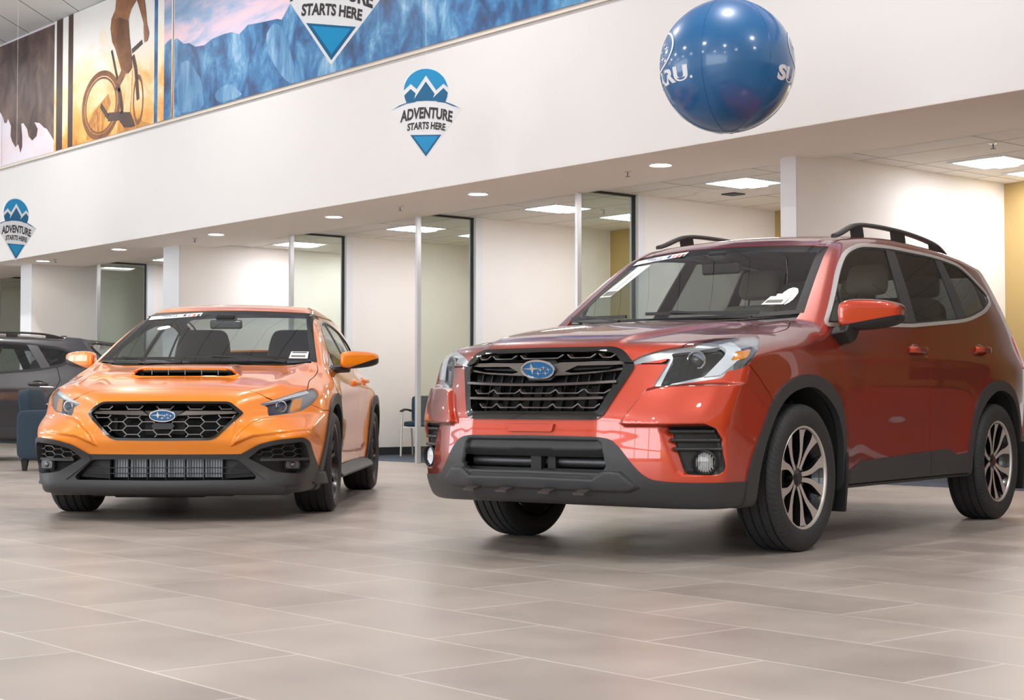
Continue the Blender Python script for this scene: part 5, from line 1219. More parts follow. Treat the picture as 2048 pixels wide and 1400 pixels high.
FD = [(-0.30, 1.2), (-0.40, 0.96), (-0.43, 0.85), (-0.47, 0.70), (-0.475, 0.50), (-0.46, 0.25), (-1.63, 0.25), (-1.62, 0.55), (-1.58, 0.85), (-1.56, 1.0), (-1.6, 1.2)]
RD = [(-1.56, 1.0), (-1.58, 0.85), (-1.62, 0.55), (-1.63, 0.25), (-2.20, 0.25), (-2.24, 0.50), (-2.36, 0.66), (-2.50, 0.78), (-2.55, 0.90), (-2.50, 1.06), (-1.6, 1.06)]
for nm, P in (('front_door', FD), ('rear_door', RD)):
    g = g_side(P, 0.45); sk.gap(g, 0.0026, ('body',), lambda V, N: 0.95 - V[:, 2]); sk.assign(nm, g)
SEAM = [(0.42, 0.86), (0.545, 0.700), (0.44, 0.665), (0.30, 0.66), (0.25, 0.5), (0.25, 0.05), (1.3, 0.05), (1.3, 0.8), (0.90, 0.81)]
g = lambda V, N: sdf(SEAM, V[:, 0], V[:, 2]); sk.gap(g, 0.002, ('body',), lambda V, N: np.minimum(0.79 - V[:, 2], V[:, 0] - 0.2)); sk.assign('front_bumper', g)
sk.assign('fender', g_side([(-0.30, 1.2), (-0.40, 0.96), (-0.43, 0.85), (-0.47, 0.70), (-0.475, 0.50), (-0.46, 0.15), (0.7, 0.15), (0.7, 0.9), (0.1, 1.0)], 0.4))
OP = M['orange_paint']
put(sk, 'body', 'body_shell', OP, sed); put(sk, 'hood', 'hood', OP, sed); put(sk, 'front_bumper', 'front_bumper', OP, sed, skirt=0.02); put(sk, 'fender', 'fender', OP, sed, sides=(1, -1))
put(sk, 'seam', 'seam_lining', M['void'], sed, -0.006, 0.0)
doors = put(sk, 'front_door', 'front_door', OP, sed, sides=(1, -1)), put(sk, 'rear_door', 'rear_door', OP, sed, sides=(1, -1))
for i, s in enumerate((1, -1)):
    put(sk, 'front_door_glass', 'door_window', M['side_glass'], doors[0][i], -0.006, 0.004, (s,)); put(sk, 'quarter_glass', 'quarter_window', M['side_glass'], doors[0][i], -0.006, 0.004, (s,)); put(sk, 'rear_door_glass', 'door_window', M['side_glass'], doors[1][i], -0.006, 0.004, (s,))
put(sk, 'cargo_glass', 'rear_quarter_window', M['side_glass'], sed, -0.006, 0.004, (1, -1)); put(sk, 'rear_window', 'rear_window', M['side_glass'], sed, -0.006, 0.004)
put(sk, 'dlo', 'window_trim', M['gloss_black'], sed, 0.003, 0.012, (1, -1)); put(sk, 'glass_zone', 'window_seal', M['gasket'], sed, -0.003, 0.01, (1, -1))
screen = put(sk, 'screen', 'windscreen', M['screen_glass'], sed, -0.002, 0.0)[0]; put(sk, 'frit', 'screen_border', M['frit_black'], screen, -0.002, 0.004)
put(sk, 'cowl', 'cowl', M['dark_plastic'], sed, -0.012, 0.01)
put(sk, 'cladding', 'lower_cladding', M['black_plastic'], sed, 0.006, 0.05); put(sk, 'lip', 'front_lip', M['black_plastic'], sed, 0.020, 0.04); put(sk, 'undertray', 'undertray', M['dark_plastic'], sed, 0.0, 0.01)
put(sk, 'fog_frame', 'fog_surround', M['black_plastic'], sed, 0.014, 0.06, (1, -1))
put(sk, 'arch_front', 'arch_cladding', M['black_plastic'], sed, 0.012, 0.03, (1, -1)); put(sk, 'arch_rear', 'arch_cladding', M['black_plastic'], sed, 0.012, 0.03, (1, -1)); put(sk, 'sill', 'sill_cladding', M['black_plastic'], sed, 0.004, 0.03, (1, -1))
put(sk, 'scoop_mouth', 'scoop_mouth', M['void'], sed, -0.05, -0.045)
lining(sk, sed, ('body', 'front_door', 'rear_door'), 0.5, M['trim_dark'])
for s in (1, -1):
    V, N, T = lens_panel[s]; hl = mesh_np('headlight', V, T, M['lens'], sed, N); hl['label'] = 'clear sharp-edged headlight lens'
    put(sk, 'lamp', 'reflector_bezel', M['bezel_grey'], hl, -0.012, 0.02, (s,)); put(sk, 'lamp_box', 'projector_housing', M['gloss_black'], hl, -0.030, -0.02, (s,))
    put(sk, 'lamp_drl', 'daylight_guide', M['lamp_white'], hl, -0.006, 0.02, (s,)); put(sk, 'lamp_turn', 'turn_signal', M['amber'], hl, -0.010, 0.02, (s,))
    yy = surf_y(F_SED, np.array([0.755]), np.array([0.688]))[0]; d = Vector((0.90, 0.42*s, 0)).normalized(); a = Vector((-d.y, d.x, 0)); c = Vector((0.755, yy*s, 0.688)) - d*0.040
    A = lambda p, q, h: tuple(c + a*p + Vector((0, 0, q)) + d*h)
    MB().lathe([(0.034, 0.0), (0.036, 0.018), (0.030, 0.020), (0.027, 0.008)], 24, A).build('projector_ring', M['satin'], hl)
    MB().lathe([(0.028*math.sin(t), 0.004 + 0.018*math.cos(t)) for t in np.linspace(math.pi/2, 0, 7)], 24, A).build('projector_lens', M['lens'], hl)
    MB().lathe([(0.0, 0.002), (0.028, 0.002)], 24, A).build('projector_back', M['blue_ink'], hl)
GX = lambda y, z, d=0.0: surf_x(F_SED, np.asarray(y, float), np.asarray(z, float)) - d
SX = lambda y, z: surf_x(F_SED, np.asarray(y, float), np.asarray(z, float), -1.4, 0.25)
put(sk, 'grille_frame', 'grille', M['gloss_black'], sed, 0.010, 0.06); grille = [o for o in sed.children if o.name.startswith('grille')][0]
put(sk, 'grille_hole', 'radiator', M['void'], grille, -0.10, 0.0)
def honeycomb(poly, dx, dz, hl, d, th, depth, m, name, par, z0=0.0, y0=0.0, sgn=1, skip=None):
    """hexagon lattice cut by an outline in the front view; one mesh, a moulded mesh panel"""
    P = np.array(poly); mb = MB(); ymin, ymax, zmin, zmax = P[:, 0].min(), P[:, 0].max(), P[:, 1].min(), P[:, 1].max()
    segs = []
    for i in range(int((ymin - y0)/dx) - 2, int((ymax - y0)/dx) + 3):
        for j in range(int((zmin - z0)/dz) - 2, int((zmax - z0)/dz) + 3):
            cy = y0 + i*dx; cz = z0 + j*dz + (dz/2 if i % 2 else 0)
            segs += [((cy - hl, cz + dz/2), (cy + hl, cz + dz/2)), ((cy + hl, cz + dz/2), (cy + dx - hl, cz)), ((cy + dx - hl, cz), (cy + hl, cz - dz/2))]
    for a, b in segs:
        a = np.array(a); b = np.array(b); t = np.linspace(0, 1, 9); q = a + (b - a)*t[:, None]
        ok = sdf(P, q[:, 0], q[:, 1]) > 0.003
        if skip is not None: ok &= sdf(skip, q[:, 0], q[:, 1]) < 0
        if ok.sum() < 2: continue
        k = np.nonzero(ok)[0]; p0, p1 = q[k[0]], q[k[-1]]
        x = GX([p0[0], p1[0]], [p0[1], p1[1]], d); n = np.array([-(p1 - p0)[1], (p1 - p0)[0]]); n = n/np.linalg.norm(n)*th/2
        V = []
        for w in (0, depth):
            for pp, xx in ((p0, x[0]), (p1, x[1])):
                for sg in (-1, 1): V.append((xx - w, (pp[0] + sg*n[0])*sgn, pp[1] + sg*n[1]))
        mb.add(V, [(0, 1, 3, 2), (4, 6, 7, 5), (0, 2, 6, 4), (1, 5, 7, 3), (0, 4, 5, 1), (2, 3, 7, 6)])
    return mb.build(name, m, par, smooth=0)
FULL = [(y, z) for y, z in GI if y > -0.05] + [(-y, z) for y, z in GI[::-1] if y > -0.05]
M['mesh_grey'] = mat('mesh_grey', (104, 98, 96), 0.3, 0.6, vary=0.04)
honeycomb(FULL, 0.0925, 0.050, 0.034, 0.018, 0.0055, 0.03, M['mesh_grey'], 'grille_mesh', grille, z0=0.598, skip=[(-0.44, 0.668), (0.44, 0.668), (0.44, 0.64), (-0.44, 0.64)])
for s in (1, -1):
    P = [(0.085*s, 0.634), (0.13*s, 0.664), (0.41*s, 0.662), (0.437*s, 0.648), (0.407*s, 0.645), (0.2*s, 0.637)]
    plate(P if s < 0 else P[::-1], 0.004, 0.03, M['grey_bar'], 'grille_wing', grille)
plate([(-0.12, 0.664), (0.12, 0.664), (0.085, 0.632), (0.05, 0.61), (-0.05, 0.61), (-0.085, 0.632)], 0.012, 0.02, M['dark_plastic'], 'emblem_base', grille)
plate([(-0.055, 0.592), (0.055, 0.592), (0.07, 0.572), (0.055, 0.552), (-0.055, 0.552), (-0.07, 0.572)], 0.016, 0.02, M['dark_plastic'], 'camera_panel', grille)
for y0, y1, z0, z1 in ((-0.12, 0.12, 0.52, 0.62), (0.05, 0.14, 0.675, 0.70), (-0.14, -0.06, 0.675, 0.70), (-0.31, -0.29, 0.55, 0.62)): MB().box((float(GX([y0], [z0])[0]) - 0.085, y0, z0), (float(GX([y0], [z0])[0]) - 0.075, y1, z1)).build('radiator_core', M['trim_dark'], grille)
emblem(grille, (float(GX([0.0], [0.632])[0]) + 0.014, 0.0, 0.634), 0.079, 0.036, -0.18)
# fog lamp bays
for s in (1, -1):
    mp = [(0.517, 0.384), (0.572, 0.434), (0.655, 0.457), (0.795, 0.464), (0.80, 0.382), (0.566, 0.366)]
    honeycomb(mp, 0.062, 0.034, 0.022, 0.020, 0.004, 0.02, M['mesh_grey'] if s < 0 else M['black_plastic'], 'fog_mesh', sed, z0=0.40, y0=0.60, sgn=s)
    put(sk, 'fog_hole', 'fog_bay', M['void'] if s < 0 else M['dark_plastic'], sed, -0.05, 0.0, (s,))
    ys = np.linspace(0.56, 0.81, 8); x = GX(ys, np.full(8, 0.372), 0.012)
    MB().sweep([(0, -0.010), (0.03, -0.010), (0.03, 0.006), (0, 0.006)], [(a, b*s, 0.372) for a, b in zip(x, ys)]).build('bay_bar', M['black_plastic'], sed)
    d = Vector((0.90, 0.43*s, 0)).normalized(); a = Vector((-d.y, d.x, 0)); c = Vector((float(GX([0.742], [0.340])[0]) - 0.02, 0.742*s, 0.338))
    A = lambda p, q, h: tuple(c + a*p + Vector((0, 0, q)) + d*h)
    MB().prism(fillet([(-0.05, -0.03), (0.05, -0.03), (0.05, 0.028), (-0.05, 0.028)], 0.012), -0.03, 0.0, A).build('fog_housing', M['dark_plastic'], sed)
    fl = MB().prism(fillet([(-0.042, -0.024), (0.042, -0.024), (0.042, 0.024), (-0.042, 0.024)], 0.014), 0.0, 0.010, A).build('fog_lamp', M['steel'], sed, bevel=0.006)
    MB().ball(tuple(c + d*0.006), (0.018, 0.018, 0.018), 16, 8).build('fog_bulb', M['steel'], fl)
# lower intake: radiator, bars
MB().box((0.86, -0.335, 0.262), (0.875, 0.335, 0.37)).build('condenser', M['steel'], sed)
fm = MB()
for k in range(42): fm.box((0.875, -0.33 + k*0.016, 0.266), (0.879, -0.33 + k*0.016 + 0.003, 0.366))
fm.build('condenser_fin', M['dark_plastic'], [o for o in sed.children if o.name.startswith('condenser')][0], smooth=0)
for z in (0.322, 0.288):
    ys = np.linspace(-0.50, 0.50, 17); x = GX(ys, np.full(17, z), 0.05); MB().sweep([(-0.003, -0.003), (0.003, -0.003), (0.003, 0.003), (-0.003, 0.003)], [(a, b, z) for a, b in zip(x, ys)]).build('intake_bar', M['dark_plastic'], sed)
for k in range(-3, 4): MB().box((0.915, k*0.113 - 0.002, 0.25), (0.955, k*0.113 + 0.002, 0.375)).build('intake_rib', M['dark_plastic'], sed)
MB().box((0.80, -0.60, 0.20), (0.83, 0.60, 0.42)).build('intake_back', M['void'], sed)
for s in (1, -1): MB().prism([(0.34, 0.372), (0.435, 0.370), (0.54, 0.268), (0.34, 0.255)], 0.0, 0.02, lambda u, v, w, s=s: (float(GX([u], [v])[0]) - 0.06 - w - 0.25*max(0, 0.46 - u), u*s, v)).build('intake_cheek', M['dark_plastic'], sed)
for y in (-0.27, -0.165, -0.055, 0.055, 0.165, 0.27)[1:] if False else (-0.21, -0.105, 0.0, 0.105, 0.21): MB().box((0.43, y - 0.002, 0.888), (0.445, y + 0.002, 0.924)).build('scoop_vane', M['steel'], sed)
MB().box((-0.35, -0.60, 0.22), (0.78, 0.60, 0.58)).build('engine_bay', M['void'], sed); MB().box((-3.35, -0.74, 0.20), (-0.42, 0.74, 0.27)).build('floor_pan', M['void'], sed)
MB().box((0.55, -0.45, 0.150), (0.93, 0.40, 0.19)).box((0.60, -0.35, 0.135), (0.80, 0.2, 0.16)).build('splash_guard', M['trim_dark'], sed, bevel=0.01)
for cx in (0.0, -2.675):
    for s in (1, -1): MB().lathe([(0.425, 0.44), (0.425, 0.862), (0.40, 0.862), (0.40, 0.46), (0.0, 0.46), (0.0, 0.44)], 40, lambda p, q, h, cx=cx, s=s: (cx + p, h*s, 0.3265 + q), -0.2, math.pi + 0.2).build('wheel_liner', M['trim_dark'], sed)
for (x, y), sp in (((0, 0.785), 0.2), ((0, -0.785), 0.6), ((-2.675, 0.79), 0.5), ((-2.675, -0.79), 0.1)): make_wheel(sed, x, y, 0.3265, 0.245, 0.243, sp, 'sedan')
for s in (1, -1):
    # flared side skirt and the winglet ahead of the wheel
    MB().add([(-0.40, 0.845*s, 0.285), (-0.40, 0.915*s, 0.215), (-0.40, 0.90*s, 0.200), (-0.40, 0.83*s, 0.20), (-2.10, 0.845*s, 0.290), (-2.10, 0.955*s, 0.235), (-2.10, 0.94*s, 0.215), (-2.10, 0.83*s, 0.21), (-2.27, 0.85*s, 0.292), (-2.25, 0.925*s, 0.255), (-2.25, 0.91*s, 0.235), (-2.27, 0.83*s, 0.22)],
             [(0, 3, 2, 1), (0, 1, 5, 4), (1, 2, 6, 5), (2, 3, 7, 6), (3, 0, 4, 7), (4, 5, 9, 8), (5, 6, 10, 9), (6, 7, 11, 10), (7, 4, 8, 11), (8, 9, 10, 11)]).build('side_skirt', M['black_plastic'], sed, bevel=0.012, smooth=50)
    MB().prism([(0.60, 0.84), (0.52, 0.90), (0.44, 0.915), (0.43, 0.85), (0.50, 0.80)], 0.0, 1.0, lambda u, v, w: (u, (v - 0.02*w)*s, 0.205 + 0.075*w)).build('winglet', M['black_plastic'], sed, bevel=0.008)
    i = 0 if s > 0 else 1
    mm = make_mirror(sed, (-0.72, 0.985, 1.010), s, OP, (0.11, 0.125, 0.064), 0.75, 0.38)
    MB().prism([(-0.56, 0.935), (-0.64, 0.915), (-0.72, 0.945), (-0.70, 0.962), (-0.58, 0.962)], 0.0, 1.0, lambda u, v, w: (u - 0.06*w, (0.80 + 0.12*w)*s, v + 0.01*w)).build('mirror_stalk', M['dark_plastic'], mm, bevel=0.008)
    for dr, x, z in ((doors[0][i], -1.46, 0.862), (doors[1][i], -2.30, 0.885)):
        ys = float(surf_y(F_SED, [x], [z])[0])
        hd = MB().sweep([(0.009*math.cos(t), 0.015*math.sin(t)) for t in np.linspace(0, 2*math.pi, 11)[:-1]], [(x + u, (ys + 0.004 + 0.032*(1 - (u/0.115)**4))*s, z) for u in np.linspace(-0.11, 0.11, 11)]).build('door_handle', OP, dr)
        MB().ball((x - 0.01, (ys - 0.012)*s, z), (0.07, 0.016, 0.034), 18, 8).build('handle_recess', OP, hd)
    xs = np.linspace(-1.06, -2.7, 14); zs = surf_z(F_SED, xs, np.full(14, 0.585)); MB().tube([(a, 0.585*s, b) for a, b in zip(xs, zs)], 0.008, 6).build('roof_molding', M['gloss_black'], sed)
for ys, zs, in ((np.linspace(-0.70, -0.12, 9), np.linspace(0.995, 0.995, 9)), (np.linspace(-0.10, 0.55, 9), np.linspace(1.005, 1.0, 9))):
    x = SX(ys, zs); wp = wiper(sed, None, [(a + 0.016, b, c + 0.010) for a, b, c in zip(x, ys, zs)])
    MB().sweep([(-0.009, -0.006), (0.009, -0.006), (0.007, 0.006), (-0.007, 0.006)], [(float(x[2]) + 0.03, ys[2], zs[2] + 0.022), (float(x[-3]) + 0.06, ys[-3], zs[-3] + 0.004), (float(x[-1]) + 0.10, ys[-1], zs[-1] - 0.014)]).build('wiper_arm', M['dark_plastic'], wp)
st = decal(strip(-0.565, 1.338, -0.185, 1.366, 0.030), 0.004, M['paper'], 'banner_sticker', screen)
letters_on(SX, screen, 'Follow Us', M['blue_ink'], -0.42, 1.332, 0.030, 0.007)
for y, mm in ((-0.315, 'blue_ink'), (-0.28, 'pink_ink'), (-0.245, 'orange_ink'), (-0.212, 'ink')): decal([(y, 1.352), (y + 0.018, 1.3535), (y + 0.018, 1.3355), (y, 1.334)], 0.006, M[mm], 'sticker_icon', st)
tg = decal([(0.555, 1.012), (0.556, 1.062), (0.668, 1.062), (0.675, 1.012)], 0.003, M['paper'], 'stock_tag', screen)
decal([(0.565, 1.052), (0.565, 1.059), (0.66, 1.059), (0.66, 1.052)], 0.005, M['ink'], 'tag_print', tg); decal([(0.565, 1.022), (0.565, 1.036), (0.655, 1.036), (0.658, 1.022)], 0.005, M['liner'], 'tag_print', tg)
# cabin
make_seat(sed, -1.42, 0.36, 0.52, M['seat_dark'], False, 0.80); make_seat(sed, -1.42, -0.36, 0.52, M['seat_dark'], False, 0.80)
rs = soft_box('rear_seat', M['seat_dark'], sed, (-2.2, 0, 0.55), (0.5, 1.28, 0.18), 0.06); soft_box('rear_backrest', M['seat_dark'], rs, (-0.32, 0, 0.30), (0.16, 1.26, 0.50), 0.06, 0.95, -0.35)
MB().box((-2.95, -0.62, 0.96), (-2.40, 0.62, 0.985)).build('parcel_shelf', M['trim_dark'], sed)
MB().prism([(-0.18, 0.93), (-0.50, 0.955), (-0.82, 0.93), (-0.92, 0.85), (-0.86, 0.65), (-0.76, 0.45), (-0.18, 0.45)], -0.70, 0.70, lambda u, v, w: (u, w, v)).build('dashboard', M['trim_dark'], sed, bevel=0.03, seg=3)
MB().box((-0.92, 0.22, 0.92), (-0.62, 0.52, 0.985)).build('instrument_hood', M['trim_dark'], sed, bevel=0.03, seg=3)
make_steering(sed, -1.00, 0.37, 0.88)
MB().box((-0.02, -0.115, -0.032), (0.02, 0.115, 0.032)).build('rearview_mirror', M['gloss_black'], sed, bevel=0.014, loc=(-0.93, 0.0, 1.275), rot=(0, 0.1, 0)); MB().box((-1.0, -0.07, 1.30), (-0.88, 0.07, 1.345)).build('camera_housing', M['trim_dark'], sed, bevel=0.015)

# ---------------------------------------------------------------- the grey crossover at the back, its rear half in view
def make_wagon_field():
    tail2 = curve([0.2, 0.4, 0.6, 0.85, 1.0, 1.12, 1.25, 1.40, 1.50, 1.6], [-3.46, -3.54, -3.55, -3.52, -3.48, -3.42, -3.30, -3.13, -3.02, -2.86], 0.03)
    def field(x, y, z):
        f = F_SUV(x*1.0, y, z*1.075)/1.03
        f = smax(f, (tail2(z) - x + 0.05*(y/0.5)**2 + 0.6*np.maximum(y - 0.5, 0)**2)*0.8, 0.06)
        # roof spoiler over the hatch
        sp = np.maximum.reduce([-(x + 3.34), x + 2.70, np.abs(y) - 0.60, np.abs(z - (1.500 + 0.10*(x + 2.9))) - 0.026])
        return smin(f, sp, 0.06)
    return field
F_WAG = make_wagon_field()
wag = empty('grey_crossover', (-20.2, 6.27, 0), -1.85, 'dark grey crossover wagon parked behind the orange sedan', 'car')
sk = Skin(*surface_half(F_WAG, (-3.8, 0, 0.1), (1.2, 1.0, 1.7), 0.022))
AI2 = [(x, z*0.97) for x, z in ARCH_IN]; AO2 = [(x, z*0.97) for x, z in ARCH_OUT]; mir = lambda P: [(-2.665 - x, z) for x, z in P]
for P in (AI2, mir(AI2)): sk.assign('hole', g_side(P, 0.5))
for nm, P in (('arch_front', AO2), ('arch_rear', mir(AO2))): sk.assign(nm, g_side(P, 0.5))
sk.assign('undertray', lambda V, N: np.minimum(-N[:, 2] - 0.45, 0.42 - V[:, 2]))
DLO = fillet([(-0.40, 1.02), (-1.47, 1.050), (-2.30, 1.125), (-2.62, 1.185), (-2.86, 1.30), (-2.62, 1.40), (-2.2, 1.45), (-1.6, 1.47), (-1.17, 1.45), (-0.75, 1.30)], [0.02, 0, 0.1, 0.06, 0.04, 0.1, 0.2, 0.2, 0.15, 0.1])
gd = g_side(DLO, 0.4); sk.assign('dlo', gd); sk.assign('dlo', lambda V, N: gd(V, N) + 0.018); sk.assign('glass_zone', lambda V, N: gd(V, N) - 0.004, ('dlo',))
L1 = xline((-1.37, 1.05), (-1.45, 1.46)); L2 = xline((-1.47, 1.05), (-1.55, 1.46)); L3 = xline((-2.40, 1.09), (-2.22, 1.44)); L4 = xline((-2.52, 1.10), (-2.34, 1.44))
inset = lambda f, k: (lambda V, N: np.minimum(f(V, N), gd(V, N) - k))
sk.assign('front_door_glass', inset(L1, 0.014), ('glass_zone',)); sk.assign('rear_door_glass', inset(between(L3, L2), 0.014), ('glass_zone',)); sk.assign('cargo_glass', inset(lambda V, N: -L4(V, N), 0.016), ('glass_zone',))
sk.assign('pillar_cover', lambda V, N: np.minimum(np.minimum(-L3(V, N), L4(V, N)), gd(V, N) - 0.004), ('glass_zone',))
sk.assign('windscreen', lambda V, N: np.minimum.reduce([-0.16 - 0.43*V[:, 1]**2 - V[:, 0], 0.70 - (V[:, 2] - 1.08)*0.31 - V[:, 1], 1.46 - 0.06*V[:, 1]**2 - V[:, 2], V[:, 0] + 1.25, V[:, 2] - 1.0]))
sk.assign('sill', g_side([(-0.4, 0.42), (-2.3, 0.42), (-2.3, 0.1), (-0.4, 0.1)], 0.5), ('body', 'undertray')); sk.assign('rear_cladding', lambda V, N: np.minimum(0.56 - V[:, 2], -2.9 - V[:, 0]))
for nm, P in (('front_door', [(-0.40, 1.10), (-0.42, 0.9), (-0.50, 0.55), (-0.52, 0.3), (-1.56, 0.3), (-1.52, 0.9), (-1.42, 1.08)]), ('rear_door', [(-1.42, 1.08), (-1.52, 0.9), (-1.56, 0.3), (-2.2, 0.3), (-2.25, 0.6), (-2.52, 0.86), (-2.60, 1.0), (-2.56, 1.2), (-1.4, 1.15)])):
    g = g_side(P, 0.5); sk.gap(g, 0.004); sk.assign(nm, g)
GP = M['grey_paint']
put(sk, 'body', 'body_shell', GP, wag); put(sk, 'seam', 'seam_lining', M['void'], wag, -0.006, 0)
for nm in ('front_door', 'rear_door'):
    dd = put(sk, nm, nm, GP, wag, sides=(1, -1))
    for i, s in enumerate((1, -1)):
        put(sk, nm + '_glass', 'door_window', M['side_glass'], dd[i], -0.006, 0.004, (s,))
        x, z = (-1.32, 0.93) if nm == 'front_door' else (-2.33, 0.955); ys = float(surf_y(F_WAG, [x], [z])[0])
        hd = MB().sweep([(0.010*math.cos(t), 0.017*math.sin(t)) for t in np.linspace(0, 2*math.pi, 13)[:-1]], [(x + u, (ys + 0.006 + 0.034*(1 - (u/0.12)**4))*s, z) for u in np.linspace(-0.115, 0.115, 11)]).build('door_handle', GP, dd[i])
        MB().ball((x, (ys - 0.010)*s, z), (0.085, 0.016, 0.036), 18, 8).build('handle_recess', M['void'], hd)
put(sk, 'cargo_glass', 'cargo_window', M['tint_glass'], wag, -0.006, 0.004, (1, -1)); put(sk, 'dlo', 'window_trim', M['gasket'], wag, 0.003, 0.012, (1, -1)); put(sk, 'pillar_cover', 'pillar_cover', M['grey_paint'], wag, 0.002, 0.01, (1, -1)); put(sk, 'glass_zone', 'window_seal', M['gasket'], wag, -0.003, 0.01, (1, -1))
put(sk, 'windscreen', 'windscreen', M['screen_glass'], wag, -0.002, 0.004)
for nm in ('arch_front', 'arch_rear', 'sill'): put(sk, nm, {'sill': 'sill_cladding'}.get(nm, 'arch_cladding'), M['black_plastic'], wag, 0.010, 0.03, (1, -1))
put(sk, 'rear_cladding', 'rear_cladding', M['black_plastic'], wag, 0.004, 0.02); put(sk, 'undertray', 'undertray', M['dark_plastic'], wag, 0, 0.01)
for (x, y), sp in (((0, 0.785), 0.0), ((0, -0.785), 0.3), ((-2.665, 0.785), 0.5), ((-2.665, -0.785), 0.1)): make_wheel(wag, x, y, 0.345, 0.225, 0.228, sp, 'sedan')
MB().box((-3.3, -0.70, 0.30), (0.7, 0.70, 0.36)).build('floor_pan', M['void'], wag)
for s in (1, -1):
    P = [(-1.02, 0.560, 1.49), (-1.22, 0.556, 1.545), (-1.45, 0.553, 1.585), (-1.9, 0.553, 1.597), (-2.3, 0.550, 1.590), (-2.52, 0.548, 1.570), (-2.70, 0.545, 1.520), (-2.76, 0.544, 1.497)]
    rl = MB().sweep([(0.016, -0.012), (0.020, 0.0), (0.012, 0.013), (-0.012, 0.013), (-0.020, 0.0), (-0.016, -0.012)], [(x, y*s, z) for x, y, z in chaikin(P, 2, False)]).build('roof_rail', M['dark_plastic'], wag)
    MB().sweep([(0.013, -0.006), (0.013, 0.006), (-0.013, 0.006), (-0.013, -0.006)], [(x, 0.552*s, z) for x, z in ((-1.35, 1.545), (-1.9, 1.565), (-2.5, 1.545))]).build('rail_bar', M['satin'], rl)
    for xa, xb_ in ((-1.28, -1.42), (-1.98, -2.12), (-2.46, -2.64)): MB().prism([(xa, 1.50), (xa, 1.58), (xb_, 1.575 if xb_ > -2.5 else 1.53), (xb_, 1.48)], 0.537*s, 0.567*s, lambda u, v, w: (u, w, v)).build('rail_foot', M['dark_plastic'], rl, bevel=0.004)
MB().prism([(-2.62, 1.50), (-2.80, 1.495), (-2.80, 1.585), (-2.74, 1.585)], -0.018, 0.018, lambda u, v, w: (u, w, v)).build('roof_antenna', M['dark_plastic'], wag, bevel=0.006)
make_seat(wag, -1.3, 0.36, 0.66, M['seat_dark']); make_seat(wag, -1.3, -0.36, 0.66, M['seat_dark'])
rs = soft_box('rear_seat', M['seat_dark'], wag, (-2.1, 0, 0.66), (0.5, 1.28, 0.18), 0.06); soft_box('rear_backrest', M['seat_dark'], rs, (-0.32, 0, 0.34), (0.16, 1.26, 0.56), 0.06, 0.95, -0.3)
for y in (-0.42, 0.42): soft_box('headrest', M['seat_dark'], rs, (-0.47, y, 0.68), (0.10, 0.25, 0.16), 0.04, 0.9, -0.2)
lining(sk, wag, ('body', 'front_door', 'rear_door'), 0.5, M['trim_dark'])

# ---------------------------------------------------------------- furniture
def armchair(loc, rz, label):
    t = empty('lounge_armchair', loc, rz, label, 'armchair')
    for s in (1, -1): soft_box('arm', M['fabric_blue'], t, (0.0, 0.36*s, 0.38), (0.80, 0.14, 0.52), 0.025)
    soft_box('seat_cushion', M['fabric_blue'], t, (0.05, 0, 0.33), (0.66, 0.58, 0.24), 0.04)
    soft_box('backrest', M['fabric_blue'], t, (-0.33, 0, 0.52), (0.15, 0.60, 0.68), 0.03, 1.0, -0.14)
    for x in (-0.33, 0.33):
        for s in (1, -1): MB().prism([(-0.035, -0.035), (0.035, -0.035), (0.035, 0.035), (-0.035, 0.035)], 0.0, 0.125, lambda u, v, w, x=x, s=s: (x + u*(0.55 + 3.6*w) + 0.02*(0.12 - w)*(1 if x > 0 else -1), 0.34*s + v*(0.55 + 3.6*w), w)).build('leg', M['trim_dark'], t)
    return t
armchair((-16.04, 7.40, 0), math.radians(50), 'dark blue armchair standing between the grey car and the orange sedan')
def guest_chair(loc, rz, label):
    t = empty('guest_chair', loc, rz, label, 'chair')
    soft_box('seat', M['fabric_blue'], t, (0.02, 0, 0.43), (0.48, 0.48, 0.08), 0.03)
    b = soft_box('backrest', M['fabric_blue'], t, (-0.235, 0, 0.62), (0.05, 0.48, 0.38), 0.02, 1.06, -0.14)
    for s in (1, -1):
        MB().tube([(0.24, 0.27*s, 0.0), (0.20, 0.27*s, 0.40), (0.18, 0.27*s, 0.60)], 0.013, 10).build('leg', M['satin'], t)
        MB().tube([(-0.30, 0.25*s, 0.0), (-0.22, 0.25*s, 0.40), (-0.26, 0.25*s, 0.70)], 0.013, 10).build('leg', M['satin'], t)
        MB().sweep([(-0.024, -0.01), (0.024, -0.01), (0.024, 0.01), (-0.024, 0.01)], [(0.22, 0.27*s, 0.60), (0.05, 0.27*s, 0.625), (-0.15, 0.265*s, 0.615), (-0.25, 0.255*s, 0.60)]).build('armrest', M['trim_dark'], t, bevel=0.006)
    MB().box((-0.22, -0.25, 0.375), (0.20, 0.25, 0.393)).build('seat_pan', M['satin'], t)
    return t
guest_chair((-17.02, 12.98, 0.004), math.radians(-52), 'dark blue guest chair with silver legs inside the office beside the glass screen')
M['cabinet_red'] = mat('cabinet_red', (176, 62, 38), 0.5, vary=0.05, scale=4)
def desk(x, y, label):
    t = empty('office_desk', (x, y, 0.004), 0, label, 'desk', 'red brown office desks')
    MB().box((-0.85, -0.25, 0.10), (0.85, 0.25, 0.72)).build('carcass', M['cabinet_red'], t, bevel=0.004); MB().box((-0.84, -0.24, 0.0), (0.84, 0.24, 0.10)).build('plinth', M['column'], t); MB().box((-0.88, -0.28, 0.72), (0.88, 0.28, 0.75)).build('desk_top', M['trim_dark'], t, bevel=0.003)
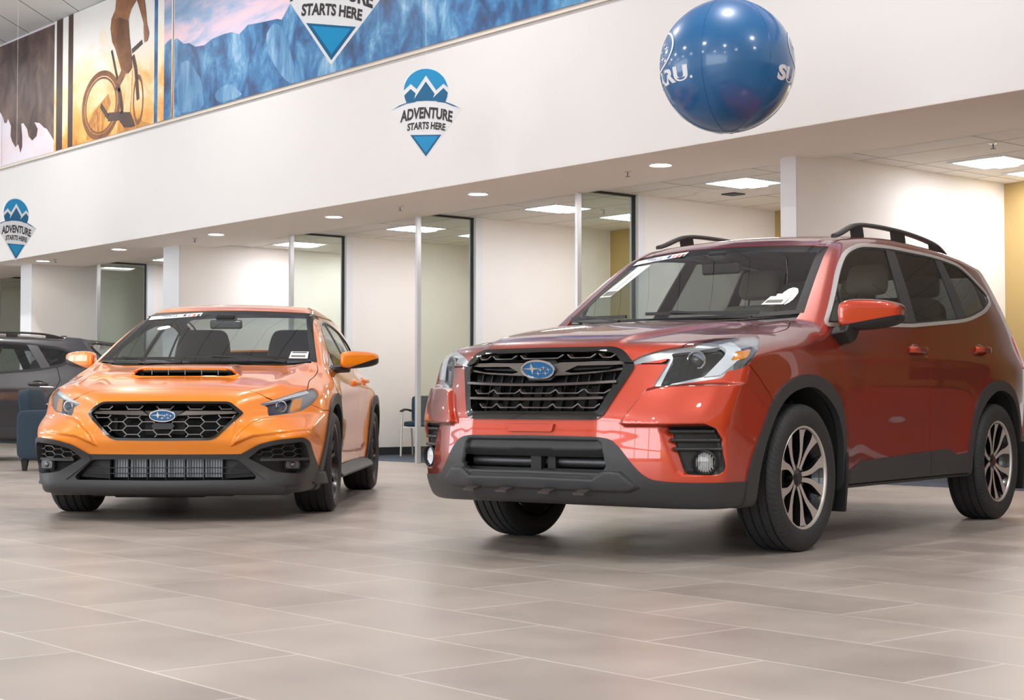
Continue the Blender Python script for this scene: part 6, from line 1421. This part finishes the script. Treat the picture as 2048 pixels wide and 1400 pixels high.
def monitor(x, y, rz, label):
    t = empty('computer_monitor', (x, y, 0.754), rz, label, 'monitor', 'monitors on the office desks')
    MB().box((-0.12, -0.09, 0.0), (0.12, 0.09, 0.015)).build('stand_foot', M['trim_dark'], t, bevel=0.004); MB().box((-0.025, 0.02, 0.015), (0.025, 0.045, 0.22)).build('stand_neck', M['trim_dark'], t)
    MB().box((-0.30, 0.0, 0.14), (0.30, 0.03, 0.50)).build('screen_case', M['trim_dark'], t, bevel=0.005)
for x, n in ((-7.4, 'behind the rear wheel of the red suv'), (-4.7, 'one office to the right of the suv'), (-1.9, 'in the office beyond')):
    desk(x, 12.9, 'red brown office desk on a white plinth ' + n)
    if x > -7: monitor(x + 0.2, 12.92, 0.3, 'dark computer monitor on the desk ' + n)
# ---------------------------------------------------------------- mural
CLIFF = [(-22.005, 6.29), (-21.854, 4.461), (-21.991, 4.554), (-22.119, 4.668), (-22.249, 4.772), (-22.352, 4.807), (-22.508, 4.894), (-22.691, 4.93), (-22.569, 4.814), (-22.608, 4.709), (-22.764, 4.663), (-22.898, 4.746), (-22.954, 4.865), (-23.091, 4.973), (-23.171, 4.972), (-23.129, 4.776), (-23.125, 4.619), (-23.187, 4.525), (-23.272, 4.671), (-23.38, 4.639), (-23.493, 4.732), (-23.567, 4.832), (-23.554, 4.99), (-23.669, 5.119), (-23.723, 5.058), (-23.807, 5.07), (-23.866, 5.17), (-23.982, 5.266), (-24.33, 5.397), (-24.355, 6.3)]
BAR_A = [(-21.931, 6.298), (-21.722, 6.288), (-21.618, 4.453), (-21.815, 4.452)]
BAR_B = [(-21.536, 6.285), (-21.376, 6.288), (-21.266, 4.456), (-21.448, 4.453)]
BLU_A = [(-18.902, 6.063), (-18.805, 6.044), (-18.724, 4.421), (-18.816, 4.422)]
BLU_B = [(-18.633, 6.011), (-18.431, 5.971), (-18.345, 4.417), (-18.565, 4.422)]
WHT_A = [(-22.005, 6.29), (-21.367, 6.286), (-21.266, 4.456), (-21.864, 4.456)]
GOLD = [(-21.367, 6.286), (-18.894, 6.062), (-18.812, 4.421), (-21.266, 4.456)]
TORSO = [(-20.012, 6.321), (-20.052, 6.126), (-20.161, 6.024), (-20.189, 5.886), (-20.132, 5.692), (-20.042, 5.595), (-19.952, 5.438), (-19.853, 5.26), (-19.99, 5.12), (-19.893, 5.055), (-19.722, 5.189), (-19.645, 5.187), (-19.54, 5.25), (-19.565, 5.453), (-19.624, 5.683), (-19.658, 5.93), (-19.575, 6.055), (-19.449, 6.131), (-19.387, 6.198)]
ARM = [(-19.451, 6.211), (-19.321, 5.987), (-19.214, 5.788), (-19.212, 5.67), (-19.189, 5.527), (-19.106, 5.533), (-19.058, 5.632), (-19.122, 5.772), (-19.163, 5.976), (-19.207, 6.163)]
SHORTS = [(-20.16, 6.003), (-20.189, 5.886), (-20.123, 5.69), (-20.0, 5.649), (-19.864, 5.383), (-19.775, 5.247), (-19.645, 5.187), (-19.54, 5.25), (-19.565, 5.453), (-19.624, 5.683), (-19.666, 5.912), (-19.918, 5.999)]
LEG = [(-19.753, 5.204), (-19.719, 4.998), (-19.767, 4.804), (-19.786, 4.677), (-19.593, 4.639), (-19.555, 4.873), (-19.531, 5.228), (-19.645, 5.177)]
SHOE = [(-19.83, 4.683), (-19.593, 4.649), (-19.441, 4.44), (-19.547, 4.434), (-19.761, 4.463), (-19.892, 4.561)]
WHEEL_R = ((-20.475, 4.866), 0.6, 0.484)
WHEEL_F = ((-19.363, 4.785), 0.15, 0.341)
FRAME = [(-20.152, 5.583), (-19.991, 5.201), (-19.9, 4.985), (-19.807, 4.629), (-20.246, 4.67), (-20.032, 5.046), (-19.544, 5.47), (-19.251, 5.548), (-19.521, 5.406), (-19.434, 5.212), (-19.363, 4.785)]
RIDGE = [(-18.356, 5.417), (-18.286, 5.424), (-18.112, 5.321), (-17.959, 5.304), (-17.808, 5.231), (-17.586, 5.211), (-17.404, 5.253), (-17.117, 5.267), (-16.906, 5.256), (-16.733, 5.198), (-16.529, 5.278), (-16.327, 5.258), (-16.096, 5.242), (-15.869, 5.226), (-15.773, 5.2), (-15.647, 5.306), (-15.523, 5.402), (-15.307, 5.53), (-15.064, 5.463), (-14.827, 5.532), (-14.365, 5.452), (-13.813, 5.465), (-13.286, 5.322), (-12.541, 5.299), (-11.624, 5.141), (-10.388, 5.057)]
RIDGE_B = [(-18.623, 5.39), (-18.54, 5.424), (-18.423, 5.448)]
DOME_A = [(-18.291, 4.971), (-18.185, 5.068), (-18.051, 5.103), (-17.918, 5.052), (-17.804, 4.931), (-17.654, 4.795), (-17.596, 4.6), (-17.575, 4.421), (-17.947, 4.428), (-18.206, 4.436), (-18.274, 4.588)]
DOME_B = [(-16.127, 5.064), (-16.03, 5.151), (-15.901, 5.198), (-15.74, 5.082), (-15.628, 4.89), (-15.517, 4.665), (-15.421, 4.411), (-15.608, 4.415), (-15.864, 4.619), (-16.06, 4.842)]
DOME_C = [(-17.323, 4.56), (-17.145, 4.624), (-16.934, 4.628), (-16.759, 4.529), (-16.638, 4.431), (-17.002, 4.421), (-17.25, 4.439)]
DOME_D = [(-14.794, 5.077), (-14.562, 5.148), (-14.306, 5.017), (-14.137, 4.824), (-14.192, 4.64), (-14.416, 4.483), (-14.645, 4.505), (-14.763, 4.739)]
DOME_E = [(-13.755, 4.723), (-13.544, 4.81), (-13.233, 4.799), (-13.03, 4.653), (-12.905, 4.478), (-13.13, 4.425), (-13.542, 4.433)]
SHRUB = [(-20.925, 4.43), (-20.883, 4.633), (-20.702, 4.816), (-20.43, 4.921), (-20.253, 4.997), (-20.161, 4.862), (-20.336, 4.682), (-20.422, 4.489), (-20.331, 4.426)]
def print_mat(name, stops, scale=1.2, stretch=(1, 1, 1), detail=8, dist=0.6, z0=4.4, z1=6.33, grad=0.0, rough=0.45):
    """printed picture texture: noise through a colour ramp, optionally shifted with height on the sheet"""
    m = mat(name, (128, 128, 128), rough, spec=0.3); n = m.node_tree.nodes; l = m.node_tree.links; b = n['Principled BSDF']; tc = n['Texture Coordinate']
    mp = n.new('ShaderNodeMapping'); mp.inputs['Scale'].default_value = stretch; l.new(tc.outputs['Object'], mp.inputs['Vector'])
    nz = n.new('ShaderNodeTexNoise'); nz.inputs['Scale'].default_value = scale; nz.inputs['Detail'].default_value = detail; nz.inputs['Distortion'].default_value = dist; nz.inputs['Roughness'].default_value = 0.62; l.new(mp.outputs[0], nz.inputs['Vector'])
    sp = n.new('ShaderNodeSeparateXYZ'); l.new(tc.outputs['Object'], sp.inputs[0])
    mr = n.new('ShaderNodeMapRange'); mr.inputs[1].default_value = z0; mr.inputs[2].default_value = z1; mr.inputs[3].default_value = -grad; mr.inputs[4].default_value = grad; l.new(sp.outputs['Z'], mr.inputs[0])
    ad = n.new('ShaderNodeMath'); ad.operation = 'ADD'; l.new(nz.outputs['Fac'], ad.inputs[0]); l.new(mr.outputs[0], ad.inputs[1])
    cr = n.new('ShaderNodeValToRGB'); e = cr.color_ramp.elements
    while len(e) < len(stops): e.new(0.5)
    for el, (p, c) in zip(e, stops): el.position = p; el.color = (*lin(c), 1)
    l.new(ad.outputs[0], cr.inputs[0]); l.new(cr.outputs[0], b.inputs['Base Color'])
    return m
M['pr_sky'] = print_mat('pr_sky', [(0.25, (96, 138, 182)), (0.42, (150, 172, 204)), (0.52, (206, 190, 210)), (0.62, (232, 196, 206)), (0.8, (214, 214, 228))], 0.8, (0.6, 1, 2.2), 5, 0.8)
M['pr_dawn'] = print_mat('pr_dawn', [(0.2, (222, 196, 200)), (0.5, (222, 216, 226)), (0.8, (206, 214, 228))], 0.6, (1, 1, 2), 4)
M['pr_rock'] = print_mat('pr_rock', [(0.3, (58, 46, 46)), (0.48, (92, 74, 70)), (0.62, (112, 92, 86)), (0.78, (146, 124, 114))], 2.0, (1.4, 1, 0.8), 8, 0.8)
M['pr_brown'] = print_mat('pr_brown', [(0.3, (62, 46, 44)), (0.7, (86, 66, 60))], 3.0)
M['pr_gold'] = print_mat('pr_gold', [(0.05, (196, 120, 46)), (0.25, (236, 176, 96)), (0.45, (246, 226, 190)), (0.62, (240, 238, 236))], 1.4, (1, 1, 1), 6, 0.5, grad=0.36)
M['pr_skin'] = print_mat('pr_skin', [(0.3, (112, 72, 48)), (0.55, (158, 110, 76)), (0.75, (196, 150, 110))], 2.2)
M['pr_shorts'] = print_mat('pr_shorts', [(0.3, (96, 62, 42)), (0.6, (142, 96, 62)), (0.8, (176, 134, 92))], 2.0)
M['pr_light'] = print_mat('pr_light', [(0.3, (236, 176, 112)), (0.6, (248, 220, 176))], 3.0)
M['pr_tyre'] = print_mat('pr_tyre', [(0.3, (104, 66, 44)), (0.7, (150, 100, 66))], 6.0)
M['pr_grass'] = print_mat('pr_grass', [(0.3, (128, 78, 34)), (0.5, (196, 134, 62)), (0.7, (226, 172, 98))], 9.0, (3, 1, 0.8))
M['pr_mount'] = print_mat('pr_mount', [(0.30, (28, 48, 82)), (0.43, (40, 80, 126)), (0.51, (48, 108, 158)), (0.59, (84, 138, 178)), (0.70, (150, 182, 208))], 2.4, (1.3, 1, 0.8), 12, 0.35)
M['pr_dome'] = print_mat('pr_dome', [(0.28, (46, 84, 128)), (0.46, (72, 124, 168)), (0.60, (104, 146, 182)), (0.76, (160, 186, 208))], 2.4, (2.4, 1, 0.5), 9, 1.0)
MY = FACE_Y - 0.035
M['edge_beige'] = mat('edge_beige', (206, 198, 188), 0.7, vary=0.02)
mural = empty('wall_mural', (0, 0, 0), 0, 'long printed mural of a cyclist and blue mountains high on the white wall', 'mural')
MB().box((-30.0, MY, 4.405), (-3.0, FACE_Y - 0.002, CEIL_Z - 0.005)).build('mural_panel', M['pr_dawn'], mural)
MB().box((-30.0, MY + 0.004, 4.365), (-3.0, FACE_Y - 0.002, 4.4045)).build('mural_edge', M['edge_beige'], mural)
LAYER = [0]
def printed(name, m, P, clip=True, hole=None):
    """one printed shape, a thin sheet on the mural panel; outlines in wall metres"""
    LAYER[0] += 1; y = MY - 0.0006*LAYER[0]
    P = [(min(max(x, -30), -3), min(max(z, 4.406), CEIL_Z - 0.006)) for x, z in P]
    bm = bmesh.new(); vs = [bm.verts.new((x, y, z)) for x, z in P]; es = [bm.edges.new((vs[i], vs[(i+1) % len(vs)])) for i in range(len(vs))]
    bmesh.ops.triangle_fill(bm, use_beauty=True, edges=es, normal=(0, -1, 0))
    bmesh.ops.recalc_face_normals(bm, faces=bm.faces)
    if bm.faces and sum(f.normal.y for f in bm.faces) > 0: bmesh.ops.reverse_faces(bm, faces=bm.faces)
    me = bpy.data.meshes.new(name); bm.to_mesh(me); bm.free(); me.materials.append(m)
    return link(bpy.data.objects.new(name, me), mural)
def printed_bars(name, m, strokes, w):
    """printed lines of one drawing (the frame of the bicycle)"""
    LAYER[0] += 1; y = MY - 0.0006*LAYER[0]; mb = MB()
    for a, b, k in strokes:
        a = np.array(a); b = np.array(b); n = np.array([-(b-a)[1], (b-a)[0]]); n = n/np.linalg.norm(n)*w*k/2
        mb.add([(a[0]-n[0], y, a[1]-n[1]), (b[0]-n[0], y, b[1]-n[1]), (b[0]+n[0], y, b[1]+n[1]), (a[0]+n[0], y, a[1]+n[1])], [(0, 1, 2, 3)])
    return mb.build(name, m, mural, smooth=0)
printed('cliff_print', M['pr_rock'], CLIFF)
band = lambda P, a=0, b=1: [(P[a][0], 6.324), (P[b][0], 6.324), (P[b][0], 4.406), (P[a][0], 4.406)]
printed('gold_print', M['pr_gold'], band(WHT_A)); printed('dark_band', M['pr_brown'], band(BAR_A)); printed('dark_band', M['pr_brown'], band(BAR_B))
printed('gold_print', M['pr_gold'], band(GOLD))
printed('shrub_print', M['pr_grass'], SHRUB)
printed('shrub_print', M['pr_grass'], [(-20.0, 4.41), (-19.9, 4.62), (-19.7, 4.50), (-19.4, 4.56), (-19.2, 4.46), (-18.98, 4.41)])
def ring(name, E, w):
    (cx, cz), rx, rz = E; LAYER[0] += 1; y = MY - 0.0006*LAYER[0]; k = 48; V = []; F = []
    for i in range(k):
        t = 2*math.pi*i/k; c, s = math.cos(t), math.sin(t); V += [(cx + rx*c, y, cz + rz*s), (cx + (rx - w*rx/rz)*c, y, cz + (rz - w)*s)]
    for i in range(k):
        j = (i+1) % k; F.append((2*i, 2*j, 2*j+1, 2*i+1))
    V = [(x, y_, min(max(z, 4.406), CEIL_Z - 0.006)) for x, y_, z in V]
    return MB().add(V, F).build(name, M['pr_tyre'], mural, smooth=0)
ring('bicycle_wheel', WHEEL_R, 0.075); ring('bicycle_wheel', (WHEEL_R[0], WHEEL_R[1]*0.82, WHEEL_R[2]*0.82), 0.03); ring('bicycle_wheel', WHEEL_F, 0.07)
f_ = FRAME
printed_bars('bicycle_frame', M['pr_brown'], [(f_[0], f_[1], 1.0), (f_[1], f_[2], 1.2), (f_[2], f_[3], 1.6), (f_[3], f_[4], 2.4), (f_[2], f_[5], 1.0), (f_[4], WHEEL_R[0], 1.5)], 0.05)
printed_bars('fork_print', M['pr_brown'], [(f_[8], f_[9], 1.6), (f_[9], f_[10], 1.6)], 0.05)
printed_bars('handlebar_print', M['pr_brown'], [(f_[6], f_[7], 1.3)], 0.05)
printed('leg_print', M['pr_light'], LEG); printed('shoe_print', M['pr_brown'], SHOE); printed('rider_print', M['pr_skin'], TORSO); printed('shorts_print', M['pr_shorts'], SHORTS); printed('arm_print', M['pr_skin'], ARM)
printed('sky_print', M['pr_sky'], [(RIDGE[0][0], 4.40), (-3.0, 4.40), (-3.0, 6.33), (RIDGE[0][0], 6.33)])
printed('gold_print', M['pr_gold'], [(GOLD[1][0], 6.324), (-18.40, 6.324), (-18.40, 4.406), (GOLD[1][0], 4.406)])
printed('blue_band', M['pr_mount'], band(BLU_A)); printed('sky_band', M['pr_sky'], band(BLU_B)); printed('mountain_band', M['pr_mount'], [RIDGE_B[0], RIDGE_B[1], (BLU_B[1][0], RIDGE_B[2][1]), (BLU_B[1][0], 4.406), (BLU_B[0][0], 4.406)])
rdg = [p for p in RIDGE]; printed('mountain_print', M['pr_mount'], rdg + [(-3.0, 4.40), (RIDGE[0][0], 4.40)])
for nm in (DOME_A, DOME_B, DOME_C): printed('rock_print', M['pr_dome'], chaikin(nm, 1))
for x in (-23.83, -13.07): MB().box((x - 0.003, MY - 0.030, 4.405), (x + 0.003, MY - 0.0285, CEIL_Z - 0.006)).build('sheet_seam', M['pr_dome'] if x > -20 else M['pr_rock'], mural)
# ---------------------------------------------------------------- hanging signs
U = 0.000719
def arc_pts(cx, cy, r, a0, a1, n): return [(cx + r*math.cos(math.radians(a0 + (a1-a0)*i/n)), cy + r*math.sin(math.radians(a0 + (a1-a0)*i/n))) for i in range(n+1)]
def hanging_sign(loc, rz, label, top):
    """double badge on a thread: origin at the lowest tip, face towards local -y"""
    t = empty('hanging_sign', loc, rz, label, 'sign', 'adventure signs hung from the ceiling')
    cx = 579
    P = lambda pts: [((x - cx)*U, (1300 - y)*U) for x, y in pts]
    def flat(name, pts, m, d, par=t, th=0.0008):
        q = P(pts); return MB().prism(q, -d, -d + th, lambda u, v, w: (u, w, v)).build(name, m, par, smooth=0)
    circ = arc_pts(579, 455, 295, 152, 360 + 28, 34)
    base = [(130, 700)] + [(230, 640)] + [(308, 607)] + [(x, y) for x, y in arc_pts(579, 455, 294, 150, 390, 36)] + [(850, 600), (930, 635), (1045, 688)] + [(585, 1325), (575, 1325)]
    b = MB().prism(P(base), 0.0, 0.008, lambda u, v, w: (u, w, v)).build('board', M['sign_white'], t, smooth=0)
    sky = [(298, 452)] + [(x, y) for x, y in arc_pts(579, 455, 281, 181, 352, 30)] + [(858, 415), (803, 365), (710, 450), (578, 258), (463, 435), (385, 367)]
    flat('sky_disc', sky, M['sign_blue'], 0.001)
    mnt = [(303, 515), (385, 432), (448, 488), (430, 560), (578, 338), (690, 495), (668, 548), (803, 420), (858, 480), (850, 535), (828, 597), (720, 588), (581, 584), (450, 592), (333, 612), (312, 560)]
    flat('mountain', mnt, M['sign_navy'], 0.001)
    flat('wing_stripe', [(160, 695), (240, 645), (330, 610), (450, 592), (450, 600), (330, 622), (240, 660)], M['sign_navy'], 0.0015); flat('wing_stripe', [(720, 588), (828, 597), (920, 632), (1005, 674), (915, 650), (828, 612), (720, 598)], M['sign_navy'], 0.0015)
    flat('pennant', [(380, 1022), (778, 1018), (581, 1297)], M['sign_navy'], 0.001); flat('pennant_core', [(425, 1041), (737, 1037), (581, 1252)], M['sign_blue'], 0.002)
    for body, w, h, base_y, k, tilt in (('ADVENTURE', 672, 148, 812, 0.00050, 0), ('STARTS HERE', 490, 96, 948, 0.00042, 0)):
        V, F = text_mesh(body, 1.0, offset=0.040, shear=0.12); V = np.array(V)
        x0, x1 = V[:, 0].min(), V[:, 0].max(); z0, z1 = V[:, 1].min(), V[:, 1].max()
        x = (V[:, 0] - (x0 + x1)/2)/(x1 - x0)*w + 600 - 14; z = base_y - (V[:, 1] - z0)/(z1 - z0)*h
        z = z + k*(x - 586)**2
        MB().add([((a - cx)*U, -0.0016, (1300 - c)*U) for a, c in zip(x, z)], F).build('lettering', M['ink'], t, smooth=0)
    zt = (1300 - 160)*U
    MB().tube([(0, 0.004, zt), (0, 0.004, top - loc[2])], 0.0012, 6).build('thread', M['paper'], t)
    return t
CA = -math.pi/2
face = lambda p: math.atan2(-p[1], -p[0]) + math.pi/2
for p, dy, lab in (((-11.49, 8.766, 2.961), -4, 'hanging adventure sign in the middle of the white wall'), ((-20.49, 8.72, 2.646), 38, 'far hanging adventure sign near the tan soffit and grey car'), ((-7.385, 4.965, 2.630), 14, 'near hanging adventure sign over the mural, its top out of view')):
    hanging_sign(p, face(p) + math.radians(dy), lab, CEIL_Z)
# ---------------------------------------------------------------- big ball
BR = 0.448; BC = (-7.078, 7.927, 2.957)
ball = empty('beach_ball', BC, math.atan2(-BC[1], -BC[0]) + math.pi/2, 'large blue inflatable ball hanging above the red suv', 'ball')
V = []; nb_, nr = 96, 48
bm = MB().ball((0, 0, 0), (BR, BR, BR*0.995), nb_, nr).build('ball_skin', M['ball_blue'], ball)
S = lambda lam, phi, r=BR: (r*math.cos(math.radians(phi))*math.sin(math.radians(lam)), -r*math.cos(math.radians(phi))*math.cos(math.radians(lam)), r*0.995*math.sin(math.radians(phi)))
for k in range(6):
    lm = -21.6 + 60*k if k else -21.6
    MB().tube([S(lm, f, BR + 0.0008) for f in np.linspace(-84, 84, 44)], 0.0016, 6).build('seam', M['ball_seam'], ball)
def on_ball(name, V, F, m, lam0, par=None, r=1.004): return MB().add([S(lam0 + a, b, BR*r) for a, b in V], F).build(name, m, par or ball, smooth=0)
def fill2(poly):
    bm = bmesh.new(); vs = [bm.verts.new((x, y, 0)) for x, y in poly]; es = [bm.edges.new((vs[i], vs[(i+1) % len(vs)])) for i in range(len(vs))]
    bmesh.ops.triangle_fill(bm, use_beauty=True, edges=es); bmesh.ops.subdivide_edges(bm, edges=[e for e in bm.edges if e.calc_length() > 4], cuts=2)
    bmesh.ops.triangulate(bm, faces=bm.faces); V = [(v.co.x, v.co.y) for v in bm.verts]; F = [tuple(v.index for v in f.verts) for f in bm.faces]; bm.free(); return V, F
M['ball_oval'] = mat('ball_oval', (44, 84, 128), 0.3, coat=0.4, vary=0.04)
for lam0 in (-83.0, 96.0):
    Vt, Ft = text_mesh('SUBARU', 1.0, offset=0.055, space=1.05); Vt = np.array(Vt); x0, x1 = Vt[:, 0].min(), Vt[:, 0].max(); z1 = Vt[:, 1].max()
    on_ball('lettering', [((a - (x0+x1)/2)/(x1-x0)*95, -18.5 + b/z1*12.0) for a, b in Vt[:, :2]], Ft, M['sign_white'], lam0)
    E = [(31*math.cos(t), 11.5 + 18*math.sin(t)) for t in np.linspace(0, 2*math.pi, 49)[:-1]]; Ei = [(28.6*math.cos(t), 11.5 + 16.2*math.sin(t)) for t in np.linspace(0, 2*math.pi, 49)[:-1]]
    on_ball('badge_ring', E + Ei, [(i, (i+1) % 48, 48 + (i+1) % 48, 48 + i) for i in range(48)], M['sign_white'], lam0, r=1.005)
    for u, v, a, b in ((-9, 2, 13, 11), (11, 5, 6, 5), (18.5, 0.5, 6, 5), (6.5, -1, 6, 5), (0, -8, 6, 5), (13, -8, 6, 5)):
        P = [(u + a*(1.0 if q % 2 == 0 else 0.16)*math.cos(q*math.pi/4), 11.5 + v + b*(1.0 if q % 2 == 0 else 0.16)*math.sin(q*math.pi/4)) for q in range(8)]
        on_ball('badge_star', *fill2(P), M['sign_white'], lam0, r=1.005)
    on_ball('registered_dot', [(50.5 + 1.3*math.cos(t), -17.5 + 1.3*math.sin(t)) for t in np.linspace(0, 2*math.pi, 13)[:-1]], [tuple(range(12))], M['sign_white'], lam0)
MB().tube([(0, 0, BR*0.99), (0, 0, CEIL_Z - BC[2] - 0.002)], 0.0015, 6).build('thread', M['paper'], ball)
